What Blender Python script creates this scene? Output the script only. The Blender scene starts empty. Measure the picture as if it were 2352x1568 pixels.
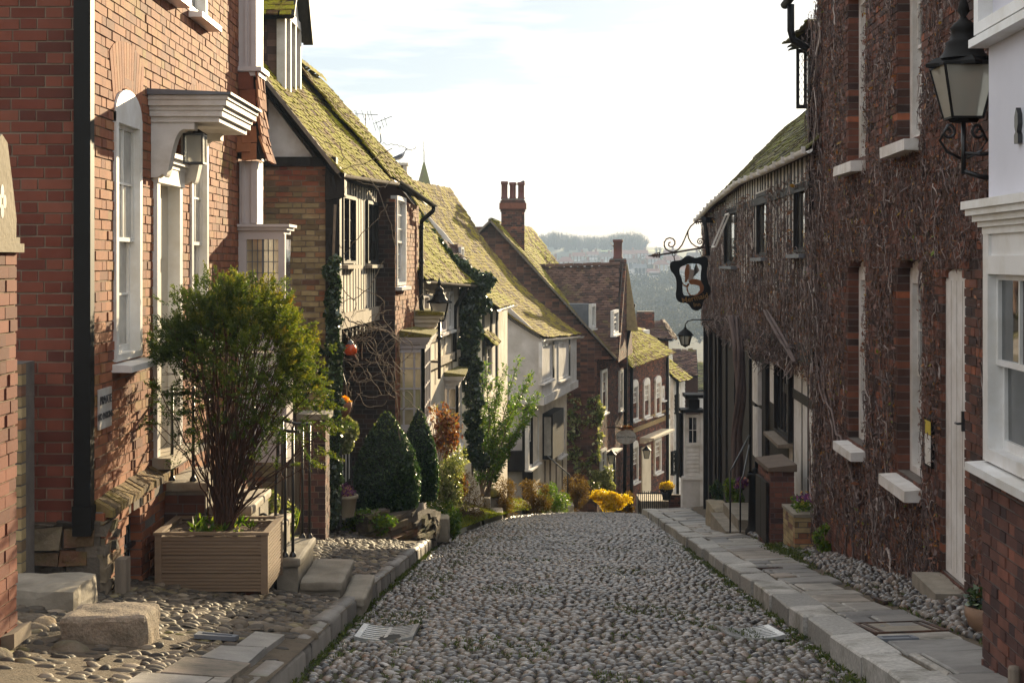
import bpy, math, random
import numpy as np
from mathutils import Vector, Matrix
RAD = math.radians
sc = bpy.context.scene
# ---------------------------------------------------------------- camera
FV, CX, HY = 3505.0, 1176.0, 600.0      # focal length, centre and horizon on a 2352 px wide plate
cam_d = bpy.data.cameras.new('camera'); cam = bpy.data.objects.new('camera', cam_d)
sc.collection.objects.link(cam); sc.camera = cam
cam.location = (0, 0, 0); cam.rotation_euler = (RAD(90), 0, 0)
cam_d.sensor_width = 36; cam_d.lens = 36*FV/2352; cam_d.shift_y = -(784-HY)/2352
cam_d.clip_start = .1; cam_d.clip_end = 6000
# ---------------------------------------------------------------- sun and sky
SUN_AZ, SUN_EL = RAD(19), RAD(12.4)      # clockwise from +Y, above the horizon
sd = Vector((math.sin(SUN_AZ)*math.cos(SUN_EL), math.cos(SUN_AZ)*math.cos(SUN_EL), math.sin(SUN_EL)))
ld = bpy.data.lights.new('sun', 'SUN'); lo = bpy.data.objects.new('sun', ld); sc.collection.objects.link(lo)
ld.energy = 5.0; ld.angle = RAD(.55); ld.color = (1, .80, .50)
lo.rotation_euler = sd.to_track_quat('Z', 'Y').to_euler()
w = bpy.data.worlds.new('World'); sc.world = w; w.use_nodes = True
wt = w.node_tree; bg = wt.nodes['Background']
sky = wt.nodes.new('ShaderNodeTexSky'); sky.sky_type = 'NISHITA'; sky.sun_disc = False
sky.sun_elevation = SUN_EL; sky.sun_rotation = SUN_AZ
sky.air_density = 1.0; sky.dust_density = .4; sky.ozone_density = 1.0
# thin streaky cloud laid over the blue
tc = wt.nodes.new('ShaderNodeTexCoord'); mp = wt.nodes.new('ShaderNodeMapping'); mp.inputs['Scale'].default_value = (1.6, 1.0, 13)
nz = wt.nodes.new('ShaderNodeTexNoise'); nz.inputs['Scale'].default_value = 2.3; nz.inputs['Detail'].default_value = 7; nz.inputs['Roughness'].default_value = .55
cr = wt.nodes.new('ShaderNodeValToRGB'); cr.color_ramp.elements[0].position = .36; cr.color_ramp.elements[1].position = .60
cr.color_ramp.elements[0].color = (0, 0, 0, 1); cr.color_ramp.elements[1].color = (1, 1, 1, 1)
mg = wt.nodes.new('ShaderNodeMix'); mg.data_type = 'RGBA'; mg.inputs[6].default_value = (5.4, 6.1, 7.0, 1); mg.inputs[7].default_value = (14.2, 13.7, 12.9, 1)
mx = wt.nodes.new('ShaderNodeMix'); mx.data_type = 'RGBA'; mx.inputs[0].default_value = .72
for a, b in ((tc.outputs['Generated'], mp.inputs[0]), (mp.outputs[0], nz.inputs['Vector']), (nz.outputs['Fac'], cr.inputs[0]), (cr.outputs[0], mg.inputs[0]), (mg.outputs[2], mx.inputs[7]), (sky.outputs[0], mx.inputs[6]), (mx.outputs[2], bg.inputs[0])):
    wt.links.new(a, b)
bg.inputs[1].default_value = .054
sc.view_settings.view_transform = 'Standard'; sc.view_settings.look = 'None'
sc.view_settings.exposure = 1.35; sc.view_settings.gamma = 1
sc.render.engine = 'CYCLES'
sc.cycles.use_denoising = True; sc.cycles.max_bounces = 6; sc.cycles.diffuse_bounces = 3; sc.cycles.glossy_bounces = 3
sc.cycles.transmission_bounces = 4; sc.cycles.transparent_max_bounces = 6; sc.cycles.volume_bounces = 0
sc.cycles.caustics_reflective = False; sc.cycles.caustics_refractive = False
sc.cycles.use_adaptive_sampling = True; sc.cycles.adaptive_threshold = .015
RNG = np.random.default_rng(7); random.seed(7)
def ru(a, b, n=None): return RNG.uniform(a, b, n)
# ---------------------------------------------------------------- materials
def mat(name):
    m = bpy.data.materials.new(name); m.use_nodes = True
    return m, m.node_tree, m.node_tree.nodes['Principled BSDF']
def _in(nt, sock, v):
    if v is None: return
    if hasattr(v, 'is_output'): nt.links.new(v, sock)
    else: sock.default_value = v if not isinstance(v, tuple) or len(v) != 3 or sock.type != 'RGBA' else (*v, 1)
def tco(nt, scale=(1, 1, 1), rot=(0, 0, 0)):
    t = nt.nodes.new('ShaderNodeTexCoord'); m = nt.nodes.new('ShaderNodeMapping')
    m.inputs['Scale'].default_value = scale; m.inputs['Rotation'].default_value = rot
    nt.links.new(t.outputs['Object'], m.inputs[0]); return m.outputs[0]
def noise(nt, scale, detail=4, rough=.55, vec=None, out='Fac'):
    n = nt.nodes.new('ShaderNodeTexNoise'); n.inputs['Scale'].default_value = scale; n.inputs['Detail'].default_value = detail
    n.inputs['Roughness'].default_value = rough; nt.links.new(vec or tco(nt), n.inputs['Vector']); return n.outputs[out]
def ramp(nt, fac, els):
    r = nt.nodes.new('ShaderNodeValToRGB'); e = r.color_ramp.elements
    while len(e) < len(els): e.new(.5)
    for x, (p, c) in zip(e, els): x.position = p; x.color = (c, c, c, 1) if not isinstance(c, tuple) else (*c, 1)
    nt.links.new(fac, r.inputs[0]); return r.outputs[0]
def mix(nt, fac, a, b, mode='MIX'):
    m = nt.nodes.new('ShaderNodeMix'); m.data_type = 'RGBA'; m.blend_type = mode
    _in(nt, m.inputs[0], fac); _in(nt, m.inputs[6], a); _in(nt, m.inputs[7], b); return m.outputs[2]
def mth(nt, op, a, b=None):
    m = nt.nodes.new('ShaderNodeMath'); m.operation = op; _in(nt, m.inputs[0], a)
    if b is not None: _in(nt, m.inputs[1], b)
    return m.outputs[0]
def attr(nt, n='rnd'):
    a = nt.nodes.new('ShaderNodeAttribute'); a.attribute_name = n; return a.outputs['Fac']
def bump(nt, b, h, strength=.5, dist=.01):
    n = nt.nodes.new('ShaderNodeBump'); n.inputs['Strength'].default_value = strength; n.inputs['Distance'].default_value = dist
    nt.links.new(h, n.inputs['Height']); nt.links.new(n.outputs[0], b.inputs['Normal'])
def simple(name, col, rough=.6, var=.25, ns=6, bmp=.15, bd=.006, bs=60, spec=.5, metal=0, dirt=None, dcol=(.05, .04, .03), stretch=(1, 1, 1)):
    m, nt, b = mat(name); v = tco(nt, stretch)
    n = noise(nt, ns, 5, .6, v)
    c = mix(nt, 1.0, col, ramp(nt, n, [(.25, 1-var), (.75, 1+var)]), 'MULTIPLY')
    if dirt: c = mix(nt, ramp(nt, noise(nt, dirt, 6, .65, v), [(.44, 0.), (.74, .8)]), c, dcol)
    nt.links.new(c, b.inputs['Base Color']); b.inputs['Roughness'].default_value = rough
    b.inputs['Specular IOR Level'].default_value = spec; b.inputs['Metallic'].default_value = metal
    if bmp: bump(nt, b, noise(nt, bs, 3, .6, v), bmp, bd)
    return m
def rnd_mat(name, els, rough=.8, var=.3, ns=8, moss=None, mcol=(.11, .10, .012), bmp=.4, bd=.004, bs=90, spec=.3, mth_=(.5, .62), low=None, lowcol=None):
    """colour per element from the 'rnd' attribute, weathered by noise; moss = scale of a moss growth noise"""
    m, nt, b = mat(name)
    c = ramp(nt, attr(nt), els)
    c = mix(nt, 1.0, c, ramp(nt, noise(nt, ns, 5, .65), [(.2, 1-var), (.8, 1+var)]), 'MULTIPLY')
    if low:   # a change of brick with height
        s = nt.nodes.new('ShaderNodeSeparateXYZ'); nt.links.new(tco(nt), s.inputs[0])
        h = mth(nt, 'ADD', s.outputs[2], mth(nt, 'MULTIPLY', mth(nt, 'SUBTRACT', noise(nt, 1.4, 3), .5), 1.3))
        h = mth(nt, 'ADD', h, mth(nt, 'MULTIPLY', mth(nt, 'SUBTRACT', attr(nt), .5), .9))
        k = nt.nodes.new('ShaderNodeMapRange'); k.inputs[1].default_value = low[0]; k.inputs[2].default_value = low[1]; nt.links.new(h, k.inputs[0])
        c = mix(nt, k.outputs[0], mix(nt, 1., ramp(nt, attr(nt), lowcol), ramp(nt, noise(nt, ns, 5, .65), [(.2, 1-var), (.8, 1+var)]), 'MULTIPLY'), c)
    if moss:
        k = ramp(nt, mth(nt, 'ADD', mth(nt, 'MULTIPLY', noise(nt, moss, 6, .7), .8), mth(nt, 'MULTIPLY', attr(nt), .2)), [(mth_[0], 0.), (mth_[1], 1.)])
        mc = mix(nt, ramp(nt, noise(nt, 23, 3), [(.35, 0.), (.65, 1.)]), mcol, tuple(x*1.7 for x in mcol))
        c = mix(nt, k, c, mc)
    nt.links.new(c, b.inputs['Base Color']); b.inputs['Roughness'].default_value = rough; b.inputs['Specular IOR Level'].default_value = spec
    if bmp: bump(nt, b, noise(nt, bs, 4, .7), bmp, bd)
    return m
def leaf_mat(name, els, rough=.45, trans=.35, spec=.4):
    m, nt, b = mat(name)
    c = ramp(nt, attr(nt), els)
    nt.links.new(c, b.inputs['Base Color']); b.inputs['Roughness'].default_value = rough; b.inputs['Specular IOR Level'].default_value = spec
    if trans:
        t = nt.nodes.new('ShaderNodeBsdfTranslucent'); s = nt.nodes.new('ShaderNodeMixShader'); s.inputs[0].default_value = trans
        nt.links.new(mix(nt, 1., c, (1.6, 1.7, .9), 'MULTIPLY'), t.inputs[0])
        nt.links.new(b.outputs[0], s.inputs[1]); nt.links.new(t.outputs[0], s.inputs[2])
        nt.links.new(s.outputs[0], nt.nodes['Material Output'].inputs[0])
    return m
def glass_mat(name, col, rough=.04, spec=.8):
    m, nt, b = mat(name)
    c = mix(nt, ramp(nt, noise(nt, 3.5, 3), [(.35, 0.), (.7, 1.)]), col, tuple(x*.55 for x in col))
    nt.links.new(c, b.inputs['Base Color']); b.inputs['Roughness'].default_value = rough; b.inputs['Specular IOR Level'].default_value = spec; b.inputs['IOR'].default_value = 1.9
    bump(nt, b, noise(nt, 2.2, 2), .12, .03); return m
# ---------------------------------------------------------------- mesh builder
Z3 = np.array((0., 0., 1.))
def unit(a): a = np.asarray(a, float); return a/np.maximum(np.linalg.norm(a, axis=-1, keepdims=True), 1e-9)
BOXV = np.array([(x, y, z) for x in (-1, 1) for y in (-1, 1) for z in (-1, 1)], float)
BOXF = np.array([(0, 1, 3, 2), (4, 6, 7, 5), (0, 4, 5, 1), (2, 3, 7, 6), (0, 2, 6, 4), (1, 5, 7, 3)])
class MB:
    def __init__(s): s.v = []; s.lo = []; s.sz = []; s.mi = []; s.r = []; s.sm = []; s.n = 0
    def add(s, V, F, m=0, r=None, smooth=False):
        """F: (k, n) array or a list of index tuples"""
        V = np.asarray(V, float).reshape(-1, 3)
        if isinstance(F, np.ndarray):
            lo = F.reshape(-1); sz = np.full(len(F), F.shape[1])
        else:
            lo = np.array([i for f in F for i in f]); sz = np.array([len(f) for f in F])
        s.lo.append(lo+s.n); s.sz.append(sz); s.mi.append(np.full(len(sz), m)); s.sm.append(np.full(len(sz), smooth))
        s.r.append(np.full(len(V), RNG.uniform() if r is None else r) if np.ndim(r) == 0 else np.asarray(r)); s.v.append(V); s.n += len(V)
        return s
    def batch(s, T, F, V, m=0, r=None, smooth=False):
        """V (k, nv, 3) copies of a template with faces F"""
        k, nv = V.shape[:2]
        F = F[None]+(np.arange(k)*nv)[:, None, None] if isinstance(F, np.ndarray) else F
        r = RNG.uniform(size=k) if r is None else r
        return s.add(V.reshape(-1, 3), F.reshape(-1, F.shape[-1]), m, np.repeat(r, nv), smooth)
    def boxes(s, C, H, R, m=0, r=None):
        C = np.asarray(C, float); H = np.asarray(H, float); k = len(C)
        if k == 0: return s
        L = BOXV[None]*np.broadcast_to(H, (k, 3))[:, None]
        R = np.asarray(R, float)                    # rows of R are the axes
        W = np.einsum('kij,kjl->kil', L, np.broadcast_to(R, (k, 3, 3)))+C[:, None]
        return s.batch(None, BOXF, W, m, r)
    def hexa(s, p, m=0, r=None): return s.add(p, BOXF, m, r)
    def box(s, fr, u0, u1, z0, z1, d0, d1, m=0, r=None):
        return s.hexa([fr.p(u, z, d) for u in (u0, u1) for d in (d1, d0) for z in (z0, z1)], m, r)
    def quad(s, *p, m=0, r=None): return s.add(p, [tuple(range(len(p)))], m, r)
    def prism(s, fr, poly, d0, d1, m=0, r=None, smooth=False):
        """poly of (u, z) in frame, counter-clockwise seen from outside"""
        a = 0.
        for i in range(len(poly)): a += poly[i-1][0]*poly[i][1]-poly[i][0]*poly[i-1][1]
        if a < 0: poly = poly[::-1]
        n = len(poly); V = [fr.p(u, z, d1) for u, z in poly]+[fr.p(u, z, d0) for u, z in poly]
        F = [tuple(range(n)), tuple(range(2*n-1, n-1, -1))]+[(i, i+n, (i+1) % n+n, (i+1) % n) for i in range(n)]
        return s.add(V, F, m, r)
    def bar(s, a, b, w, h=None, m=0, up=(0, 0, 1), r=None):
        a = np.array(a, float); b = np.array(b, float); x = unit(b-a); up = np.array(up, float)
        if abs(x@up) > .98: up = np.array((0, 1., 0))
        y = unit(np.cross(up, x)); z = np.cross(x, y); h = h or w
        return s.boxes([(a+b)/2], [(np.linalg.norm(b-a)/2, w/2, h/2)], np.array([x, y, z]), m, r if r is None else np.array([r]))
    def tube(s, P, rad, k=6, m=0, r=None, caps=True, smooth=True):
        P = np.asarray(P, float); n = len(P); rad = np.broadcast_to(np.asarray(rad, float), (n,))
        T = unit(np.gradient(P, axis=0)); a = np.array((.31, .17, .93)) if abs(T[0][2]) < .9 else np.array((1., .2, 0))
        A = unit(np.cross(T, a)); B = np.cross(T, A); th = np.arange(k)*2*math.pi/k
        V = P[:, None]+rad[:, None, None]*(np.cos(th)[None, :, None]*A[:, None]+np.sin(th)[None, :, None]*B[:, None])
        i = np.arange(n-1)[:, None]*k; j = np.arange(k)[None]; j2 = (j+1) % k
        F = np.stack([i+j, i+j2, i+k+j2, i+k+j], -1).reshape(-1, 4)
        s.add(V.reshape(-1, 3), F, m, r, smooth)
        if caps: s.sz.append(np.array([k, k])); s.lo.append(np.concatenate([np.arange(k)[::-1], np.arange(k)+(n-1)*k])+s.n-n*k); s.mi.append(np.array([m, m])); s.sm.append(np.array([False, False]))
        return s
    def lathe(s, c, prof, k=16, m=0, r=None, smooth=True, sx=1, sy=1):
        """prof: (radius, z) from bottom to top"""
        c = np.asarray(c, float); th = np.arange(k)*2*math.pi/k; pr = np.array(prof, float); n = len(pr)
        V = np.stack([pr[:, :1]*np.cos(th)*sx, pr[:, :1]*np.sin(th)*sy, np.repeat(pr[:, 1:], k, 1)], -1)+c
        i = np.arange(n-1)[:, None]*k; j = np.arange(k)[None]; j2 = (j+1) % k
        F = np.stack([i+j, i+j2, i+k+j2, i+k+j], -1).reshape(-1, 4)
        return s.add(V.reshape(-1, 3), F, m, r, smooth)
    def grid(s, V, m=0, r=None, smooth=True, flip=False):
        """V (a, b, 3)"""
        a, b = V.shape[:2]; i = np.arange(a-1)[:, None]*b; j = np.arange(b-1)[None]
        F = np.stack([i+j, i+b+j, i+b+j+1, i+j+1], -1).reshape(-1, 4)
        return s.add(V.reshape(-1, 3), F[:, ::-1] if flip else F, m, r, smooth)
    def leaves(s, C, U, V, m=0, r=None):
        """rhombic leaves, U half length, V half width"""
        W = np.stack([C-U, C-.15*U+V, C+U, C-.15*U-V], 1)
        return s.batch(None, np.array([[0, 1, 2, 3]]), W, m, r)
    def build(s, name, mats, parent=None):
        me = bpy.data.meshes.new(name); V = np.concatenate(s.v); lo = np.concatenate(s.lo); sz = np.concatenate(s.sz)
        off = np.zeros(3) if parent is None else np.array(world_loc(parent))
        if parent is None:
            off = np.array(((V[:, 0].min()+V[:, 0].max())/2, (V[:, 1].min()+V[:, 1].max())/2, V[:, 2].min())) if s.local else off
        me.vertices.add(len(V)); me.vertices.foreach_set('co', V.astype(np.float32).ravel())
        me.loops.add(len(lo)); me.loops.foreach_set('vertex_index', lo.astype(np.int32))
        me.polygons.add(len(sz)); st = np.concatenate([[0], np.cumsum(sz)[:-1]])
        me.polygons.foreach_set('loop_start', st.astype(np.int32))
        me.polygons.foreach_set('material_index', np.concatenate(s.mi).astype(np.int32))
        me.polygons.foreach_set('use_smooth', np.concatenate(s.sm).astype(bool))
        a = me.attributes.new('rnd', 'FLOAT', 'POINT'); a.data.foreach_set('value', np.concatenate(s.r).astype(np.float32))
        for m in (mats if isinstance(mats, (list, tuple)) else [mats]): me.materials.append(m)
        me.update(calc_edges=True)
        o = bpy.data.objects.new(name, me); sc.collection.objects.link(o)
        if parent is not None: o.parent = parent; o.location = -Vector(world_loc(parent))
        return o
    local = False
def world_loc(o):
    l = Vector((0, 0, 0))
    while o is not None: l = l+o.location; o = o.parent
    return l
def tag(o, label=None, cat=None, group=None, kind=None):
    for k, v in (('label', label), ('category', cat), ('group', group), ('kind', kind)):
        if v: o[k] = v
    return o
def thing(name, loc, label, cat, group=None):
    o = bpy.data.objects.new(name, None); sc.collection.objects.link(o); o.location = loc; o.empty_display_size = .2
    return tag(o, label, cat, group)
# ---------------------------------------------------------------- frames
def P(x, y, Y): return np.array(((x-CX)/FV*Y, Y, (HY-y)/FV*Y))
class Frame:
    """a vertical plane: origin, horizontal axis u, up, outward normal n"""
    def __init__(s, o, u):
        s.o = np.array(o, float); s.u = unit(np.array((u[0], u[1], 0), float)); s.n = np.cross(s.u, Z3)
        s.R = np.array([s.u, s.n, Z3])
    def p(s, u, z, d=0): return s.o*(1, 1, 0)+s.u*u+s.n*d+Z3*z
    def pts(s, U, Zs, D): return s.o*(1, 1, 0)+np.outer(U, s.u)+np.outer(D, s.n)+np.outer(Zs, Z3)
    def uz(s, x, y, d=0):
        r = np.array(((x-CX)/FV, 1, (HY-y)/FV)); o = s.o+s.n*d
        t = (s.n@(o*(1, 1, 0)))/(s.n@(r*(1, 1, 0))); q = r*t
        return float(s.u@(q-o)), float(q[2])
    def U(s, x, d=0): return s.uz(x, 600, d)[0]
    def shift(s, d): return Frame(s.o+s.n*d, s.u)
def smooth_noise(x, y, seed=0):
    return np.sin(x*1.7+seed)*np.cos(y*1.3+seed*2.1)*.5+np.sin(x*3.9+y*2.7+seed*3)*.25+np.cos(x*.6-y*3.1+seed)*.25
# ---------------------------------------------------------------- the materials
BR = [(0, (.15, .055, .034)), (.2, (.235, .082, .043)), (.5, (.275, .098, .047)), (.75, (.31, .118, .056)), (.92, (.34, .15, .075)), (1, (.21, .10, .06))]
M_brick = rnd_mat('brick_red', BR, .85, .3, 7, moss=1.1, mcol=(.16, .10, .022), mth_=(.56, .72))
M_brick_shade = rnd_mat('brick_red_shaded', [(0, (.10, .030, .020)), (.5, (.17, .045, .026)), (1, (.23, .075, .045))], .85, .22, 5)  # darker copy of the red brick, with shade put into its colour
M_brick_old = rnd_mat('brick_old', [(0, (.09, .035, .03)), (.3, (.26, .07, .04)), (.6, (.30, .10, .05)), (.8, (.16, .11, .07)), (1, (.34, .15, .08))], .9, .35, 7, low=(.45, .95),
    lowcol=[(0, (.15, .10, .06)), (.25, (.32, .24, .12)), (.55, (.42, .32, .17)), (.78, (.28, .20, .11)), (.88, (.33, .13, .06)), (1, (.13, .08, .06))])
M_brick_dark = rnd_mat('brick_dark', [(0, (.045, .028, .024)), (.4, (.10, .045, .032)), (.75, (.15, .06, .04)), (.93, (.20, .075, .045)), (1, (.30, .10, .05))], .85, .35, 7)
M_brick_brown = rnd_mat('brick_brown', [(0, (.06, .035, .028)), (.5, (.12, .06, .042)), (.9, (.18, .085, .055)), (1, (.24, .10, .06))], .9, .35, 7)
M_brick_deepshade = rnd_mat('brick_deep_shade', [(0, (.025, .018, .016)), (.5, (.055, .032, .026)), (1, (.09, .045, .034))], .9, .35, 7)  # very dark brick; shade of the jetty recess put into its colour
M_brick_pav = rnd_mat('brick_bay', [(0, (.05, .03, .03)), (.4, (.11, .05, .04)), (.8, (.17, .075, .055)), (1, (.24, .09, .06))], .8, .35, 7)
M_mortar = simple('mortar', (.25, .19, .14), .95, .3, 9, .5, .006, 70)
M_mortar_warm = simple('mortar_warm', (.22, .15, .095), .95, .35, 6, .5, .006, 70)
M_mortar_dark = simple('mortar_dark', (.14, .12, .105), .95, .3, 9, .4, .006, 70)
M_tile_moss = rnd_mat('tile_moss', [(0, (.09, .045, .02)), (.5, (.16, .085, .03)), (1, (.23, .11, .045))], .95, .35, 5, moss=2.4, mcol=(.205, .185, .008), mth_=(.40, .53), bmp=.8, bd=.012, bs=45)
M_tile_mid = rnd_mat('tile_lichen', [(0, (.075, .045, .02)), (.5, (.135, .08, .03)), (1, (.20, .11, .042))], .95, .35, 5, moss=2.0, mcol=(.20, .155, .009), mth_=(.41, .56), bmp=.8, bd=.012, bs=45)
M_tile_dark = rnd_mat('tile_brown', [(0, (.055, .035, .03)), (.5, (.11, .06, .045)), (1, (.17, .10, .075))], .9, .35, 6, moss=.8, mcol=(.07, .07, .015), mth_=(.56, .74))
M_tile_red = rnd_mat('tile_hung_red', [(0, (.16, .05, .03)), (.5, (.26, .085, .04)), (1, (.34, .14, .06))], .9, .3, 6)
M_tile_inn = rnd_mat('tile_grey_green', [(0, (.07, .065, .04)), (.5, (.14, .12, .07)), (1, (.21, .17, .11))], .9, .35, 6, moss=1.2, mcol=(.14, .15, .03), mth_=(.45, .65))
M_white = simple('white_paint', (.78, .77, .76), .35, .06, 4, .05, .002, 30, dirt=2.5, dcol=(.55, .5, .42))
M_white_old = simple('old_limewash', (.72, .69, .66), .7, .12, 5, .35, .006, 25, dirt=2.2, dcol=(.42, .36, .28))
M_cream = simple('cream_paint', (.74, .66, .52), .4, .08, 4, .05, .002, 30, dirt=2.0, dcol=(.5, .42, .3))
M_mauve = simple('mauve_white_paint', (.55, .50, .50), .45, .08, 4, .05, .002, 30)
M_plaster = simple('plaster_grey', (.60, .57, .55), .85, .16, 2.2, .4, .008, 18, dirt=1.3, dcol=(.36, .33, .28))
M_plaster_warm = simple('plaster_warm', (.74, .66, .54), .85, .14, 2.2, .4, .008, 18, dirt=1.5, dcol=(.45, .36, .25))
M_plaster_lilac = simple('render_lilac', (.66, .66, .73), .6, .06, 2, .15, .004, 14)
M_timber = simple('black_timber', (.013, .011, .010), .65, .4, 8, .5, .006, 22, spec=.3, stretch=(3, 3, .4), dirt=3, dcol=(.04, .032, .025))
M_timber_pale = simple('weathered_timber', (.40, .33, .25), .8, .35, 7, .6, .008, 25, stretch=(3, 3, .35), dirt=3.5, dcol=(.10, .08, .06))
M_oak = simple('grey_oak', (.20, .16, .12), .8, .35, 7, .6, .008, 25, stretch=(3, 3, .35))
M_iron = simple('black_iron', (.014, .014, .016), .38, .3, 12, .25, .003, 50, spec=.6)
M_iron_rust = simple('rusted_iron', (.03, .018, .012), .6, .4, 12, .4, .003, 50, dirt=6, dcol=(.12, .04, .015))
M_blackpaint = simple('black_gloss_paint', (.010, .009, .008), .6, .2, 6, .1, .002, 30, spec=.18)
M_lead = simple('lead_sheet', (.13, .14, .16), .55, .25, 5, .2, .004, 20)
M_stone = simple('york_stone', (.27, .235, .185), .8, .25, 5, .45, .008, 35, dirt=2.2, dcol=(.12, .10, .07))
M_stone_pale = simple('pale_step_stone', (.42, .36, .28), .8, .22, 5, .45, .008, 35, dirt=2, dcol=(.18, .14, .09))
M_stone_cap = simple('sandstone_cap', (.30, .25, .17), .9, .3, 5, .6, .01, 30, dirt=2.5, dcol=(.12, .10, .07))
M_conglomerate = simple('pebbly_concrete', (.27, .21, .15), .9, .4, 45, .9, .012, 60, dirt=5, dcol=(.10, .085, .06))
M_rubble = rnd_mat('rubble_stone', [(0, (.07, .06, .05)), (.4, (.15, .12, .09)), (.7, (.22, .17, .11)), (1, (.19, .08, .05))], .95, .4, 6, moss=1.6, mcol=(.05, .055, .015), mth_=(.5, .7), bmp=.8, bd=.02, bs=25)
M_coping = rnd_mat('mossy_coping_brick', [(0, (.10, .07, .04)), (.5, (.20, .14, .07)), (1, (.26, .17, .09))], .95, .35, 6, moss=2, mcol=(.13, .10, .02), mth_=(.45, .65), bmp=.8, bd=.015, bs=30)
M_granite = rnd_mat('granite_kerb', [(0, (.23, .22, .20)), (1, (.47, .445, .41))], .55, .55, 35, moss=2.2, mcol=(.09, .085, .06), mth_=(.52, .72), bmp=.5, bd=.006, bs=60)
M_kerb_old = rnd_mat('dark_kerb_stone', [(0, (.10, .09, .08)), (1, (.22, .195, .17))], .55, .3, 8, moss=2, mcol=(.05, .06, .02), mth_=(.62, .8), bmp=.6, bd=.008, bs=35)
M_flag = rnd_mat('flagstone', [(0, (.15, .145, .14)), (.4, (.25, .235, .215)), (.75, (.35, .32, .28)), (.9, (.28, .22, .17)), (1, (.09, .095, .11))], .5, .4, 5, moss=2.4, mcol=(.075, .07, .055), mth_=(.5, .7), bmp=.5, bd=.006, bs=40)
M_cobble = rnd_mat('cobble', [(0, (.03, .029, .031)), (.25, (.065, .056, .050)), (.5, (.105, .088, .073)), (.75, (.15, .123, .10)), (.9, (.20, .165, .135)), (.96, (.17, .105, .07)), (1, (.34, .31, .28))], .30, .3, 30, bmp=.25, bd=.003, bs=120, spec=.6)
M_cobble_warm = rnd_mat('cobble_warm', [(0, (.04, .034, .028)), (.35, (.085, .07, .055)), (.75, (.15, .118, .085)), (1, (.28, .225, .165))], .66, .3, 25, moss=1.3, mcol=(.10, .085, .02), mth_=(.56, .72), bmp=.3, bd=.003, bs=120, spec=.25)
def _soil():
    m, nt, b = mat('mossy_joint_earth'); n = noise(nt, 1.1, 6, .7); f = noise(nt, 40, 3)
    c = mix(nt, ramp(nt, f, [(.3, 0.), (.7, 1.)]), (.022, .019, .014), (.055, .046, .034))
    g = mix(nt, ramp(nt, f, [(.3, 0.), (.7, 1.)]), (.04, .052, .010), (.085, .098, .018))
    c = mix(nt, ramp(nt, n, [(.42, 0.), (.58, 1.)]), c, g)
    nt.links.new(c, b.inputs['Base Color']); b.inputs['Roughness'].default_value = .9; b.inputs['Specular IOR Level'].default_value = .2
    bump(nt, b, f, .8, .02); return m
M_soil = _soil()
M_earth = simple('bare_earth', (.105, .078, .05), .95, .4, 9, .9, .02, 40, dirt=1.5, dcol=(.06, .05, .03))
M_compost = simple('planter_compost', (.10, .06, .035), .95, .5, 25, .9, .02, 60)
M_deck = simple('ribbed_softwood', (.21, .14, .085), .7, .25, 5, .4, .004, 50, stretch=(.6, .6, 6), dirt=2.5, dcol=(.16, .10, .055))
M_bark = simple('thuja_bark', (.075, .036, .022), .95, .4, 6, .9, .01, 18, stretch=(6, 6, .6))
M_twig = simple('dry_twig', (.20, .14, .09), .9, .3, 10, 0)
M_twig_pale = simple('pale_twig', (.20, .155, .11), .9, .3, 10, 0)
M_creep = rnd_mat('creeper_stem', [(0, (.07, .050, .046)), (.45, (.15, .11, .10)), (.8, (.27, .21, .19)), (1, (.52, .45, .41))], .85, .2, 10, bmp=0)
M_creepleaf = leaf_mat('creeper_leaf', [(0, (.085, .054, .050)), (.4, (.17, .105, .092)), (.62, (.24, .13, .10)), (.76, (.27, .10, .05)), (.88, (.36, .17, .04)), (.95, (.38, .26, .05)), (1, (.18, .23, .04))], .6, .2)
M_thuja = leaf_mat('thuja_leaf', [(0, (.020, .036, .010)), (.35, (.05, .08, .014)), (.6, (.11, .135, .018)), (.8, (.23, .20, .024)), (1, (.34, .17, .028))], .6, .42)
M_box = leaf_mat('box_leaf', [(0, (.014, .034, .014)), (.55, (.038, .080, .026)), (.85, (.075, .125, .035)), (1, (.19, .22, .06))], .38, .25)
M_boxcore = simple('box_hedge_core', (.010, .018, .009), .95, .4, 20, 0)
M_ivy = leaf_mat('ivy_leaf', [(0, (.012, .028, .014)), (.6, (.03, .06, .02)), (.9, (.06, .095, .03)), (1, (.14, .16, .05))], .3, .12, .6)
M_green = leaf_mat('fresh_leaf', [(0, (.035, .08, .010)), (.5, (.09, .16, .016)), (.85, (.17, .24, .025)), (1, (.27, .26, .04))], .45, .4)
M_grass = leaf_mat('joint_grass', [(0, (.03, .048, .012)), (.6, (.07, .095, .02)), (1, (.13, .14, .035))], .7, .3)
M_varieg = leaf_mat('variegated_leaf', [(0, (.06, .09, .02)), (.4, (.16, .19, .05)), (.8, (.36, .36, .15)), (1, (.55, .50, .30))], .4, .3)
M_red = leaf_mat('red_leaf', [(0, (.08, .025, .018)), (.4, (.17, .055, .03)), (.75, (.25, .11, .045)), (1, (.15, .16, .04))], .45, .4)
M_rust = leaf_mat('rust_heather', [(0, (.06, .035, .012)), (.5, (.15, .085, .02)), (1, (.26, .16, .03))], .7, .3)
M_yellow = leaf_mat('yellow_bloom', [(0, (.20, .17, .02)), (.35, (.62, .42, .015)), (1, (.80, .58, .03))], .6, .4)
M_mossgrass = leaf_mat('bank_grass', [(0, (.08, .11, .012)), (.5, (.16, .19, .02)), (1, (.28, .27, .035))], .7, .4)
M_glass = glass_mat('window_glass', (.03, .034, .038))
M_glass_pale = glass_mat('glass_over_blind', (.46, .44, .40), .05)
M_glass_warm = glass_mat('glass_over_cream_blind', (.60, .50, .32), .08)
M_glass_grey = glass_mat('old_glass_grey', (.16, .155, .14), .06)
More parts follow.
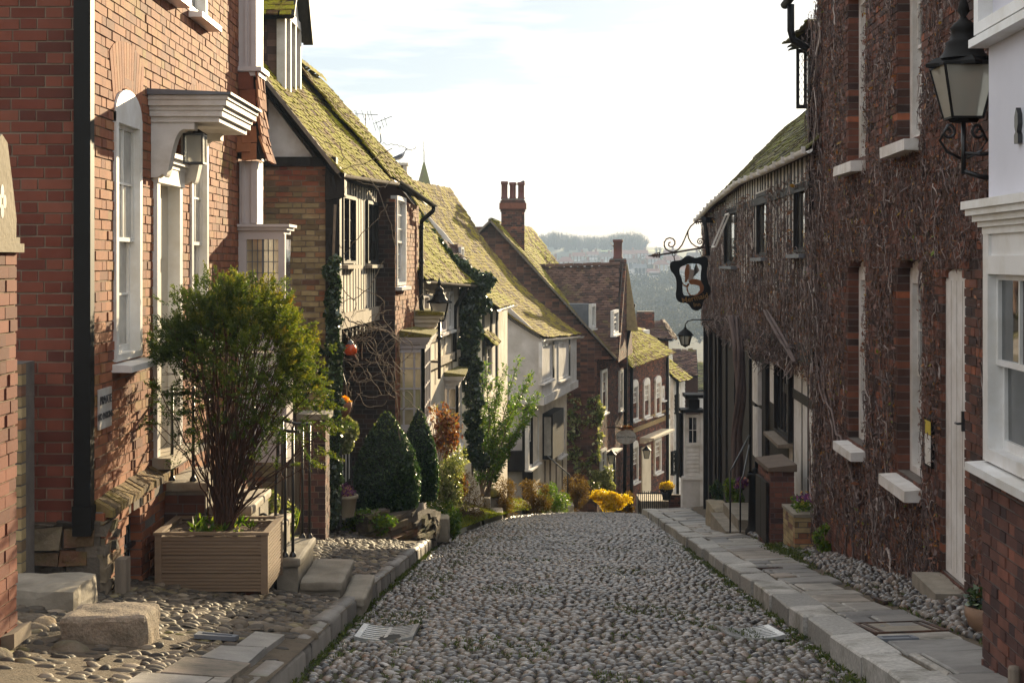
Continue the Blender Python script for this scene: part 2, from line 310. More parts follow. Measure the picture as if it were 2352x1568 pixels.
M_terracotta = simple('terracotta', (.30, .11, .055), .8, .25, 6, .3, .005, 30, dirt=3, dcol=(.2, .13, .08))
M_chimneypot = simple('chimney_pot_red', (.14, .045, .035), .75, .3, 6, .3, .005, 30, dirt=3, dcol=(.10, .05, .04))
M_signplate = simple('white_enamel', (.50, .48, .46), .4, .15, 6, 0, dirt=5, dcol=(.3, .2, .14))
M_lettering = simple('dark_lettering', (.03, .03, .035), .5, .2, 9, 0)
M_gold = simple('dull_gold_lettering', (.24, .12, .025), .5, .25, 9, 0)
M_feather_grey = simple('gull_grey', (.11, .115, .13), .7, .12, 12, 0)
M_feather_white = simple('gull_white', (.42, .42, .44), .7, .06, 12, 0)
M_feather_dark = simple('gull_black', (.03, .03, .03), .6, .2, 12, 0)
M_beak = simple('gull_beak', (.55, .35, .04), .5, .1, 12, 0)
# ---------------------------------------------------------------- ground
def zroad(Y):
    Y = np.asarray(Y, float); a = np.minimum(Y, 38); b = np.clip(Y-38, 0, 14); c = np.maximum(Y-52, 0)
    return -1.26-.134*a-(.134*b+.0035*b*b)-.225*c
def xl(Y): return np.interp(Y, (0, 9.3, 13.7, 20, 26, 29, 33, 37, 42, 50, 70), (-1.25, -1.29, -1.32, -1.27, -1.2, -.98, -.68, -.25, .32, 1.7, 6.5))
def xr(Y): return np.interp(Y, (0, 42, 50, 70), (1.65, 3.54, 4.9, 9.7))
def wl(Y): return np.interp(Y, (0, 10.9, 17, 20.5, 27, 33, 40, 45, 52, 60, 70), (-3.2, -3.1, -3.0, -2.5, -2.1, -1.4, -.6, .8, 2.2, 4.2, 7.5))
def wr(Y): return np.interp(Y, (0, 8.4, 9.4, 11, 42, 70), (2.7, 2.7, 3.1, 3.56, 4.96, 12))
def camber(X, Y):
    s = np.clip((X-xl(Y))/(xr(Y)-xl(Y)), 0, 1); return .05*4*s*(1-s)-.03+.012*smooth_noise(X*2.2, Y*1.9, 2)
def zfl(X, Y):      # left footway
    s = np.clip((xl(Y)-X)/np.maximum(xl(Y)-wl(Y), .3), 0, 1.2); return zroad(Y)+.13+.24*s-.10*s*np.clip((9.9-Y)/1.3, 0, 1)+.012*smooth_noise(X*3, Y*2.5, 5)*(s > .05)
def zfr(X, Y):      # right pavement
    s = np.clip((X-xr(Y)-.9)/.9, 0, 1); return zroad(Y)+.13+.03*np.clip((X-xr(Y))/.9, 0, 1)+.10*s
# terrain, one sheet to the horizon
ys = np.concatenate([np.linspace(-30, 60, 46), np.linspace(64, 300, 40), np.linspace(320, 1000, 60), np.geomspace(1050, 4500, 14)])
xs = np.concatenate([-np.geomspace(3000, 20, 26), np.linspace(-16, 16, 17), np.geomspace(20, 3000, 26)])
XX, YY = np.meshgrid(xs, ys)
base = np.interp(YY, (-30, 0, 38, 52, 120, 170, 330, 520, 700, 800, 900, 1500, 4500), (2.0, -1.9, -7.1, -10, -25, -29, -31, -20, -4, 3.0, 6.0, 4, -10))
hill = np.interp(XX, (-3000, -400, -100, 60, 110, 180, 400, 3000), (18, 14, 9, 4, 0, -1, -2, -2))
ZZ = base-.0+hill*np.clip((YY-450)/400, 0, 1)+np.clip(YY/300, 0, 1)*1.6*smooth_noise(XX/60, YY/60, 1)+np.clip(-XX-6, 0, 25)*.12*(YY < 150)+np.clip(XX-8, 0, 25)*.06*(YY < 150)
def zter(X, Y):     # height of the terrain far away
    b = np.interp(Y, (330, 520, 700, 800, 900, 1500), (-31, -20, -4, 3.0, 6.0, 4)); h = np.interp(X, (-400, -100, 60, 110, 180, 400), (14, 9, 4, 0, -1, -2))
    return b+h*np.clip((Y-450)/400, 0, 1)+1.6*smooth_noise(X/60, Y/60, 1)
def _terrain():
    m, nt, b = mat('far_ground'); n = noise(nt, .02, 8, .65)
    c = ramp(nt, n, [(.3, (.045, .055, .02)), (.48, (.075, .075, .03)), (.56, (.05, .045, .03)), (.7, (.09, .11, .03))])
    nt.links.new(c, b.inputs['Base Color']); b.inputs['Roughness'].default_value = .95; return m
g = MB(); g.grid(np.stack([XX, YY, ZZ], -1), flip=True); tag(g.build('ground', _terrain()), kind='structure')
# road bed and its cobbles (one surface)
rd = MB(); Yv = np.concatenate([np.linspace(5, 30, 120), np.linspace(30.4, 72, 70)])
S = np.linspace(0, 1, 15); Xg = xl(Yv)[:, None]*(1-S)+xr(Yv)[:, None]*S; Yg = np.repeat(Yv[:, None], 15, 1)
rd.grid(np.stack([Xg, Yg, zroad(Yg)+camber(Xg, Yg)], -1), 0, flip=True)
def dome(k, rings):
    V = [(0, 0, 1)]; F3 = []; F = []
    for a in rings:
        for i in range(k): t = (i+.5*(len(V) > 1))*2*math.pi/k; V.append((math.sin(a)*math.cos(t), math.sin(a)*math.sin(t), math.cos(a)))
    F3 = np.array([(0, 1+i, 1+(i+1) % k) for i in range(k)])
    for q in range(len(rings)-1):
        o = 1+q*k; F += [(o+i, o+k+i, o+k+(i+1) % k, o+(i+1) % k) for i in range(k)]
    return np.array(V), F3, np.array(F)
def stones(mb, X, Y, Zb, rx, ry, h, mi, r, fine, ang=.25):
    V, F3, F4 = dome(8, (.55, 1.05, 1.5, 1.75)) if fine else dome(6, (.75, 1.5))
    n = len(X); th = RNG.normal(0, ang, n); c, s = np.cos(th), np.sin(th)
    lx = V[None, :, 0]*rx[:, None]; ly = V[None, :, 1]*ry[:, None]; lz = V[None, :, 2]*h[:, None]
    lx = lx*(1+.10*np.sin(3*V[None, :, 1]+RNG.uniform(0, 6, n)[:, None])); tilt = RNG.normal(0, .18, n)[:, None]; tx = RNG.normal(0, .16, n)[:, None]
    lz = lz+tilt*ly+tx*lx
    W = np.stack([lx*c[:, None]-ly*s[:, None]+X[:, None], lx*s[:, None]+ly*c[:, None]+Y[:, None], lz+Zb[:, None]], -1)
    nv = len(V); off = (np.arange(n)*nv)[:, None, None]; o = mb.n
    rr = np.repeat(r, nv)
    mb.add(W.reshape(-1, 3), (F3[None]+off).reshape(-1, 3), mi, rr, True)
    f4 = (F4[None]+off).reshape(-1, 4)+o
    mb.lo.append(f4.reshape(-1)); mb.sz.append(np.full(len(f4), 4)); mb.mi.append(np.full(len(f4), mi)); mb.sm.append(np.full(len(f4), True))
def rows(y0, y1, step, xa, xb, w0, w1):
    X, Y, Wd = [], [], []; y = y0
    while y < y1:
        a, b = float(xa(y)), float(xb(y)); x = a+RNG.uniform(0, .03)
        while x < b:
            wd = RNG.uniform(w0, w1); X.append(x+wd/2); Y.append(y+RNG.normal(0, step*.16)+.03*math.sin(x*2.3+y)); Wd.append(wd); x += wd+RNG.uniform(.002, .012)
        y += step*RNG.uniform(.9, 1.1)
    return np.array(X), np.array(Y), np.array(Wd)
for y0, y1, st, fine in ((7.0, 15, .078, True), (15, 24, .095, True), (24, 44, .13, False)):
    X, Y, Wd = rows(y0, y1, st, lambda y: xl(y)+.03, lambda y: xr(y)-.03, .052 if y0 < 20 else .065, .108 if y0 < 20 else .14)
    keep = ~(((X > -1.17) & (X < -.69) & (Y > 11.05) & (Y < 11.9)) | ((X > 1.55) & (X < 2.02) & (Y > 11.05) & (Y < 11.9)))
    keep &= RNG.uniform(size=len(X)) > .035; X, Y, Wd = X[keep], Y[keep], Wd[keep]; n = len(X)
    big = RNG.uniform(size=n)
    gut = np.abs(X-xl(Y)-.55) < .05
    h = ru(.016, .028, n)*np.where(gut, .4, 1); Wd = Wd*np.where(np.abs(X-xl(Y)-.28) < .2, .8, 1)
    stones(rd, X, Y, zroad(Y)+camber(X, Y)-.006, Wd*.53, st*ru(.44, .58, n), h*1.1+.005, 1, RNG.uniform(size=n)**1.15, fine)
tag(rd.build('road', [M_soil, M_cobble]), kind='structure')
# grass in the joints of the near road
gr = MB(); n = 15000; Y = 7.2+RNG.uniform(size=n)**1.5*20; X = xl(Y)+RNG.uniform(size=n)*(xr(Y)-xl(Y))
edge = np.minimum(X-xl(Y), xr(Y)-X); k = smooth_noise(X*1.4, Y*.9, 11)+.9*np.exp(-edge*7)+.5*np.exp(-np.abs(X-xl(Y)-.55)*12) > .40; X, Y = X[k], Y[k]; n = len(X)
C = np.stack([X, Y, zroad(Y)+camber(X, Y)+.012], -1); a = ru(0, 6.28, n); hgt = ru(.012, .032, n)
C = np.repeat(C, 4, 0)+RNG.normal(0, .012, (4*n, 3))*(1, 1, 0); a = ru(0, 6.28, 4*n); hgt = ru(.006, .017, 4*n)
gr.leaves(C+np.stack([0*a, 0*a, hgt*.6], -1), np.stack([np.cos(a)*hgt*.5, np.sin(a)*hgt*.5, hgt], -1), np.stack([-np.sin(a)*.004, np.cos(a)*.004, 0*a], -1))
tag(gr.build('grass', M_grass), kind='stuff')
# left footway: bed, cobbles in rows, flags
fl = MB(); Yv = np.concatenate([np.linspace(5, 30, 110), np.linspace(30.4, 72, 60)]); S = np.linspace(0, 1, 12)
Xg = xl(Yv)[:, None]*(1-S)+(wl(Yv)-1.2)[:, None]*S; Yg = np.repeat(Yv[:, None], 12, 1); fl.grid(np.stack([Xg, Yg, zfl(Xg, Yg)], -1), 0)
FLAG_L = lambda X, Y: (X > -1.80+.14*(Y-8)) & (X < xl(Y)-.14) & (Y < 9.8)
for y0, y1, st in ((7.4, 16, .08), (16, 21.5, .10)):
    X, Y, Wd = rows(y0, y1, st, lambda y: wl(y)-.3, lambda y: xl(y)-.16, .05, .13)
    k = ~FLAG_L(X, Y) & ~((X < -2.0) & (Y < 9.5) & (RNG.uniform(size=len(X)) < .55)) & ~((Y > 12.8) & (Y < 13.95) & (X < -1.3)); X, Y, Wd = X[k], Y[k], Wd[k]; n = len(X)
    stones(fl, X, Y, zfl(X, Y)-.004, Wd*.52, st*ru(.44, .56, n), ru(.010, .024, n), 1, RNG.uniform(size=n)**1.3, True, .2)
# a course of large oval cobbles by the flags
X = -2.25+np.cumsum(ru(.08, .13, 9)); Y = 10.15+ru(-.07, .07, 9); stones(fl, X, Y, zfl(X, Y)-.01, ru(.06, .09, 9), ru(.035, .06, 9), ru(.04, .06, 9), 1, ru(.6, .95, 9), True, .15)
y = 7.2; 
while y < 9.7:
    d = RNG.uniform(.38, .75); d = min(d, 9.78-y); cut = [-1.80+.14*(y-8), xl(y)-.16]
    if RNG.uniform() < .55: cut.insert(1, -1.75+RNG.uniform(.15, .3))
    for a, b in zip(cut[:-1], cut[1:]):
        p = [(xx, yy) for xx in (a+.006, b-.006) for yy in (y+.006, y+d-.006)]; t = RNG.normal(0, .003, 4)
        V = [(xx, yy, zfl(xx, yy)+dz+tt) for (xx, yy), tt in zip(p, t) for dz in (-.05, .03)]
        fl.hexa([V[0], V[1], V[2], V[3], V[4], V[5], V[6], V[7]], 2)
    y += d
tag(fl.build('footpath', [M_earth, M_cobble_warm, M_flag]), kind='structure')
# old rounded kerb on the left, stone by stone
kb = MB(); y = 7.0
while y < 27.5:
    d = RNG.uniform(.34, .85); ym = y+d/2; x0 = float(xl(ym)); yaw = math.atan2(float(xl(y+d)-xl(y)), d)+RNG.normal(0, .015); hh = RNG.uniform(.125, .155)+.02*(ym > 11)
    prof = [(-.085, -.15), (-.085, hh-.035), (-.06, hh-.005), (.0, hh), (.045, hh-.012), (.07, hh-.045), (.08, -.15)]
    V = []; ends = [.007, .03, d-.03, d-.007]
    for e, sc_ in zip(ends, (.9, 1, 1, .9)):
        for a, b in prof:
            a2 = a*sc_-.07+RNG.normal(0, .004); yy = e
            X_ = x0+a2*math.cos(yaw)+(yy-d/2)*math.sin(yaw); Y_ = ym+(yy-d/2)*math.cos(yaw)-a2*math.sin(yaw)
            V.append((X_, Y_, float(zroad(Y_))+(b*(.93 if sc_ < 1 and b > 0 else 1))+RNG.normal(0, .003)))
    kb.grid(np.array(V).reshape(4, 7, 3), 0, smooth=True)
    kb.add(V[:7], [tuple(range(7))], 0); kb.add(V[21:], [tuple(range(6, -1, -1))], 0); y += d
tag(kb.build('kerb', M_kerb_old), kind='structure')
# right pavement: granite kerb slabs, york flags, loose cobble strip
pv = MB(); Yv = np.concatenate([np.linspace(5, 30, 80), np.linspace(30.4, 72, 60)]); S = np.linspace(0, 1, 10)
Xg = (xr(Yv)+.05)[:, None]*(1-S)+(wr(Yv)+.8)[:, None]*S; Yg = np.repeat(Yv[:, None], 10, 1); pv.grid(np.stack([Xg, Yg, zfr(Xg, Yg)-.03], -1), 0, flip=True)
def slab(mb, a, b, y0, y1, dz0, dz1, mi, j=.005, sk=0., bev=.012, jit=.004):
    """a slab between x offsets a..b from the right kerb line, with a chamfered rim"""
    t = RNG.normal(0, jit, 4); jx = RNG.normal(0, jit*1.6, 8); c = [(a, y0), (b, y0), (b, y1), (a, y1)]; lo, mi_, hi = [], [], []
    for k_, ((o, yy), tt) in enumerate(zip(c, t)):
        sgx = 1 if o == a else -1; sgy = 1 if yy == y0 else -1
        x = float(xr(yy))+o+sgx*(j+abs(jx[k_])); y_ = yy+sgy*(j+abs(jx[k_+4]))+sk*(o-a); z = float(zfr(x, y_))+dz1+tt
        lo.append((x, y_, z-dz1+dz0)); mi_.append((x, y_, z-bev)); hi.append((x+sgx*bev, y_+sgy*bev, z))
    V = lo+mi_+hi; F = [(8, 9, 10, 11)]+[(i+o, (i+1) % 4+o, (i+1) % 4+4+o, i+4+o) for o in (0, 4) for i in range(4)]
    mb.add(V, F, mi, RNG.uniform())
y = 7.0
while y < 44:
    d = RNG.uniform(.62, 1.2)*(1 if y < 20 else 1.3); slab(pv, 0+RNG.normal(0, .008), .30+RNG.normal(0, .02), y, y+d, -.32, .012, 1, .004, bev=.014, jit=.007); y += d
y = 7.0
while y < 42:
    d = RNG.uniform(.4, .95)*(1 if y < 20 else 1.25); fw = float(np.interp(y, (8, 11, 13, 18, 24, 42), (.92, .84, .80, .95, 1.0, 1.1))); e = fw+RNG.normal(0, .05)
    if 10.35 < y+d/2 < 11.6 and False: pass
    if RNG.uniform() < .3: c = fw*RNG.uniform(.4, .65); slab(pv, .315, c, y, y+d, -.1, .0, 2); slab(pv, c, e, y, y+d, -.1, .0, 2)
    else: slab(pv, .315, e, y, y+d, -.1, .0, 2, jit=.005)
    y += d
n = 2600; Y = ru(7.6, 27, n); fw = np.interp(Y, (8, 11, 13, 18, 24, 42), (.92, .84, .80, .95, 1.0, 1.1)); lo_ = xr(Y)+fw+.05; X = lo_+RNG.uniform(size=n)*np.maximum(wr(Y)+.05-lo_, .02)
stones(pv, X, Y, zfr(X, Y)-.025+.02*RNG.uniform(size=n), ru(.03, .055, n), ru(.022, .045, n), ru(.022, .045, n), 3, RNG.uniform(size=n), True, 1.2)
tag(pv.build('pavement', [M_earth, M_granite, M_flag, M_cobble]), kind='structure')
# ---------------------------------------------------------------- building kit
def cut(iv, opens, z):
    for o in opens:
        a, b, z0, z1 = o[:4]; rise = o[4] if len(o) > 4 else 0
        if not z0 < z < z1: continue
        if rise and z > z1-rise:
            t = (z-(z1-rise))/rise; hw = (b-a)/2*math.sqrt(max(0, 1-t*t)); c = (a+b)/2; a, b = c-hw, c+hw
        nv = []
        for p, q in iv:
            if q <= a or p >= b: nv.append((p, q)); continue
            if p < a: nv.append((p, a))
            if q > b: nv.append((b, q))
        iv = nv
    return iv
def bricks(mb, fr, u0, u1, z0, z1, opens=(), mb_i=0, mm_i=1, course=.075, L=.222, W=.106, j=.011, d=0., thick=.14, jit=.004, lim=None, bd=.1):
    C, H, r = [], [], []; n = max(1, round((z1-z0)/course)); ch = (z1-z0)/n; P_ = L+W+2*j
    for i in range(n):
        zc = z0+(i+.5)*ch; a, b = lim(zc) if lim else (u0, u1)
        if b-a < .03: continue
        iv = cut([(a, b)], opens, zc)
        for p, q in iv:
            if q-p > .02: mb.box(fr, p+.004, q-.004, zc-ch/2, zc+ch/2, d-thick, d-.009, mm_i)
        x = u0-P_+(P_/2)*(i % 2)+RNG.normal(0, .006); k = 0
        while x < b:
            wd = L if k % 2 == 0 else W; k += 1; p, q = x, x+wd; x = q+j
            for s, t in iv:
                pp, qq = max(p, s), min(q, t)
                if 0 < t-qq < .04: qq = t
                if 0 < pp-s < .04: pp = s
                if qq-pp > .022:
                    e = RNG.uniform(-jit, jit); C.append(((pp+qq)/2, zc+RNG.normal(0, .0012), d-bd/2+e)); H.append(((qq-pp)/2, bd/2, ch/2-j/2)); r.append(RNG.uniform())
    if not C: return mb
    C = np.array(C); return mb.boxes(fr.pts(C[:, 0], C[:, 1], C[:, 2]), np.array(H), fr.R, mb_i, np.array(r))
def arch_bricks(mb, fr, uc, hw, zs, rise, h, n, d=.004, mi=0, flat=False):
    """a fan of rubbed bricks over an opening"""
    for i in range(n):
        t = (i+.5)/n*2-1; a0 = t-.88/n; a1 = t+.88/n
        f = lambda q: zs+rise*math.sqrt(max(0, 1-q*q*.92)); sp = 1.28
        mb.prism(fr, [(uc+hw*a0, f(a0)), (uc+hw*a1, f(a1)), (uc+hw*a1*sp, f(a1)+h), (uc+hw*a0*sp, f(a0)+h)], d-.06, d, mi)
def tiles(mb, E0, E1, R1, R0, w=.165, gauge=.1, mi=0, ui=1, sag=.03, bell=0., mask=None, wave=.015, lift=.004, rag=.004, seed=0, dens=1.):
    E0, E1, R1, R0 = (np.array(q, float) for q in (E0, E1, R1, R0))
    nrm = unit(np.cross(E1-E0, R0-E0)); nrm = nrm if nrm[2] > 0 else -nrm
    def S(s, t):
        s = np.asarray(s)[..., None]; t = np.asarray(t)[..., None]
        p = (E0*(1-s)+E1*s)*(1-t)+(R0*(1-s)+R1*s)*t
        o = -sag*4*s*(1-s)*(.4+.6*t)-bell*4*t*(1-t)*(1.25-.5*t)+wave*smooth_noise(s*9+seed, t*7, seed)
        return p+nrm*o
    Lu = (np.linalg.norm(E1-E0)+np.linalg.norm(R1-R0))/2; Lt = (np.linalg.norm(R0-E0)+np.linalg.norm(R1-E1))/2
    nr = int(Lt/gauge); nc = max(1, int(Lu/w)); C = []; ss, tt = [], []
    for r in range(nr):
        c = (np.arange(nc+1)+(.0 if r % 2 else .5))/nc; c = c[c < 1.0]; ss.append(c+RNG.normal(0, .012/max(Lu, .5), len(c))); tt.append(np.full(len(c), (r+.5)/nr)+RNG.normal(0, .06/nr, len(c)))
    s = np.concatenate(ss); t = np.concatenate(tt); s = np.clip(s, .5/nc*.6, 1)
    if mask is not None: k = mask(s, t); s, t = s[k], t[k]
    p = S(s, t); es = unit(S(s+.01, t)-S(s-.01, t)); et = unit(S(s, t+.01)-S(s, t-.01)); en = unit(np.cross(es, et)); en = np.where(en[:, 2:] < 0, -en, en)
    tl = RNG.normal(.10, .03, len(s))[:, None]; yw = RNG.normal(0, .018, len(s))[:, None]
    et2 = unit(et-en*tl+es*yw); en2 = unit(np.cross(es, et2)); en2 = np.where((en2*en).sum(1, keepdims=True) < 0, -en2, en2); es2 = np.cross(et2, en2)
    C = p+en*(.012+lift*RNG.uniform(size=(len(s), 1)))+et*(RNG.normal(0, rag, (len(s), 1)))
    wd = w*np.linspace(1, 1, len(s))*.492
    H = np.stack([wd, np.full(len(s), gauge*.95), np.full(len(s), .010)], -1)
    mb.boxes(C, H, np.stack([es2, et2, en2], 1), mi, RNG.uniform(size=len(s)))
    g = np.linspace(0, 1, 14); G = S(*np.meshgrid(g, g))-nrm*.045
    if mask is None: mb.grid(G, ui); mb.grid(G-nrm*.05, ui)
    else:
        q = np.linspace(0, 1, 41); a, b = np.meshgrid(q, q); G = S(a, b)-nrm*.045; kk = mask((a[1:, 1:]+a[:-1, :-1])/2, (b[1:, 1:]+b[:-1, :-1])/2).reshape(-1)
        i = np.arange(40)[:, None]*41; jj = np.arange(40)[None]; F = np.stack([i+jj, i+41+jj, i+42+jj, i+1+jj], -1).reshape(-1, 4)[kk]; mb.add(G.reshape(-1, 3), F, ui)
    return S
def ridge(mb, A, B, mi=0, r=.11, step=.32):
    A, B = np.array(A, float), np.array(B, float); n = max(1, int(np.linalg.norm(B-A)/step)); d = (B-A)/n; s = unit(np.cross(d, Z3)); up = np.cross(s, unit(d))
    th = np.linspace(-.15, math.pi+.15, 8)
    for i in range(n):
        q = [A+d*(i+e)+Z3*RNG.normal(0, .006)*1 for e in (.02, .98)]
        V = np.array([[c+s*math.cos(a)*r+up*math.sin(a)*r*.9-up*.03 for a in th] for c in q]); mb.grid(V, mi, RNG.uniform(), True)
def sash(par, fr, u0, u1, z0, z1, d=-.05, cols=2, rows=2, fw=.075, paint=None, glass=None, sill=.13, arch=0., bar=.018, split=True, label=None, sillm=None, name='window', depth=.05):
    """a sliding sash: casing, two sashes with glazing bars, pane, sill"""
    paint = paint or M_white; glass = glass or M_glass; f = MB(); zt = z1-arch
    f.box(fr, u0, u0+fw, z0, zt, d-.06, d+depth); f.box(fr, u1-fw, u1, z0, zt, d-.06, d+depth); f.box(fr, u0+fw, u1-fw, z0, z0+fw*.7, d-.06, d+depth)
    if arch:
        n = 12; c = (u0+u1)/2; hw = (u1-u0)/2
        top = [(c+hw*math.cos(i*math.pi/n), zt+arch*math.sin(i*math.pi/n)) for i in range(n+1)]
        f.prism(fr, [(u0, zt-fw), (u1, zt-fw)]+[(min(max(a, u0), u1), b+.001) for a, b in top], d-.06, d+depth-.003)
    else: f.box(fr, u0+fw, u1-fw, z1-fw, z1, d-.06, d+depth)
    a, b, lo, hi = u0+fw, u1-fw, z0+fw*.7, zt-fw
    mid = (lo+hi)/2; st = .032
    for (p, q, dd, up) in (((mid-.02, hi, d, 1), (lo, mid+.02, d-.035, 0)) if split else ((lo, hi, d, 1),)):
        f.box(fr, a, a+st, p, q, dd-.03, dd+.002); f.box(fr, b-st, b, p, q, dd-.03, dd+.002)
        f.box(fr, a+st, b-st, p, p+st*(1.0 if up else 1.6), dd-.03, dd+.001); f.box(fr, a+st, b-st, q-st, q, dd-.03, dd+.001)
        for i in range(1, cols): uu = a+(b-a)*i/cols; f.box(fr, uu-bar/2, uu+bar/2, p+st, q-st, dd-.028, dd-.003)
        for i in range(1, rows): zz = p+(q-p)*i/rows; f.box(fr, a+st, b-st, zz-bar/2, zz+bar/2, dd-.027, dd-.002)
    o = f.build(name, paint, par)
    if label: o['label'] = label
    g = MB()
    for (p, q, dd) in (((mid, hi, d-.018), (lo, mid, d-.053)) if split else ((lo, hi, d-.018),)):
        e = RNG.normal(0, .0015, 4); g.quad(fr.p(a, p, dd+e[0]), fr.p(b, p, dd+e[1]), fr.p(b, q, dd+e[2]), fr.p(a, q, dd+e[3]))
    g.build('pane', glass, o)
    if sill:
        s = MB(); V = [fr.p(u, z, dd) for u in (u0-.05, u1+.05) for dd, zz in ((d+depth+sill, 0), (d-.06, 0)) for z in (z0-.075, z0-.008-(.018 if dd > d else 0))]
        s.hexa(V); s.build('sill', sillm or paint, o)
    return o
def downpipe(par, pts, r=.045, m=None, brackets=()):
    p = MB(); p.tube(pts, r, 8)
    for q in brackets: p.lathe(np.array(q)-(0, 0, .03), [(r*1.35, 0), (r*1.35, .06), (r, .065)], 8)
    return p.build('drainpipe', m or M_blackpaint, par)
def gutter(par, A, B, r=.055, m=None, sag=.0):
    A, B = np.array(A, float), np.array(B, float); g = MB(); s = unit(np.cross(B-A, Z3)); th = np.linspace(math.pi, 2*math.pi, 7); n = 9
    V = np.array([[A+(B-A)*t/(n-1)-Z3*sag*4*(t/(n-1))*(1-t/(n-1))+s*math.cos(a)*r+Z3*math.sin(a)*r for a in th] for t in range(n)]); g.grid(V); g.grid(V+Z3*.006, flip=True)
    return g.build('gutter', m or M_blackpaint, par)
def chimney(par, c, sx, sy, z0, z1, m_b=None, pots=0, potm=None, corbel=True, potr=.13, poth=.6, flare=False):
    mb = MB(); c = np.array(c, float); hx, hy = sx/2, sy/2
    for o, u, l in (((-hx, -hy), (1, 0), sx), ((hx, -hy), (0, 1), sy), ((hx, hy), (-1, 0), sx), ((-hx, hy), (0, -1), sy)):
        fr = Frame((c[0]+o[0], c[1]+o[1], 0), u); bricks(mb, fr, 0, l, z0, z1, thick=.08, jit=.003)
    mb.boxes([(c[0], c[1], z1+.02)], [(hx-.02, hy-.02, .03)], np.eye(3), 1)
    if corbel:
        for k, (dz, e, h) in enumerate(((-.42, .035, .07), (-.33, .07, .22), (-.10, .035, .07))):
            mb.boxes([(c[0], c[1], z1+dz+h/2)], [(hx+e, hy+e, h/2)], np.eye(3), 0)
    o = mb.build('chimney', [m_b or M_brick_dark, M_mortar_dark], par)
    for i in range(pots):
        p = MB(); x = c[0]+(i-(pots-1)/2)*potr*2.25; y = c[1]+(.05 if i % 2 else -.05); h = poth*RNG.uniform(.94, 1.06)
        p.lathe((x, y, z1+.03), [(potr*.98, 0), (potr*.98, .06), (potr*.86, .09), (potr*.84, h-.12), (potr*1.02, h-.09), (potr*1.02, h), (potr*.75, h), (potr*.72, h-.3), (0, h-.31)], 14)
        p.build('chimney_pot', potm or M_chimneypot, o)
    return o
def box3(mb, x0, x1, y0, y1, z0, z1, m=0, r=None): return mb.boxes([((x0+x1)/2, (y0+y1)/2, (z0+z1)/2)], [((x1-x0)/2, (y1-y0)/2, (z1-z0)/2)], np.eye(3), m, None if r is None else np.array([r]))
def moulding(mb, fr, u0, u1, prof, d=0., m=0, ret0=False, ret1=False):
    """a run of cornice: prof = [(z, projection)...] bottom to top, as stacked boxes"""
    for (za, p), (zb, _) in zip(prof[:-1], prof[1:]): mb.box(fr, u0-(p if ret0 else 0), u1+(p if ret1 else 0), za, zb, d-.03, d+p, m)
# ================================================================ the brick town house on the near left
FC = Frame((-3.0, 0, 0), (0, 1)); FG = Frame((0, 10.93, 0), (1, 0))
H = thing('brick_house', (-3.0, 13.5, -2.9), 'near red brick townhouse with white hooded door and black corner pipe', 'house')
op = [(11.50, 12.31, -.76, 1.33, .2), (12.76, 13.74, -1.75, .93), (14.22, 15.0, -.76, 1.33, .2), (12.85, 13.62, 2.34, 4.2), (14.20, 15.04, 2.34, 4.2), (11.35, 12.1, 2.34, 4.2), (11.55, 12.08, -2.9, -1.90, .25)]
b = MB(); bricks(b, FC, 10.93, 18.4, -1.72, 4.2, op, jit=.005); b.build('facade_wall', [M_brick, M_mortar_warm], H)
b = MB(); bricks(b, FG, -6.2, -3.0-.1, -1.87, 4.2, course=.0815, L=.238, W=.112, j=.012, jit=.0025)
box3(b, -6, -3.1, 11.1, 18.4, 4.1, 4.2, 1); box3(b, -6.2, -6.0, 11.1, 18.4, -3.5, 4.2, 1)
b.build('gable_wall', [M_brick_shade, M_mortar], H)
# plinth with brick on edge coping, rubble foot
b = MB(); bricks(b, FC, 10.93, 16.9, -3.1, -1.80, [(11.55, 12.08, -2.9, -1.90, .25)], course=.068, d=.07, jit=.012); b.build('plinth', [M_brick, M_mortar_dark], H)
b = MB()
for i, y in enumerate(np.arange(10.97, 12.75, .085)):
    t = RNG.normal(0, .012); zz = -1.80+.035*math.sin((y-10.9)*1.2)
    b.hexa([(x, y+dy, z) for x, dy0 in ((-3.0, 0), (-2.87, 0)) for dy in (0, .078) for z in ((zz-.04, zz+.075+t*.5) if x < -2.95 else (zz-.05+t*.5, zz-.0+t*.5))])
b.build('coping', M_coping, H)
b = MB()
def rubble(mb, fr, u0, u1, z0, z1, d, m=0, sx=.26, sz=.13, j=.012):
    z = z0
    while z < z1-.02:
        h = min(RNG.uniform(.6, 1.3)*sz, z1-z); u = u0
        while u < u1-.02:
            l = min(RNG.uniform(.5, 1.5)*sx, u1-u); e = RNG.normal(0, .012); q = RNG.normal(0, .012, (8, 3))
            V = np.array([fr.p(a, c, dd) for a in (u+j/2, u+l-j/2) for dd in (d+e, d-.15) for c in (z+j/2, z+h-j/2)])+q; mb.add(V, BOXF, m, RNG.uniform()); u += l
        z += h
    mb.box(fr, u0, u1, z0, z1, d-.2, d-.03, m, .2)
rubble(b, FG, -3.9, -2.97, -2.9, -1.87, .03); rubble(b, FC, 10.9, 11.3, -3.0, -1.86, .085, sx=.2, sz=.1); b.build('footing', M_rubble, H)
# black rainwater pipe at the corner
p = MB(); box3(p, -3.112, -2.992, 10.83, 10.935, -1.86, 4.2); p.build('corner_pipe', M_blackpaint, H)
p = MB(); box3(p, -3.122, -2.984, 10.82, 10.95, -1.86, -1.74); p.hexa([(x, y, z) for x in (-3.12, -2.985) for y in (10.822, 10.95) for z in (-1.95+(.06 if y > 10.9 else 0), -1.861)]); p.build('pipe_shoe', M_blackpaint, H)
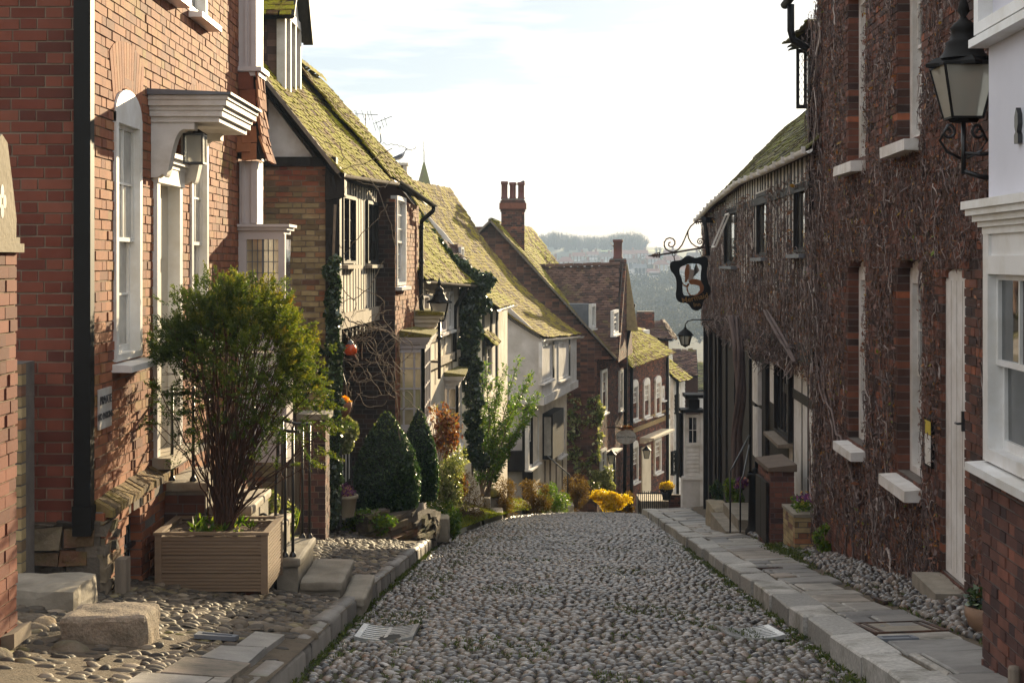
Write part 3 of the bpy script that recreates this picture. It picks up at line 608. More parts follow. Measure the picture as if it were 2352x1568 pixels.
# front windows
sash(H, FC, 11.50, 12.31, -.76, 1.33, -.03, 2, 2, .075, glass=M_glass_pale, arch=.2, sillm=M_white_old)
sash(H, FC, 14.22, 15.0, -.76, 1.33, -.03, 2, 2, .075, glass=M_glass_pale, arch=.2, sillm=M_white_old)
for a, c in ((11.35, 12.1), (12.85, 13.62), (14.20, 15.04)): sash(H, FC, a, c, 2.34, 4.15, -.05, 2, 2, .07, glass=M_glass)
for a, c in ((11.50, 12.31), (14.22, 15.0)): b = MB(); arch_bricks(b, FC, (a+c)/2, (c-a)/2+.02, 1.14, .2, .36, 13); b.build('window_arch', M_brick, H)
# doorway
b = MB(); b.box(FC, 12.76, 12.87, -1.66, .66, -.12, .035); b.box(FC, 13.63, 13.74, -1.66, .66, -.12, .035); b.box(FC, 12.74, 13.76, .66, .80, -.12, .05)
moulding(b, FC, 12.72, 13.78, [(.80, .06), (.84, .09), (.88, .13), (.92, .13)]); dr = b.build('door_case', M_white, H)
b = MB(); b.box(FC, 12.87, 13.63, -1.64, .66, -.11, -.075)
for a, c in ((12.94, 13.2), (13.3, 13.56)):
    for z0, z1 in ((-1.5, -.9), (-.75, -.1), (.02, .55)): b.box(FC, a, c, z0, z1, -.08, -.066)
dl = b.build('door', M_cream, H); b = MB(); b.lathe(FC.p(12.93, -.62, -.03), [(0, -.028), (.022, -.018), (.028, 0), (.022, .018), (0, .028)], 10); b.build('door_knob', M_iron, dl)
b = MB(); b.box(FC, 12.70, 13.80, -1.73, -1.64, -.14, .16); b.build('threshold', M_stone_pale, H)
# door hood: moulded cornice on two scrolled consoles
hd = MB(); D = .66; A0, A1 = 12.66, 13.98
for za, zb, e in ((1.155, 1.20, .0), (1.20, 1.25, .03), (1.25, 1.285, .045), (1.285, 1.335, .075), (1.335, 1.37, .09)): hd.box(FC, A0-e, A1+e, za, zb, 0, D-.09+e)
hood = hd.build('door_hood', M_white_old, H)
b = MB(); b.hexa([FC.p(u, z, d) for u in (A0-.12, A1+.12) for d, zt in ((D+.03, 1.39), (0, 1.42)) for z in (1.371, zt)]); b.build('lead_roof', M_lead, hood)
def console(mb, fr, u0, u1, z1, depth, h):
    pr = [(0, 0), (depth, 0), (depth, -.06)]
    for i in range(13): t = i/12; a = -math.pi/2-t*math.pi*.9; pr.append((depth*.74-depth*.16*math.sin(t*math.pi)-depth*.42*t*t, -.06-h*.86*t+.05*math.sin(t*6.28)))
    pr += [(.10, -h*.93), (.05, -h), (0, -h)]
    V = []; n = len(pr)
    for u in (u0, u1): V += [fr.p(u, z1+z, d) for d, z in pr]
    mb.add(V, [tuple(range(n)), tuple(range(2*n-1, n-1, -1))]+[(i, i+n, (i+1) % n+n, (i+1) % n) for i in range(n)])
for u in (12.68, 13.82):
    b = MB(); console(b, FC, u, u+.14, 1.155, .36, .46); b.build('console', M_white_old, hood)
# sign on the wall
def text_mesh(s, size, fr_o, xdir, ydir, depth=.004, shear=0.):
    cu = bpy.data.curves.new('lettering', 'FONT'); cu.body = s; cu.size = size; cu.align_x = 'CENTER'; cu.align_y = 'CENTER'; cu.extrude = depth; cu.resolution_u = 3; cu.shear = shear; cu.offset = size*.012
    t = bpy.data.objects.new('t', cu); sc.collection.objects.link(t); bpy.context.view_layer.update()
    me = bpy.data.meshes.new_from_object(t.evaluated_get(bpy.context.evaluated_depsgraph_get())); bpy.data.objects.remove(t)
    xd, yd = unit(np.array(xdir, float)), unit(np.array(ydir, float)); nn = np.cross(xd, yd); o = np.array(fr_o, float)
    V = np.array([o+xd*v.co.x+yd*v.co.y+nn*v.co.z for v in me.vertices]); F = [tuple(p.vertices) for p in me.polygons]; bpy.data.meshes.remove(me); return V, F
sg = thing('wall_sign', FC.p(11.22, -.99, .01), 'small white no parking plate on the near brick house wall', 'sign')
b = MB(); b.box(FC, 11.03, 11.37, -1.22, -.93, .004, .018); b.build('plate', M_signplate, sg)
for i, s in enumerate(('PRIVATE', 'NO PARKING')): b = MB(); V, F = text_mesh(s, .085 if i == 0 else .068, FC.p(11.20, -1.015-.115*i, .02), FC.u, Z3, .002); b.add(V, F); b.build('lettering', M_lettering, sg)
# cellar light with its bars
b = MB(); b.box(FC, 11.45, 12.2, -2.95, -1.8, -.3, -.25); b.build('cellar_recess', M_blackpaint, H)
b = MB()
for u in np.linspace(11.60, 12.04, 6): b.tube([FC.p(u, -2.95, -.02), FC.p(u, -2.02, -.02)], .009, 6)
b.box(FC, 11.54, 12.09, -2.24, -2.21, -.03, .02); b.box(FC, 11.54, 12.09, -2.84, -2.81, -.03, .02); b.build('cellar_bars', M_iron, H)
b = MB(); b.hexa([FC.p(u, z, d) for u in (11.06, 11.20) for d in (.20, .12) for z in (-2.75, -2.16)]); tag(b.build('wooden_post', M_oak), 'short weathered wooden post beside the barred cellar opening', 'post')
# far end bay: tile hung oriel over a leaded bay window
FO = Frame((0, 16.74, 0), (1, 0))
bay = MB(); B1 = -2.80
bay.box(FO, -3.0, B1, 2.10, 4.2, -.42, 0); bay.box(FO, -2.93, -2.90, 2.12, 4.2, 0, .02); bay.box(FO, -2.86, -2.80, 2.12, 4.2, 0, .03)
for z, e, h in ((2.08, .06, .05), (2.03, .03, .05)): bay.box(FO, -3.0, B1+e, z, z+h, -.42-e, e)
bay.box(FO, -2.99, -2.80, .40, 1.10, -.42, 0); bay.box(FO, -2.96, -2.93, .42, 1.08, 0, .02); bay.box(FO, -2.86, -2.79, .42, 1.08, 0, .03)
for z, e, h in ((.30, .0, .04), (.34, .04, .035), (.375, .07, .03)): bay.box(FO, -3.0, -2.50+e, z, z+h, -.5, .02+e)
bay.box(FO, -3.0, -2.91, -1.0, .30, -.08, .02); bay.box(FO, -2.56, -2.49, -1.0, .30, -.08, .02); bay.box(FO, -2.91, -2.56, -.98, -.86, -.08, .02); bay.box(FO, -2.91, -2.56, .24, .30, -.08, .02)
bay.box(FO, -3.0, -2.47, -2.2, -1.0, -.46, .03)
by = bay.build('bay_window', M_mauve, H)
b = MB(); tiles(b, (-2.70, 16.66, 1.13), (-2.70, 17.2, 1.13), (-2.80, 17.2, 2.03), (-2.80, 16.70, 2.03), bell=.03, sag=0, wave=.004)
tiles(b, (-3.02, 16.62, 1.13), (-2.70, 16.62, 1.13), (-2.80, 16.72, 2.03), (-3.02, 16.72, 2.03), bell=.03, sag=0, wave=.004); b.build('tile_hanging', [M_tile_red, M_timber], by)
b = MB(); b.quad(FO.p(-2.91, -.86, -.02), FO.p(-2.56, -.86, -.02), FO.p(-2.56, .24, -.02), FO.p(-2.91, .24, -.02)); b.build('pane', M_glass_warm, by)
b = MB()
for i in range(1, 6): u = -2.91+.35*i/6; b.box(FO, u-.004, u+.004, -.86, .24, -.019, -.008)
for i in range(1, 9): z = -.86+1.1*i/9; b.box(FO, -2.91, -2.56, z-.004, z+.004, -.0195, -.010)
b.box(FO, -2.745, -2.725, -.86, .24, -.0185, -.002); b.build('lead_cames', M_lead, by)
Fs = Frame((-2.49, 0, 0), (0, 1)); b = MB(); b.quad(Fs.p(16.80, -.86, .0), Fs.p(17.15, -.86, .0), Fs.p(17.15, .24, .0), Fs.p(16.80, .24, .0)); b.build('pane', M_glass, by)
# ================================================================ lantern helper
def square_lantern(par, c, w, h, m, glass, taper=.82, roof=.35, bars=1):
    """four sided lantern body, c = centre of the underside"""
    c = np.array(c, float); b = MB(); a = w/2*taper; t = w/2; th = .012
    lo = [c+np.array((sx*a, sy*a, 0)) for sx, sy in ((-1, -1), (1, -1), (1, 1), (-1, 1))]; hi = [c+np.array((sx*t, sy*t, h)) for sx, sy in ((-1, -1), (1, -1), (1, 1), (-1, 1))]
    for i in range(4):
        j = (i+1) % 4; b.bar(lo[i], hi[i], th*1.2); b.bar(lo[i], lo[j], th*1.3); b.bar(hi[i], hi[j], th*1.5)
        for k in range(1, bars): b.bar(lo[i]+(lo[j]-lo[i])*k/bars, hi[i]+(hi[j]-hi[i])*k/bars, th*.8)
    o = b.build('lantern_frame', m, par)
    g = MB()
    for i in range(4): j = (i+1) % 4; g.quad(lo[i], lo[j], hi[j], hi[i])
    g.build('glass', glass, o); return o
def _lampglass():
    m, nt, b = mat('lantern_glass'); b.inputs['Base Color'].default_value = (.62, .60, .52, 1); b.inputs['Roughness'].default_value = .25
    b.inputs['Transmission Weight'].default_value = .55; b.inputs['IOR'].default_value = 1.1; return m
M_lampglass = _lampglass()
L = thing('hanging_lantern', (-2.69, 12.95, .83), 'small glazed lantern hanging under the white door hood', 'lantern')
square_lantern(L, (-2.69, 12.95, .83), .155, .24, M_iron, M_lampglass, 1, bars=1)
b = MB(); b.lathe((-2.69, 12.95, 1.07), [(.11, 0), (.03, .05), (.012, .06), (.012, .09)], 4, smooth=False); b.tube([(-2.69, 12.95, 1.12), (-2.69, 12.95, 1.16)], .006, 6); b.build('cap', M_iron, L)
b = MB(); b.lathe((-2.69, 12.95, .9), [(0, 0), (.025, .02), (.03, .06), (.015, .10), (.012, .15)], 8); b.build('bulb', simple('bulb_glass', (.8, .76, .66), .2, .02, 2, 0), L)
# ================================================================ garden wall and pointed stone cap, far left
W = thing('garden_wall', (-2.95, 8.1, -2.2), 'brick garden wall with pointed pierced stone cap at far left', 'wall')
FW = Frame((-2.81, 0, 0), (0, 1)); b = MB(); bricks(b, FW, 6.9, 8.66, -2.5, .05, thick=.3, jit=.006); bricks(b, Frame((-2.81, 8.66, 0), (-1, 0)), .03, .34, -2.5, .05, thick=.1); b.build('brickwork', [M_brick_shade, M_mortar_warm], W)  # shade on this wall is put into the darker brick colour
b = MB(); b.box(FW, 8.12, 8.70, .05, .10, -.38, .03); b.box(FW, 8.14, 8.68, .10, .135, -.36, .012)
q = [(8.17, .135), (8.65, .135), (8.655, .24), (8.60, .40), (8.555, .52), (8.50, .66), (8.41, .70), (8.32, .66), (8.265, .52), (8.20, .40), (8.165, .24)]
b.prism(FW, q, -.16, 0); 
b.build('cap_stone', M_stone_cap, W)
b = MB()
for du, dz in ((0, .055), (0, -.055), (.04, 0), (-.04, 0)): b.prism(FW, [(8.41+du+.028*math.cos(t), .33+dz+.04*math.sin(t)) for t in np.arange(0, 6.28, .7)], -.02, .002)
b.build('pierced_flower', M_lettering, W)
b = MB(); FB = Frame((-2.95, 10.6, 0), (1, 0)); bricks(b, Frame((0, 10.45, 0), (1, 0)), -3.6, -3.36, -2.6, -.7, thick=.3); tag(b.build('brick_buttress', [M_brick_old, M_mortar_dark]), 'low old brick buttress against the near house corner', 'buttress')
# stone doorstep and mounting block
def rough_block(x0, x1, y0, y1, z0, z1, jit=.012, n=7, rnd=.03, skew=0.):
    """a worn stone block: subdivided, rounded and knocked about"""
    m = MB(); g = np.linspace(-1, 1, n); A, B = np.meshgrid(g, g, indexing='ij'); one = np.ones_like(A)
    hx, hy, hz = (x1-x0)/2, (y1-y0)/2, (z1-z0)/2; c = np.array(((x0+x1)/2, (y0+y1)/2, (z0+z1)/2))
    for f in ((A, B, one), (B, A, -one), (one, A, B), (-one, B, A), (B, one, A), (A, -one, B)):
        V = np.stack(f, -1)*(hx, hy, hz); lim = np.array((hx, hy, hz))-rnd; q = np.clip(V, -lim, lim); dl = V-q; V = q+unit(dl)*np.minimum(np.linalg.norm(dl, axis=-1, keepdims=True), rnd)
        w = V+c; V = w+jit*np.stack([smooth_noise(w[..., 1]*9+i*3, w[..., 2]*11+w[..., 0]*8, i) for i in range(3)], -1); V[..., 1] += skew*(V[..., 0]-c[0])
        m.grid(V, 0, .5, False)
    return m
o = rough_block(-3.5, -2.80, 9.75, 10.35, -2.45, -2.10, .014).build('doorstep', M_stone); tag(o, 'worn grey stone doorstep against the brick garden wall', 'step')
o = rough_block(-2.62, -2.13, 8.85, 9.25, -2.40, -2.06, .012, 11, .035, .10).build('mounting_block', M_conglomerate); tag(o, 'sunlit rough pebbly stone block on the left footway', 'stone block')
b = MB()
for i in range(46):
    x, y = -2.95+RNG.uniform(-.5, .55), 8.6+RNG.uniform(-.6, .85); s = RNG.uniform(.05, .13)
    stones(b, np.array([x]), np.array([y]), np.array([float(zfl(x, y))-.01]), np.array([s]), np.array([s*RNG.uniform(.4, .8)]), np.array([s*.55]), 0, np.array([RNG.uniform()]), True, 1.)
tag(b.build('rubble', M_rubble), kind='stuff')
b = MB(); b.hexa([(x, y, z) for x in (-2.95, -2.74) for y in (8.40, 8.70) for z in (-2.18+(x+2.95)*.25, -2.10+(x+2.95)*.25)]); tag(b.build('timber_offcut', M_twig_pale), 'pale timber offcut lying at the garden wall foot', 'timber')
# ================================================================ timber framed house with the tall dormer
FDG = Frame((0, 20.5, 0), (1, 0)); FD = Frame((-2.4, 20.5, 0), (.06, 1)); FDR = Frame((0, 24.4, 0), (1, 0)); FD2 = Frame((-1.87, 24.4, 0), (.06, 1))
Hd = thing('timber_house', (-3.2, 23, -3.6), 'half timbered house with mossy roof, tall dormer and old brick gable', 'house')
b = MB(); bricks(b, FDG, -4.6, -2.45, -3.7, 1.30, jit=.008, course=.073, j=.014); b.build('gable_wall', [M_brick_old, M_mortar], Hd)
b = MB(); rk = lambda X: 1.20+1.29*(-2.43-X)
b.prism(FDG, [(-4.6, 1.3), (-2.6, 1.3), (-4.6, rk(-4.6)-.1)], -.3, -.04); b.build('gable_plaster', M_white_old, Hd)
b = MB(); b.box(FDG, -4.6, -2.36, 1.27, 1.40, -.2, .03); b.box(FDG, -3.40, -3.28, 1.40, 2.3, -.2, .025); b.box(FDG, -3.70, -3.62, 1.40, 2.7, -.2, .022)
b.prism(FDG, [(-2.55, 1.40), (-2.30, 1.14), (-4.6, rk(-4.6)+.02), (-4.6, rk(-4.6)-.34)], -.2, .05)
b.box(FDG, -2.50, -2.31, -3.6, 1.27, -.2, .05); b.hexa([FDG.p(u, z, d) for u in (-2.50, -2.24) for d in (.10, -.2) for z in (.80+(u+2.5)*.3, 1.18)])
b.build('timber_frame', M_timber, Hd)
b = MB(); b.bar((-2.30, 20.32, 1.17), (-4.7, 20.32, rk(-4.7)+.06), .05, .16, up=(0, 1, 0)); b.build('bargeboard', M_oak, Hd)
# upper street front: close studding, two casements
ua, ub = .05, FD.U(866); op = [(FD.U(783), FD.U(813), -.03, .93), (FD.U(840), FD.U(864), -.03, .93)]
b = MB()
for z0, z1, iv in ((-.72, -.05, [(ua, ub)]), (-.05, .95, cut([(ua, ub)], op, .4)), (.95, 1.2, [(ua, ub)])):
    for p, q in iv: b.box(FD, p, q, z0, z1, -.2, -.004)
b.build('infill_panel', M_plaster_warm, Hd)
b = MB(); u = ua
while u < ub:
    wd = RNG.uniform(.05, .085)
    for p, q in cut([(-.72, 1.2)], [(op_[2]-.05, op_[3]+.02, op_[0]-.05, op_[1]+.05) for op_ in op], u+wd/2) if True else ():
        a = RNG.normal(0, .012); b.hexa([FD.p(x+(z-p)*a, z, d) for x in (u, u+wd) for d in (.003, -.15) for z in (p, q)])
    u += wd+RNG.uniform(.15, .23)
b.box(FD, ua-.05, ub, 1.12, 1.26, -.15, .035); b.build('stud', M_timber, Hd)
b = MB(); b.box(FD, ua-.05, ub+.02, -.93, -.72, -.25, .05)
b.build('bressumer', M_timber_pale, Hd)
b = MB()
for i, u in enumerate(np.linspace(ua+.1, ub-.1, 11)): b.box(FD, u-.05, u+.05, -1.08, -.935, -.6, -.02+RNG.normal(0, .02))
b.build('joist_end', M_timber, Hd)
for (a, c, z0, z1) in op:
    sash(Hd, FD, a, c, z0, z1, -.01, 2, 3, .05, M_timber, M_glass, split=False, sill=.07, sillm=M_timber_pale)
    m = MB(); m.box(FD, (a+c)/2-.03, (a+c)/2+.03, z0+.05, z1-.05, -.06, .03); m.build('mullion', M_timber, Hd)
# ground floor set back under the jetty
FDL = FD.shift(-.5); b = MB(); bricks(b, FDL, -.1, 4.2, -3.9, -.9, jit=.005); b.build('lower_wall', [M_brick_deepshade, M_mortar_dark], Hd)
b = MB(); b.box(FDL, .35, 1.1, -3.2, -1.35, 0, .04); b.box(FDL, .3, .36, -3.2, -1.3, 0, .08); b.box(FDL, 1.08, 1.15, -3.2, -1.3, 0, .08); b.build('door', M_timber, Hd)
b = MB(); b.box(FD, .1, 1.5, -3.12, -2.64, -.10, -.02); 
pn = b.build('low_panel', M_white_old, Hd); b = MB()
for u in np.linspace(.12, 1.48, 6): b.box(FD, u-.035, u+.035, -3.14, -2.60, -.10, .0)
b.build('stud', M_timber, pn)
# brick half of the same house
b = MB(); x0 = -.0875*24.4; bricks(b, FDR, x0-.6, -1.87, -3.95, .95, jit=.003); b.build('return_wall', [M_brick_deepshade, M_mortar_dark], Hd)
w0, w1 = FD2.U(910), FD2.U(931); zz0 = FD2.uz(920, 655)[1]; zz1 = FD2.uz(920, 452)[1]
b = MB(); bricks(b, FD2, .03, 3.15, -4.3, 1.0, [(w0, w1, zz0, zz1)], jit=.006); b.build('brick_front', [M_brick, M_mortar_warm], Hd)
sash(Hd, FD2, w0, w1, zz0, zz1, -.03, 2, 3, .07, M_white, M_glass_pale, sill=.08)
e = .10; pp = [FD2.p(2.95, .98, .30), FD2.p(2.95, .90, .28), FD2.p(2.92, .72, .08), FD2.p(2.92, .6, .07), FD2.p(2.92, -.65, .07), FD2.p(2.90, -.75, .07), FD2.p(2.75, -.85, .10), FD2.p(2.72, -.95, .13)]
downpipe(Hd, pp, .04, None, [pp[3], pp[4], FD2.p(2.92, 0, .07)])
# roofs
b = MB(); tiles(b, (-2.32, 20.3, 1.19), (-1.90, 24.45, 1.30), (-4.6, 24.45, 4.25), (-5.0, 20.3, 4.62), sag=.06, wave=.03, seed=3); b.build('roof', [M_tile_moss, M_timber], Hd)
b = MB(); tiles(b, (-1.99, 24.1, 1.42), (-1.46, 27.7, 1.07), (-3.47, 27.7, 3.30), (-3.55, 24.1, 3.28), sag=.05, wave=.03, seed=5); ridge(b, (-3.47, 27.7, 3.30), (-3.55, 24.1, 3.28)); b.build('roof', [M_tile_moss, M_timber], Hd)
b = MB(); b.hexa([(-2.4, 24.4, 1.0), (-2.4, 24.4, 1.4), (-5, 24.4, 1.), (-5, 24.4, 4.4), (-2.4, 24.5, 1.0), (-2.4, 24.5, 1.4), (-5, 24.5, 1.), (-5, 24.5, 4.4)]); b.prism(Frame((0, 27.55, 0), (1, 0)), [(-1.75, 1.0), (-3.5, 3.1), (-6, 3.1), (-6, -4), (-1.75, -4)], -.1, 0); b.build('party_gable', M_brick_dark, Hd)
gutter(Hd, (-2.26, 20.3, 1.15), (-1.84, 24.4, 1.25), .05, M_oak); gutter(Hd, (-1.84, 24.5, 1.30), (-1.40, 27.6, 1.0), .05)
# tall dormer
Fdm = Frame((-3.2, 21.45, 0), (.0, 1)); dm = MB(); bb = MB(); Xf = -3.2
bricks(bb, Frame((0, 21.45, 0), (1, 0)), -4.8, Xf-.02, 2.0, 3.42, course=.1, L=.165, W=.165, j=.005, jit=.008, thick=.08); ck = bb.build('dormer_cheek', [M_tile_dark, M_timber], Hd)
b = MB(); z0, z1 = 2.32, 3.52
for u in (0, .52, 1.03, 1.55): b.box(Fdm, u-.05, u+.05, z0, z1+.1, -.1, .02)
b.box(Fdm, -.05, 1.6, z0-.05, z0+.07, -.1, .04); b.box(Fdm, -.05, 1.6, z1-.06, z1+.06, -.1, .025); b.prism(Fdm, [(-.05, z1+.06), (1.6, z1+.06), (.775, z1+.95)], -.1, 0)
dw = b.build('dormer_window', M_white_old, Hd); b = MB(); b.quad(*[Fdm.p(u, z, -.03) for u, z in ((0, z0), (1.55, z0), (1.55, z1), (0, z1))]); b.build('pane', M_glass, dw)
b = MB(); tiles(b, (Xf+.14, 21.25, 3.44), (-5.0, 21.25, 3.44), (-5.0, 22.22, 4.62), (Xf+.14, 22.22, 4.62), sag=0, wave=.008); tiles(b, (Xf+.14, 23.2, 3.36), (-5.0, 23.2, 3.36), (-5.0, 22.22, 4.62), (Xf+.14, 22.22, 4.62), sag=0, wave=.008); b.build('dormer_roof', [M_tile_moss, M_timber], Hd)
b = MB(); b.bar((Xf+.1, 21.22, 3.4), (Xf+.1, 22.22, 4.6), .05, .15, up=(1, 0, 0)); b.bar((Xf+.1, 23.24, 3.3), (Xf+.1, 22.22, 4.6), .05, .15, up=(1, 0, 0)); box3(b, -4.8, -3.3, 21.6, 23.0, 1.9, 3.4); b.build('bargeboard', M_timber, Hd)
# brick chimney behind, with its far stack
# shop-like bay window and door hood of the brick half
def bay(par, near, far, zt, zb, X0n, X1, wall_x, colsn, rowsn, colss, paint, glass, roofm, cor=.10, base=None, basez=-5, name='bay_window'):
    """box bay: near side faces the camera at Y=near, street side at X=X1, runs to Y=far"""
    Fn = Frame((0, near, 0), (1, 0)); Fs_ = Frame((X1, 0, 0), (0, 1)); b = MB(); f = .07
    for fr, a, c, cols in ((Fn, X0n, X1, colsn), (Fs_, near, far, colss)):
        b.box(fr, a, a+f, zb, zt, -.06, .0); b.box(fr, c-f, c, zb, zt, -.06, .0 if fr is Fn else .004); b.box(fr, a+f, c-f, zb, zb+f, -.06, -.001); b.box(fr, a+f, c-f, zt-f, zt, -.06, -.001)
        for i in range(1, cols): u = a+(c-a)*i/cols; b.box(fr, u-.016, u+.016, zb+f, zt-f, -.05, -.008)
        for i in range(1, rowsn): z = zb+(zt-zb)*i/rowsn; b.box(fr, a+f, c-f, z-.013, z+.013, -.049, -.009)
        moulding(b, fr, a, c, [(zt, .02), (zt+.07, .05), (zt+.11, cor*.8), (zt+.15, cor), (zt+.19, cor)], ret1=fr is Fn, ret0=False)
    b.box(Fn, X0n, X1+.05, zb-.06, zb, -(far-near), .05); o = b.build(name, paint, par)
    g = MB(); 
    for fr, a, c in ((Fn, X0n, X1), (Fs_, near, far)): g.quad(*[fr.p(u, z, -.03) for u, z in ((a+f, zb+f), (c-f, zb+f), (c-f, zt-f), (a+f, zt-f))])
    g.build('pane', glass, o)
    r = MB(); r.hexa([(x, y, z) for x in (X0n-.1, X1+cor+.02) for y in (near-cor-.02, far+.05) for z in (zt+.192, zt+.23+(.10 if x < X1 else 0))]); r.build('bay_roof', roofm, o)
    if base: q = MB(); q.box(Fn, X0n, X1-.05, basez, zb-.06, -(far-near)+.1, -.03); q.build('bay_base', base, o)
    return o
def _mossroof():
    m, nt, b = mat('moss_felt'); n = noise(nt, 6, 6, .7)
    nt.links.new(ramp(nt, n, [(.35, (.10, .085, .05)), (.5, (.16, .14, .02)), (.7, (.24, .20, .025))]), b.inputs['Base Color']); b.inputs['Roughness'].default_value = .95; bump(nt, b, noise(nt, 30, 4), .9, .03); return m
M_mossroof = _mossroof()
Y1 = 25.0; zt = (600-800)/FV*Y1; zb = (600-985)/FV*Y1
bay(Hd, Y1, 26.8, zt, zb, -.0779*Y1, -1.43, -2, 3, 4, 4, M_mauve, M_glass_warm, M_mossroof, .1, M_mauve, -4.6)
b = MB(); Yh = 26.95; Fh = Frame((0, Yh, 0), (1, 0)); moulding(b, Fh, -1.95, -1.38, [(-1.27, .0), (-1.16, .04), (-1.08, .09), (-1.0, .13), (-.95, .15)], ret1=True)
for za, zb_, e in ((-1.27, -1.16, 0), (-1.16, -1.08, .04), (-1.08, -1.0, .09), (-1.0, -.95, .13)): b.box(Fh, -1.9, -1.38+e, za, zb_, -1.2-e, -.03)
hh = b.build('door_hood', M_cream, Hd); b = MB(); b.hexa([(x, y, z) for x in (-1.95, -1.2) for y in (Yh-.17, Yh+1.4) for z in (-.948, -.90+(.05 if x < -1.5 else 0))]); b.build('hood_roof', M_mossroof, hh)
# ================================================================ low white house with ivied verge
FE = Frame((-1.71, 27.6, 0), (.1, 1)); He = thing('white_house', (-1.8, 30, -4.6), 'low white timbered cottage under a mossy roof edged with ivy', 'house')
b = MB(); b.box(FE, 0, 5.6, -5.6, -.35, -.2, 0); b.box(Frame((0, 33.1, 0), (1, 0)), -1.4, -1.18, -5.6, -.3, -.3, 0); b.build('wall', M_plaster_warm, He)
b = MB(); 
for u in (.02, 1.0, 2.1, 3.3, 4.4, 5.45): b.box(FE, u, u+.16, -2.4, -.4, 0, .008)
b.box(FE, 0, 5.6, -.55, -.36, 0, .05); b.box(FE, 0, 5.6, -1.55, -1.42, 0, .035); b.box(FE, 0, 5.6, -2.05, -1.9, 0, .08); b.build('timber_frame', M_timber_pale, He)
sash(He, FE, .35, .95, -1.35, -.62, .02, 3, 1, .05, M_mauve, M_glass_grey, split=False, sill=.05); sash(He, FE, 2.4, 3.2, -1.4, -.62, .02, 3, 1, .05, M_mauve, M_glass_grey, split=False, sill=.05); sash(He, FE, 3.6, 4.3, -1.4, -.62, .02, 2, 2, .05, M_white, M_glass_grey, split=False, sill=.05)
b = MB(); tiles(b, (-1.58, 27.4, -.30), (-.86, 33.2, -.46), (-2.55, 33.2, 1.72), (-3.2, 27.4, 1.75), sag=.07, wave=.04, seed=8); b.build('roof', [M_tile_moss, M_timber], He)
gutter(He, (-1.5, 27.6, -.36), (-.80, 33.1, -.52), .05, M_oak)
b = MB(); pp = [(-.95, 32.0, -.55), (-.98, 32.0, -.62), (-1.18, 32.0, -.95), (-1.2, 32, -1.1), (-1.2, 32, -2.1)]; downpipe(He, pp, .045)
Y2 = 31.0; bay(He, Y2, 32.9, (600-885)/FV*Y2, (600-1040)/FV*Y2, -.056*Y2, -.035*Y2, -1.6, 3, 3, 4, M_white_old, M_glass_warm, M_mossroof, .12, M_white_old, -5.6)
# gablet dormer on that roof
b = MB(); tiles(b, P(1020, 600, 35.0), P(1068, 592, 36.2), P(1030, 555, 36.6), P(1003, 556, 35.2), sag=0, w=.18); b.build('gablet', [M_tile_dark, M_timber], He)
b = MB(); q0, q1 = P(1053, 596, 36.3), P(1061, 596, 36.8); fr = Frame(q0, q1-q0); b.box(fr, -.1, .6, q0[2]-.1, q0[2]+.36, -.4, 0); gg = b.build('gablet_wall', M_tile_dark, He); sash(gg, fr, 0, .42, q0[2]-.02, q0[2]+.3, .02, 2, 1, .06, M_white, M_glass, split=False, sill=.03)
# ================================================================ little porch roofed house
FF = Frame((-.72, 36.5, 0), (.12, 1)); Hf = thing('cottage', (-.7, 38, -5.6), 'narrow cottage behind the ivy with two small mossy pent roofs', 'house')
b = MB(); b.box(FF, 0, 5, -7.2, -1.1, -3, 0); b.build('wall', M_plaster_warm, Hf)
b = MB(); tiles(b, (-.35, 36.3, -1.10), (.05, 40.5, -1.10), (-1.6, 40.5, .2), (-1.9, 36.3, .2), sag=.02, seed=2); tiles(b, (-.42, 36.3, -2.0), (-.3, 38.3, -2.0), (-.9, 38.3, -1.35), (-1.0, 36.3, -1.35), sag=.02, seed=4); b.build('roof', [M_tile_moss, M_timber], Hf)
gutter(Hf, (-.30, 36.3, -1.15), (.1, 40.5, -1.15), .06, M_white_old)
sash(Hf, FF, .3, 1.3, -2.85, -2.05, .03, 2, 3, .07, M_white_old, M_glass, split=False, sill=.06)
b = MB()
for u in (.0, 1.5, 2.6): b.box(FF, u, u+.2, -3.2, -1.2, 0, .04)
b.build('timber_frame', M_timber, Hf)
sash(Hf, FF, .3, 1.2, -4.9, -3.7, .03, 2, 2, .07, M_white_old, M_glass, sill=.06)
# ================================================================ big catslide roof, jettied plaster front
FGg = Frame((0, 45, 0), (1, 0)); FGf = Frame((.885, 45, 0), (.2, 1)); FGl = FGf.shift(-.3)
Hg = thing('plaster_house', (.5, 48, -7.5), 'pale plastered jettied house under a huge mossy sweeping roof', 'house')
b = MB(); b.prism(FGg, [(-3.2, -4.05), (.87, -4.0), (.885, -2.25), (.35, -1.75), (-.2, -1.25), (-1.0, -.4), (-2.0, .85), (-3.2, 2.1)], -.3, 0); b.box(FGf, .02, 6.6, -4.0, -2.56, -.3, 0); b.build('upper_wall', M_plaster, Hg)
b = MB(); b.prism(FGg, [(-3.2, -8.5), (.58, -8.5), (.58, -4.06), (-3.2, -4.06)], -.3, -.25); b.build('lower_gable', M_plaster, Hg)
b = MB(); b.box(FGl, .02, 6.4, -9.2, -4.05, -.3, 0); b.build('lower_wall', M_plaster_warm, Hg)
b = MB(); b.box(FGf, -.05, 6.6, -4.24, -4.0, -.35, .06); b.box(FGg, -3.2, .9, -4.2, -4.0, -.3, .05); b.build('jetty_beam', M_plaster, Hg)
b = MB(); b.box(FGg, .30, .62, -8.4, -4.3, -.26, .02); b.box(FGg, -.7, .3, -6.2, -5.6, -.25, .02); b.build('timber_frame', M_timber, Hg)
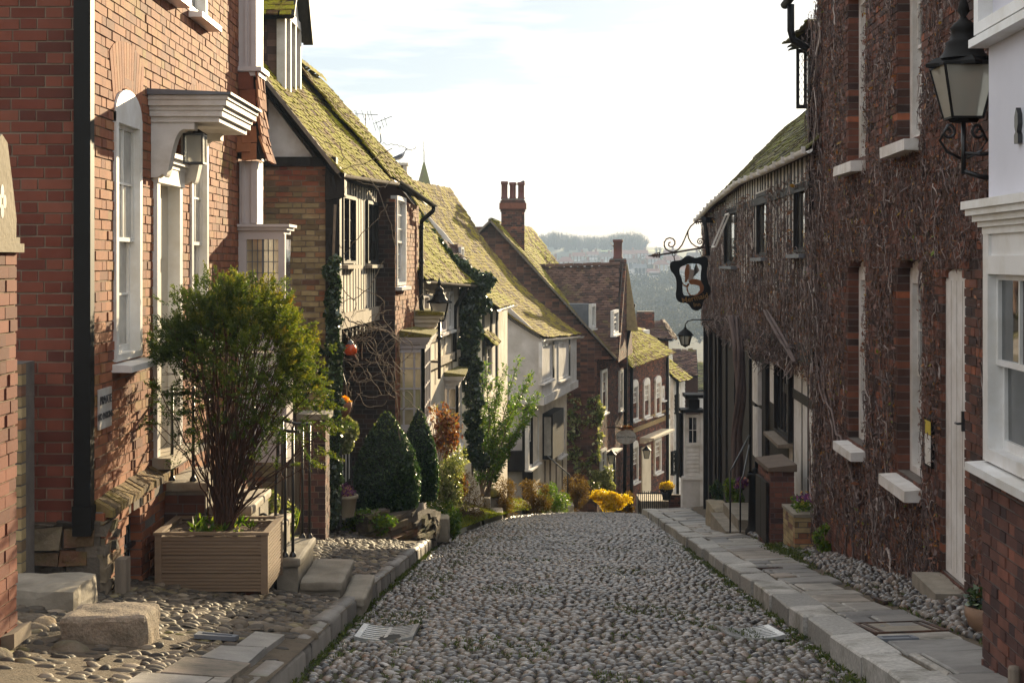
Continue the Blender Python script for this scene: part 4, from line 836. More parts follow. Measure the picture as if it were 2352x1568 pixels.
for xa, xb, ya, yb in ((1243, 1267, 782, 873), (1281, 1304, 782, 868)):
    u0, u1 = FGf.U(xa), FGf.U(xb); um = (xa+xb)/2; sash(Hg, FGf, u0, u1, FGf.uz(um, yb)[1], FGf.uz(um, ya)[1], -.02, 2, 3, .08, M_white_old, M_glass_pale, sill=.08)
    b = MB(); b.box(FGf, u1+.02, u1+.25, FGf.uz(um, yb)[1], FGf.uz(um, ya)[1], -.02, .05); b.build('shutter', M_timber, Hg)
for xa, xb, ya, yb in ((1212, 1236, 948, 1068), (1279, 1296, 938, 1046)):
    u0, u1 = FGl.U(xa), FGl.U(xb); um = (xa+xb)/2; sash(Hg, FGl, u0, u1, FGl.uz(um, yb)[1], FGl.uz(um, ya)[1], -.02, 3, 2, .09, M_white_old, M_glass_pale, sill=.1)
u0, u1 = FGl.U(1246), FGl.U(1272); z0, z1 = FGl.uz(1258, 1046)[1], FGl.uz(1258, 943)[1]; b = MB(); b.box(FGl, u0, u1, z0, z1, 0, .32); bb_ = b.build('square_bay', M_timber, Hg)
b = MB(); fr = Frame(FGl.p(u0, 0, .16), (FGl.n[0], FGl.n[1])); 
nf = Frame(FGl.p(u0-.003, 0, 0), FGl.n); b.quad(*[nf.p(u, z, .004) for u, z in ((.05, z0+.12), (.27, z0+.12), (.27, z1-.1), (.05, z1-.1))]); b.build('pane', M_glass_pale, bb_)
b = MB()
for u in (FGl.U(1250), FGl.U(1262), FGl.U(1276), FGl.U(1290)): b.box(FGl, u, u+.13, -9.2, z0-.1, 0, .03)
b.build('stud', M_oak, Hg)
b = MB(); S_ = tiles(b, (.86, 44.8, -2.22), (2.33, 52, -2.46), (-2.08, 52, 2.46), (-3.25, 44.8, 2.42), w=.19, gauge=.125, sag=.04, bell=.40, wave=.03, seed=12, rag=.012); b.build('roof', [M_tile_mid, M_timber], Hg)
gutter(Hg, (.92, 44.9, -2.30), (2.40, 52, -2.55), .07, M_white_old)
# ================================================================ red gabled house with the big stack
Hh = thing('gabled_house', (.5, 57, -8), 'brown gabled house with clustered red chimney pots', 'house')
FHg = Frame((0, 53, 0), (1, 0)); b = MB(); bricks(b, FHg, -5, 5.2, -9.8, 1.2, lim=lambda z: (-5, min(4.4, -.72+(1.35-z)/1.12)) if z > -3.4 else (-5, 2.94), course=.1, L=.24, W=.24, j=.006, thick=.1); b.build('gable_wall', [M_brick_brown, M_mortar_dark], Hh)
b = MB(); tiles(b, (3.55, 52.9, -3.3), (4.2, 60, -3.9), (.6, 60, .9), (-.72, 52.9, 1.42), w=.22, gauge=.13, sag=.06, wave=.03, seed=21); tiles(b, (-4.2, 60, -2), (-4.4, 52.9, -2), (-.72, 52.9, 1.42), (-.5, 60, 1.4), w=.25, gauge=.16); ridge(b, (-.72, 52.9, 1.44), (-.3, 60, 1.42)); b.build('roof', [M_tile_moss, M_timber], Hh)
b = MB(); b.bar((3.6, 52.8, -3.36), (-.75, 52.8, 1.40), .07, .14, up=(0, 1, 0)); b.bar((-4.4, 52.8, -2.06), (-.75, 52.8, 1.40), .07, .14, up=(0, 1, 0)); b.build('bargeboard', M_oak, Hh)
chimney(Hh, (.03, 55.6, 0), .84, .75, -1.5, 2.22, M_brick_dark, 3, potr=.135, poth=.66)
b = MB(); tiles(b, P(1200, 650, 60.5), P(1296, 622, 65), P(1222, 524, 65), P(1195, 522, 60.5), w=.24, gauge=.15, seed=9); b.build('rear_roof', [M_tile_moss, M_timber], Hh)
# ================================================================ dark tiled cross wing house
Hi = thing('cross_wing_house', (4, 57, -9), 'dark brick house with brown cross roof and a single red chimney pot', 'house')
b = MB(); tiles(b, (1.9, 54.3, -3.45), (3.75, 54.3, -3.45), (4.05, 57.2, -.12), (.9, 57.2, -.2), w=.2, gauge=.12, sag=.03, seed=31); ridge(b, (4.05, 57.2, -.1), (.9, 57.2, -.18), r=.12); b.build('roof', [M_tile_dark, M_timber], Hi)
b = MB(); 
FIg = Frame((2.95, 53.02, 0), (.25, 1)); bricks(b, FIg, .0, 5.4, -11, -3.3, course=.085, L=.24)
FIt = Frame((3.78, 54.3, 0), (.17, 1)); bricks(b, FIt, 0, 5.8, -3.6, -.1, lim=lambda z: (.0+(z+3.6)*.85, 5.8-(z+3.6)*.8), course=.085, L=.24); b.build('wall', [M_brick_dark, M_mortar_dark], Hi)
chimney(Hi, (4.0, 57.7, 0), .62, .6, -4, .05, M_brick_dark, 1, corbel=False, potr=.19, poth=.75)
b = MB(); b.hexa([(3.72, 57.45, -2.6), (4.31, 57.45, -.1), (3.72, 58, -2.6), (4.31, 58, -.1), (4.75, 57.45, -2.6), (4.35, 57.45, -.1), (4.75, 58, -2.6), (4.35, 58, -.1)]); b.build('stack_shoulder', M_brick_old, Hi)
for xa, xb, ya, yb, fq in ((1379, 1391, 848, 947, FIg), (1377, 1389, 1030, 1125, FIg), (1405, 1417, 712, 766, FIt), (1420, 1428, 850, 940, FIg)):
    u0, u1 = fq.U(xa), fq.U(xb); um = (xa+xb)/2; sash(Hi, fq, u0, u1, fq.uz(um, yb)[1], fq.uz(um, ya)[1], .02, 2, 2, .1, M_white, M_glass_pale, sill=.08)
b = MB(); fr = Frame((2.72, 53.3, 0), (.3, 1)); zz = fr.uz(1337, 757)[1]; b.prism(Frame((0, 53.3, 0), (1, 0)), [(1.8, zz+.35), (2.7, zz), (2.7, zz+.85), (1.6, zz+.85)], -.9, 0); dmr = b.build('lead_dormer', M_lead, Hi)
sash(dmr, fr, -.02, .62, zz, zz+.85, .02, 2, 1, .1, M_white, M_glass_pale, split=False, sill=.05)
b = MB(); u_ = FIg.U(1426); b.tube([FIg.p(u_, -1.6, .5), FIg.p(u_, -3.3, .2), FIg.p(u_, -11, .12)], .07, 8); b.build('drainpipe', M_blackpaint, Hi)
dc = MB(); u0 = FIg.U(1393); dz = FIg.uz(1400, 1045)[1]; dc.box(FIg, u0, u0+1.0, dz-2.3, dz, 0, .06); dcc = dc.build('door_case', M_cream, Hi); dc = MB(); moulding(dc, FIg, u0-.1, u0+1.1, [(dz, .1), (dz+.08, .25), (dz+.16, .4), (dz+.22, .4)]); dc.build('door_hood', M_white_old, dcc)
# ================================================================ brick house with arched sashes
FJ = Frame((4.43, 59.6, 0), (.36, 1)); Hj = thing('sash_house', (5, 62, -10), 'brown brick house with tall arched white sashes and mossy roof', 'house')
uJ = FJ.U(1536); zE = FJ.uz(1440, 838)[1]
b = MB(); bricks(b, FJ, 0, uJ, -12.6, zE, course=.085, L=.24); b.build('wall', [M_brick_dark, M_mortar_dark], Hj)
b = MB(); bricks(b, Frame(FJ.p(0, 0, -.0), (1, 0)), -1.6, -.02, -12, zE, course=.09, L=.24); b.build('side_wall', [M_brick_dark, M_mortar_dark], Hj)
q0 = FJ.p(-.1, zE-.02, .2); q1 = FJ.p(uJ+.1, zE+.12, .2); b = MB(); rr = P(1428, 752, 61.5); r1 = P(1478, 758, 68.2); tiles(b, q0, q1, r1, rr, w=.22, gauge=.14, sag=.03, seed=41); ridge(b, rr, r1, r=.13); b.build('roof', [M_tile_moss, M_timber], Hj)
b = MB(); b.quad(FJ.p(0, zE, .0), rr, rr-(0, 0, 3), FJ.p(0, zE-2, 0)); b.build('roof_gable', M_brick_dark, Hj)
for xa, xb, ya, yb, ar in ((1449, 1463, 871, 964, .2), (1476, 1490, 867, 957, .2), (1503, 1516, 862, 951, .2), (1448, 1463, 1011, 1106, .2), (1501, 1516, 1008, 1084, 0), (1517, 1523, 886, 918, 0)):
    u0, u1 = FJ.U(xa), FJ.U(xb); um = (xa+xb)/2; sash(Hj, FJ, u0, u1, FJ.uz(um, yb)[1], FJ.uz(um, ya)[1], .02, 3 if u1-u0 > .6 else 1, 3 if u1-u0 > .6 else 2, .1, M_white, M_glass_pale, arch=ar, sill=.1, bar=.03)
b = MB(); z = FJ.uz(1490, 971)[1]; b.box(FJ, 0, uJ, z-.14, z+.04, 0, .06); b.box(FJ, 0, uJ, z+.22, z+.30, 0, .05); b.build('string_course', M_brick_old, Hj)
u0, u1 = FJ.U(1472), FJ.U(1492); z1 = FJ.uz(1482, 1024)[1]; b = MB(); b.box(FJ, u0, u1, z1-2.3, z1, .0, .06); b.build('door', M_cream, Hj)
b = MB(); moulding(b, FJ, u0-.2, FJ.U(1519), [(z1+.2, .2), (z1+.28, .4), (z1+.36, .6), (z1+.44, .6)]); hh = b.build('door_hood', M_cream, Hj)
for xx in (1444, 1527): 
    u = FJ.U(xx); downpipe(Hj, [FJ.p(u, zE-.05, .12), FJ.p(u, -12, .12)], .07)
Fdj = Frame(FJ.p(FJ.U(1449), 0, -1.0), FJ.u); z0, z1 = Fdj.uz(1457, 760)[1], Fdj.uz(1457, 712)[1]; b = MB(); b.box(Fdj, -.1, .85, z0-.3, z1+.05, -1.6, -.06); dmr = b.build('lead_dormer', M_blackpaint, Hj); sash(dmr, Fdj, 0, .75, z0, z1, -.02, 3, 1, .09, M_white, M_glass_pale, split=False, sill=.05)
# ================================================================ weatherboarded house and roofs beyond
FK = Frame(FJ.p(uJ+.3, 0, .1), (.42, 1)); Hk = thing('weatherboard_house', FK.p(2, -12, 0), 'white weatherboarded house below the brown brick one', 'house')
uK = FK.U(1572); zK = FK.uz(1545, 876)[1]; b = MB()
z = -13.6
while z < zK: b.hexa([FK.p(u, zz, d) for u in (0, uK) for d, zz_ in (((.035), 0), (-.1, 0)) for zz in (z, z+.19)]) if False else b.add([FK.p(0, z, .04), FK.p(uK, z, .04), FK.p(uK, z+.19, .012), FK.p(0, z+.19, .012), FK.p(0, z, -.1), FK.p(uK, z, -.1), FK.p(uK, z+.19, -.1), FK.p(0, z+.19, -.1)], [(0, 1, 2, 3), (0, 4, 5, 1), (1, 5, 6, 2), (0, 3, 7, 4), (3, 2, 6, 7)]); z += .185
b.build('wall', M_white_old, Hk)
b = MB(); q0 = FK.p(-.3, zK+.05, .35); q1 = FK.p(uK, zK+.05, .35); tiles(b, q0, q1, q1+np.array((-1.3, .6, 1.1)), q0+np.array((-1.2, .5, 1.1)), w=.22, gauge=.14, seed=51); b.build('roof', [M_tile_moss, M_timber], Hk)
b = MB(); b.box(Frame(FK.p(-.1, 0, -1.3), FK.u), 0, .9, zK, zK+2.2, -.6, 0); b.build('tall_gable', M_white_old, Hk)
for xa, xb, ya, yb in ((1548, 1556, 905, 945), (1541, 1549, 1035, 1085), (1552, 1559, 1030, 1078)):
    u0, u1 = FK.U(xa), FK.U(xb); um = (xa+xb)/2; sash(Hk, FK, u0, u1, FK.uz(um, yb)[1], FK.uz(um, ya)[1], .05, 2, 2, .1, M_blackpaint, M_glass, sill=.05)
downpipe(Hk, [FK.p(.25, zK, .15), FK.p(.25, -13, .15)], .07)
Hl = thing('tiled_house', P(1510, 900, 72), 'low brown tiled house roof behind the arched sash house', 'house')
b = MB(); tiles(b, P(1448, 775, 70), P(1545, 778, 70), P(1522, 737, 73), P(1465, 736, 73), w=.25, gauge=.16, seed=61); tiles(b, P(1545, 778, 70), P(1552, 772, 75), P(1528, 738, 75), P(1522, 737, 73), w=.25, gauge=.16, seed=62); b.build('roof', [M_tile_dark, M_timber], Hl)
b = MB(); box3(b, 6.0, 7.2, 70.2, 75, -12, -3.5); b.build('wall', M_brick_dark, Hl)
chimney(Hl, P(1482, 730, 72)*(1, 1, 0), .8, .6, -4, P(1482, 717, 72)[2], M_brick_dark, 0, corbel=False)
Hm = thing('hipped_house', P(1575, 900, 78), 'small brown roofed house low at the street end', 'house')
b = MB(); tiles(b, P(1549, 862, 76), P(1604, 862, 76), P(1600, 800, 79), P(1545, 802, 79), w=.25, gauge=.16, seed=71); b.build('roof', [M_tile_dark, M_timber], Hm)
b = MB(); p0, p1 = P(1552, 862, 76.4), P(1603, 862, 76.4); box3(b, p0[0], p1[0], 76.4, 79, -17, p0[2]); b.build('wall', M_brick_dark, Hm)
Hn = thing('slate_house', P(1600, 900, 90), 'mossy roofed house low in the valley behind the inn lantern', 'house')
b = MB(); tiles(b, P(1585, 895, 86), P(1640, 895, 86), P(1640, 830, 91), P(1590, 830, 91), w=.3, gauge=.2, seed=81); b.build('roof', [M_tile_inn, M_timber], Hn); b = MB(); p0, p1 = P(1588, 895, 86.4), P(1640, 895, 86.4); box3(b, p0[0], p1[0], 86.4, 91, -20, p0[2]); b.build('wall', M_plaster, Hn)
# ================================================================ creepered brick house on the right
FM = Frame((3.05, 0, 0), (-.045, -1)); uM = lambda Y: -Y*1.00101
Hr = thing('creeper_house', (3.7, 15, -3.2), 'dark brick house with white sills and white arched door, covered in bare creeper', 'house')
wins = [(uM(14.7), uM(13.65), -2.02, .02, .12), (uM(17.4), uM(16.36), -2.02, .02, .12), (uM(14.7), uM(13.65), 1.12, 3.0, 0), (uM(17.4), uM(16.36), 1.10, 3.0, 0)]
door = (uM(12.87), uM(12.12), -2.62, -.06, .12)
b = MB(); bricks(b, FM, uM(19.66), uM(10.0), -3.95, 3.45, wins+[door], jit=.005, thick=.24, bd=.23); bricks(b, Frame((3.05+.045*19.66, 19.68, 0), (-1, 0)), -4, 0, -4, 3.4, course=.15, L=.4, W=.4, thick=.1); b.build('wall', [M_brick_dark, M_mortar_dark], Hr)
b = MB(); b.box(FM, uM(19.66), uM(10), -4.2, 3.5, -.5, -.35); b.build('inner_wall', M_mortar_dark, Hr)
for k, (a, c, z0, z1, ar) in enumerate(wins):
    sash(Hr, FM, a, c, z0, z1, -.17, 2, 2, .11, M_white_old, M_glass_grey, arch=ar, sill=0, depth=.05)
    b = MB(); V = np.array([FM.p(u, z, d) for u in (a-.06, c+.03) for d in (.16, -.2) for z in (z0-.13, z0-.01-(.02 if d > 0 else 0))]); b.hexa(V+RNG.normal(0, .004, V.shape)); b.build('sill', M_white_old, Hr)
b = MB(); u0, u1, z0, z1, ar = door; c = (u0+u1)/2; hw = (u1-u0)/2; z0 += .02
b.prism(FM, [(u0, z0), (u1, z0)]+[(c+hw*math.cos(i*math.pi/12), z1-ar+ar*math.sin(i*math.pi/12)) for i in range(13)], -.2, -.03); dd = b.build('door', M_white_old, Hr)
b = MB(); b.box(FM, u1-.12, u1-.09, -1.36, -1.2, -.03, .0); b.tube([FM.p(u1-.105, -1.3, .0), FM.p(u1-.105, -1.3, .03), FM.p(u1-.16, -1.3, .035)], .01, 6); b.build('door_handle', M_iron, dd)
b = MB()
for k in range(1, 4): u = u0+(u1-u0)*k/4; b.box(FM, u-.003, u+.003, z0+.05, z1-.1, -.03, -.0285)
b.build('board_joint', M_oak, dd)
b = MB(); b.hexa([FM.p(u, z, d) for u in (u0-.06, u1+.05) for d in (.24, -.2) for z in (-2.74, -2.63)]); b.build('doorstep', M_stone, Hr)
b = MB(); tiles(b, (3.3+.045*10, 10, 3.45), (3.3+.045*19.7, 19.9, 3.45), (6+.045*19.7, 19.9, 6), (6.45, 10, 6), w=.3, gauge=.2); b.build('roof', [M_tile_dark, M_timber], Hr)
eo = 3.05+.045*19.75; gutter(Hr, (eo-.36, 20.0, 3.36), (eo-.42, 18.4, 3.40), .06)
downpipe(Hr, [(eo-.33, 19.75, 3.32), (eo-.33, 19.75, 2.98), (eo-.30, 19.75, 2.86), (eo-.10, 19.75, 2.74), (eo-.05, 19.75, 2.62), (eo-.05, 19.75, .4)], .05, None, [(eo-.05, 19.75, 2.2), (eo-.05, 19.75, 1.0)])
ob = thing('notice_board', FM.p(uM(13.2), -1.5, .02), 'narrow framed notice with yellow heading between window and white door', 'notice')
b = MB(); b.box(FM, uM(13.36), uM(13.10), -1.78, -1.36, .01, .04); b.build('frame', M_blackpaint, ob); b = MB(); b.box(FM, uM(13.34), uM(13.12), -1.76, -1.50, .03, .043); b.build('paper', M_white, ob); b = MB(); b.box(FM, uM(13.34), uM(13.12), -1.495, -1.38, .03, .043); b.build('heading', simple('faded_yellow', (.55, .42, .04), .6, .1, 5, 0), ob)
# ================================================================ white bay fronted house, far right edge
FL = Frame((2.24, 0, 0), (-.045, -1)); uL = lambda Y: -Y*1.00101
Hw = thing('white_bay_house', (2.7, 7.5, -2.2), 'white rendered house with sash bay over dark brick at right edge', 'house')
a, c = uL(8.52), uL(6.0)
b = MB(); bricks(b, FL, a, c, -2.6, -1.17, jit=.004, course=.066, L=.2, W=.1); bricks(b, Frame((2.24+.045*8.52, 8.53, 0), (-1, 0)), -1.2, -.03, -2.8, -1.17, thick=.1); b.build('brick_base', [M_brick_pav, M_mortar_dark], Hw)
b = MB(); b.box(FL, a+.03, c, .34, 3.2, -.9, -.03); b.build('upper_wall', M_plaster_lilac, Hw)
b = MB(); b.hexa([FL.p(u, z, d) for u in (a-.02, c) for d in (.09, -.2) for z in (-1.165, -1.10-(.02 if d > 0 else 0))]); b.build('sill', M_white, Hw)
b = MB(); moulding(b, FL, a, c, [(.15, .0), (.19, .02), (.22, .045), (.255, .075), (.29, .095), (.335, .095)], ret0=True); b.box(FL, a, c, .03, .15, -.2, -.02); b.build('cornice', M_white, Hw)
sash(Hw, FL, a+.02, uL(7.05), -1.10, .03, -.05, 3, 1, .10, M_white, M_glass, sill=0, bar=.022); sash(Hw, FL, uL(7.03), c, -1.10, .03, -.05, 3, 1, .10, M_white, M_glass, sill=0)
b = MB(); b.hexa([FL.p(u, z, d) for u in (a-.02, c) for d in (.07, -.2) for z in (1.19, 1.25-(.015 if d > 0 else 0))]); b.build('sill', M_white, Hw)
sash(Hw, FL, a+.02, uL(7.05), 1.255, 2.6, .0, 3, 1, .09, M_white, M_glass, sill=0)
b = MB(); b.box(Frame((2.24+.045*8.50, 8.50, 0), (-1, 0)), -1, 0, -1.1, .3, -.1, 0); b.build('end_wall', M_white, Hw)
pl = MB(); up, zp = FL.uz(2331, 330); fr = FL.shift(-.03)
pl.prism(fr, [(up-.035, zp-.0), (up+.035, zp), (up+.035, zp+.045), (up+.015, zp+.06), (up+.035, zp+.10), (up+.03, zp+.15), (up+.0, zp+.185), (up-.03, zp+.14), (up-.03, zp+.09), (up-.012, zp+.06), (up-.035, zp+.045)], 0, .025)
o = pl.build('fire_mark', M_iron); tag(o, 'small dark metal insurance plaque on the white wall', 'plaque')
b = MB(); b.lathe((2.55, 7.75, -2.34), [(.032, 0), (.032, .27), (.026, .285), (0, .285)], 10); tag(b.build('standpipe', M_oak), 'short grey capped pipe at the white bay house foot', 'pipe')
# ================================================================ the inn
FN = FM; FNl = FM.shift(-.14); Yn0, Yn1 = 19.72, 38.0
Hi_ = thing('timber_inn', (4.3, 28, -4.5), 'long half timbered inn under a curving tiled roof, wrapped in creeper', 'inn')
wn = [(uM(21.7), uM(20.5), .12, 1.06), (uM(26.3), uM(24.8), .08, 1.15), (uM(32.2), uM(29.7), -.08, 1.05)]
ez = lambda Y: float(np.interp(Y, (19, 20, 24, 28, 33.5, 38), (1.47, 1.47, 1.47, 1.50, 1.33, 1.08)))
b = MB(); Yb = [19.72, 20.5, 21.7, 24.8, 26.3, 29.7, 32.2, 35, 38]
for y0, y1 in zip(Yb[:-1], Yb[1:]):
    w_ = [o for o in wn if abs(o[1]-uM(y0)) < .01]
    for z0, z1 in ([(-1.15, w_[0][2]), (w_[0][3], min(ez(y0), ez(y1)))] if w_ else [(-1.15, min(ez(y0), ez(y1)))]): b.box(FN, uM(y1), uM(y0), z0, z1, -.25, -.004)
b.build('upper_infill', M_white_old, Hi_)
b = MB(); y = 19.75
while y < 37.9:
    wd = RNG.uniform(.13, .20)
    for p, q in cut([(-1.15, ez(y))], [(o[2]-.06, o[3]+.04, -o[1]-.3, -o[0]-.0) for o in wn], y): b.box(FN, uM(y+wd), uM(y), p, q, -.2, .003+RNG.uniform(0, .003))
    y += wd+RNG.uniform(.16, .28)
b.box(FN, uM(38), uM(19.72), -1.36, -1.14, -.3, .05); b.box(FN, uM(38), uM(19.72), .96, 1.08, -.2, .03); b.build('timber_frame', M_timber, Hi_)
for i, (a, c, z0, z1) in enumerate(wn):
    ww = sash(Hi_, FN, a, c, z0, z1, -.02, 3, 1, .06, M_timber, M_glass_grey, split=False, sill=.10, sillm=M_lead)
    if i == 2:   # top hung light pushed open
        m = MB(); q = [FN.p(a+.3, z1-.08, .02), FN.p(a+1.1, z1-.08, .02), FN.p(a+1.1, z1-.75, .30), FN.p(a+.3, z1-.75, .30)]
        for k in range(4): m.bar(q[k], q[(k+1) % 4], .035)
        m.build('casement', M_white_old, ww)
b = MB(); yb = [19.72, 20.4, 21.5, 23.6, 38]
b.box(FNl, uM(23.4), uM(19.72), -4.3, -1.3, -.25, -.004); b.build('lower_infill', M_white_old, Hi_)
b = MB(); b.box(FNl, uM(38), uM(23.4), -6.6, -1.3, -.25, -.012); b.build('lower_wall', M_timber, Hi_)
for xx, wd in ((1877, .05), (1867, .05), (1856, .10), (1842, .05), (1822, .07)):
    b = MB(); u = FNl.U(xx); b.box(FNl, u-wd/2, u+wd/2, -4.2, -1.3, -.2, .004); b.build('stud', M_timber, Hi_)
u0, u1 = FNl.U(1820), FNl.U(1878); z_ = FNl.uz(1850, 918)[1]; b = MB(); b.box(FNl, u0-1.0, u1, z_-.08, z_+.06, -.2, .012); b.build('rail', M_timber, Hi_)
for xx in (1762, 1738, 1722, 1700, 1690, 1668, 1655, 1645, 1634): b = MB(); u = FNl.U(xx); b.box(FNl, u-.16, u+.16, -6.6, -1.3, -.2, .03+.02*(xx % 3)); b.build('stud', M_timber, Hi_)
for xa, xb, ya, yb_ in ((1776, 1787, 795, 925), (1735, 1748, 830, 925), (1736, 1748, 935, 1050)):
    b = MB(); b.box(FNl, FNl.U(xa), FNl.U(xb), FNl.uz((xa+xb)/2, yb_)[1], FNl.uz((xa+xb)/2, ya)[1], -.1, .055); b.build('white_panel', M_white_old, Hi_)
u0, u1 = FNl.U(1787), FNl.U(1821); z0, z1 = FNl.uz(1804, 1002)[1], FNl.uz(1804, 828)[1]
sash(Hi_, FNl, u0, u1, z0, z1, .02, 4, 1, .06, M_timber, M_glass, split=False, sill=.16, sillm=M_oak, bar=.04)
b = MB(); us = [-uM(Y) for Y in (1,)]
nY = np.linspace(19.3, 38.3, 40); E = np.array([(3.05+.045*Y-.10, Y, ez(Y)) for Y in nY]); Rg = np.array([(4.42+.045*Y, Y, ez(Y)+1.50+.03*math.sin(Y)) for Y in nY])
for i in range(0, 39, 3): tiles(b, E[i], E[i+3], Rg[i+3], Rg[i], w=.18, gauge=.11, sag=0, wave=.0, lift=.02, rag=.012)
ridge(b, Rg[0], Rg[-1]); b.build('roof', [M_tile_inn, M_timber], Hi_)
b = MB(); b.grid(np.stack([E+(.0, 0, -.05), Rg+(2.5, 0, -1.8)], 1), 0); b.build('rear_roof', M_tile_dark, Hi_)
b = MB(); b.prism(Frame((0, 38.05, 0), (1, 0)), [(4.78, -6.8), (4.78, 1.0), (6.1, 2.4), (7.4, 1), (7.4, -6.8)], -.1, 0); b.build('end_gable', M_timber, Hi_)
g_ = MB()
for i in range(0, 39):
    A_, B_ = E[i]+(-.07, 0, -.05), E[i+1]+(-.07, 0, -.05); th = np.linspace(math.pi*.95, 2*math.pi*1.02, 7); s_ = np.array((1., 0, 0))
    g_.grid(np.array([[q+s_*math.cos(t)*.06+Z3*math.sin(t)*.06 for t in th] for q in (A_, B_)]), 0, .5); g_.grid(np.array([[q+s_*math.cos(t)*.055+Z3*(math.sin(t)*.055+.002) for t in th] for q in (A_, B_)]), 0, .5, flip=True)
    if i % 2 == 0: g_.bar(A_+(-.065, 0, -.06), A_+(-.065, 0, .03), .05, .02)
g_.build('gutter', M_white_old, Hi_)
# dormer with open leaded casement
Xd = 4.47; b = MB(); FDm = Frame((Xd, 0, 0), (0, -1))
b.box(FDm, -23.1, -23.0, 2.2, 3.3, -.5, 0); b.box(FDm, -21.75, -21.65, 2.2, 3.3, -.5, 0); b.box(FDm, -23.1, -21.65, 3.22, 3.34, -.5, .02); b.box(FDm, -23.1, -21.65, 2.15, 2.27, -.5, .03); b.box(FDm, -22.42, -22.34, 2.27, 3.22, -.1, 0); dw = b.build('dormer', M_timber, Hi_)
b = MB(); b.quad(*[FDm.p(u, z, -.05) for u, z in ((-23, 2.27), (-22.4, 2.27), (-22.4, 3.22), (-23, 3.22))]); b.quad(*[FDm.p(u, z, -.05) for u, z in ((-22.35, 2.27), (-21.75, 2.27), (-21.75, 3.22), (-22.35, 3.22))]); b.build('pane', M_glass_grey, dw)
b = MB(); tiles(b, (Xd-.28, 23.35, 3.30), (Xd-.28, 21.4, 3.36), (Xd+1.5, 21.4, 3.75), (Xd+1.5, 23.35, 3.7), w=.18, gauge=.11, sag=0); b.build('dormer_roof', [M_tile_inn, M_timber], dw)
b = MB(); x0, x1, z0, z1, Yc = 4.29, 4.45, 2.30, 3.20, 23.03
for q in ((x0, x0+.045, z0, z1), (x1-.045, x1, z0, z1)): box3(b, q[0], q[1], Yc-.02, Yc+.02, q[2], q[3])
box3(b, x0+.045, x1-.045, Yc-.02, Yc+.02, z0, z0+.06); box3(b, x0+.045, x1-.045, Yc-.02, Yc+.02, z1-.06, z1)
for k in range(-3, 9):
    for s in (1, -1):
        za = z0+.06+k*.11; p0 = np.array((x0+.045, Yc, za if s > 0 else za+.13)); p1 = np.array((x1-.045, Yc, za+.13 if s > 0 else za))
        if min(p0[2], p1[2]) > z0+.05 and max(p0[2], p1[2]) < z1-.05: b.bar(p0, p1, .005)
b.build('casement', M_timber, dw)
# porch details
pp = thing('brick_pier', (3.8, 21.6, -3.9), 'brick pier with stone cap and low gate by the inn door', 'pier')
b = MB(); bricks(b, Frame((0, 21.3, 0), (1, 0)), 3.61, 3.94, -3.95, -2.93, jit=.006); bricks(b, Frame((3.61, 0, 0), (0, -1)), -22.4, -21.32, -4.1, -2.93, thick=.1); b.build('brickwork', [M_brick_pav, M_mortar_dark], pp)
b = MB(); V = [(x, y, z) for x in (3.57, 3.97) for y in (21.25, 22.43) for z in (-2.93, -2.875+(x-3.57)*.12)]; b.hexa(V); b.build('cap', simple('brown_cap_stone', (.13, .095, .07), .85, .3, 6, .5), pp)
b = MB(); box3(b, 3.56, 3.60, 21.4, 21.85, -3.95, -3.1); box3(b, 3.56, 3.60, 21.87, 22.3, -3.95, -3.1); b.build('gate', M_timber, pp)
bp = thing('black_column', (3.92, 24.6, -4.4), 'short black cast iron column beside the inn steps', 'column')
b = MB(); b.lathe((3.92, 24.6, -4.42), [(.16, 0), (.16, .10), (.13, .13), (.115, .18), (.105, .9), (.14, .94), (.14, 1.0), (.12, 1.02)], 14); b.build('shaft', M_blackpaint, bp); b = MB(); b.lathe((3.92, 24.6, -3.41), [(.05, 0), (.05, .05), (.03, .08), (0, .09)], 10); b.build('finial', M_blackpaint, bp)
rl = thing('handrail', (3.7, 25, -4.3), 'pair of thin iron handrails at the inn entrance', 'handrail')
for dx in (0, .16):
    b = MB(); b.tube([(3.46+dx, 24.2, -4.3), (3.46+dx, 24.2, -3.32-dx), (3.52+dx, 24.3, -3.27-dx), (3.98, 25.6, -2.92-dx)], .014, 6); b.build('rail', M_iron, rl)
tr = thing('brick_trough', (3.85, 20.1, -3.7), 'low brick trough with purple pansies under the inn window', 'planter')
b = MB(); bricks(b, Frame((0, 19.75, 0), (1, 0)), 3.66, 3.95, -3.8, -3.3); bricks(b, Frame((3.66, 0, 0), (0, -1)), -20.6, -19.77, -3.8, -3.3, thick=.1); b.build('brickwork', [M_brick_old, M_mortar_dark], tr); b = MB(); box3(b, 3.64, 3.97, 19.72, 20.6, -3.31, -3.27); b.build('coping', M_stone, tr)
b = MB(); n = 220; C = np.stack([ru(3.7, 3.95, n), ru(19.8, 20.4, n), ru(-3.27, -3.12, n)], -1); b.leaves(C, unit(RNG.normal(size=(n, 3)))*.03, unit(RNG.normal(size=(n, 3)))*.02); b.build('leaves', M_green, tr)
M_purple = leaf_mat('purple_bloom', [(0, (.08, .025, .11)), (.6, (.18, .045, .20)), (.8, (.38, .12, .18)), (1, (.7, .5, .1))], .6, .3)
b = MB(); n = 60; C = np.stack([ru(3.72, 3.95, n), ru(19.75, 20.3, n), ru(-3.14, -3.04, n)], -1); b.leaves(C, unit(RNG.normal(size=(n, 3)))*.028, unit(RNG.normal(size=(n, 3)))*.028); b.build('flowers', M_purple, tr)
st = MB()
for k in range(2): box3(st, 3.5+.22*k, 4.2, 25.0+.1*k, 26.9, -4.75, -4.42+.17*k)
tag(st.build('brick_step', M_stone), 'stone steps up to the inn door behind the brick pier', 'steps')
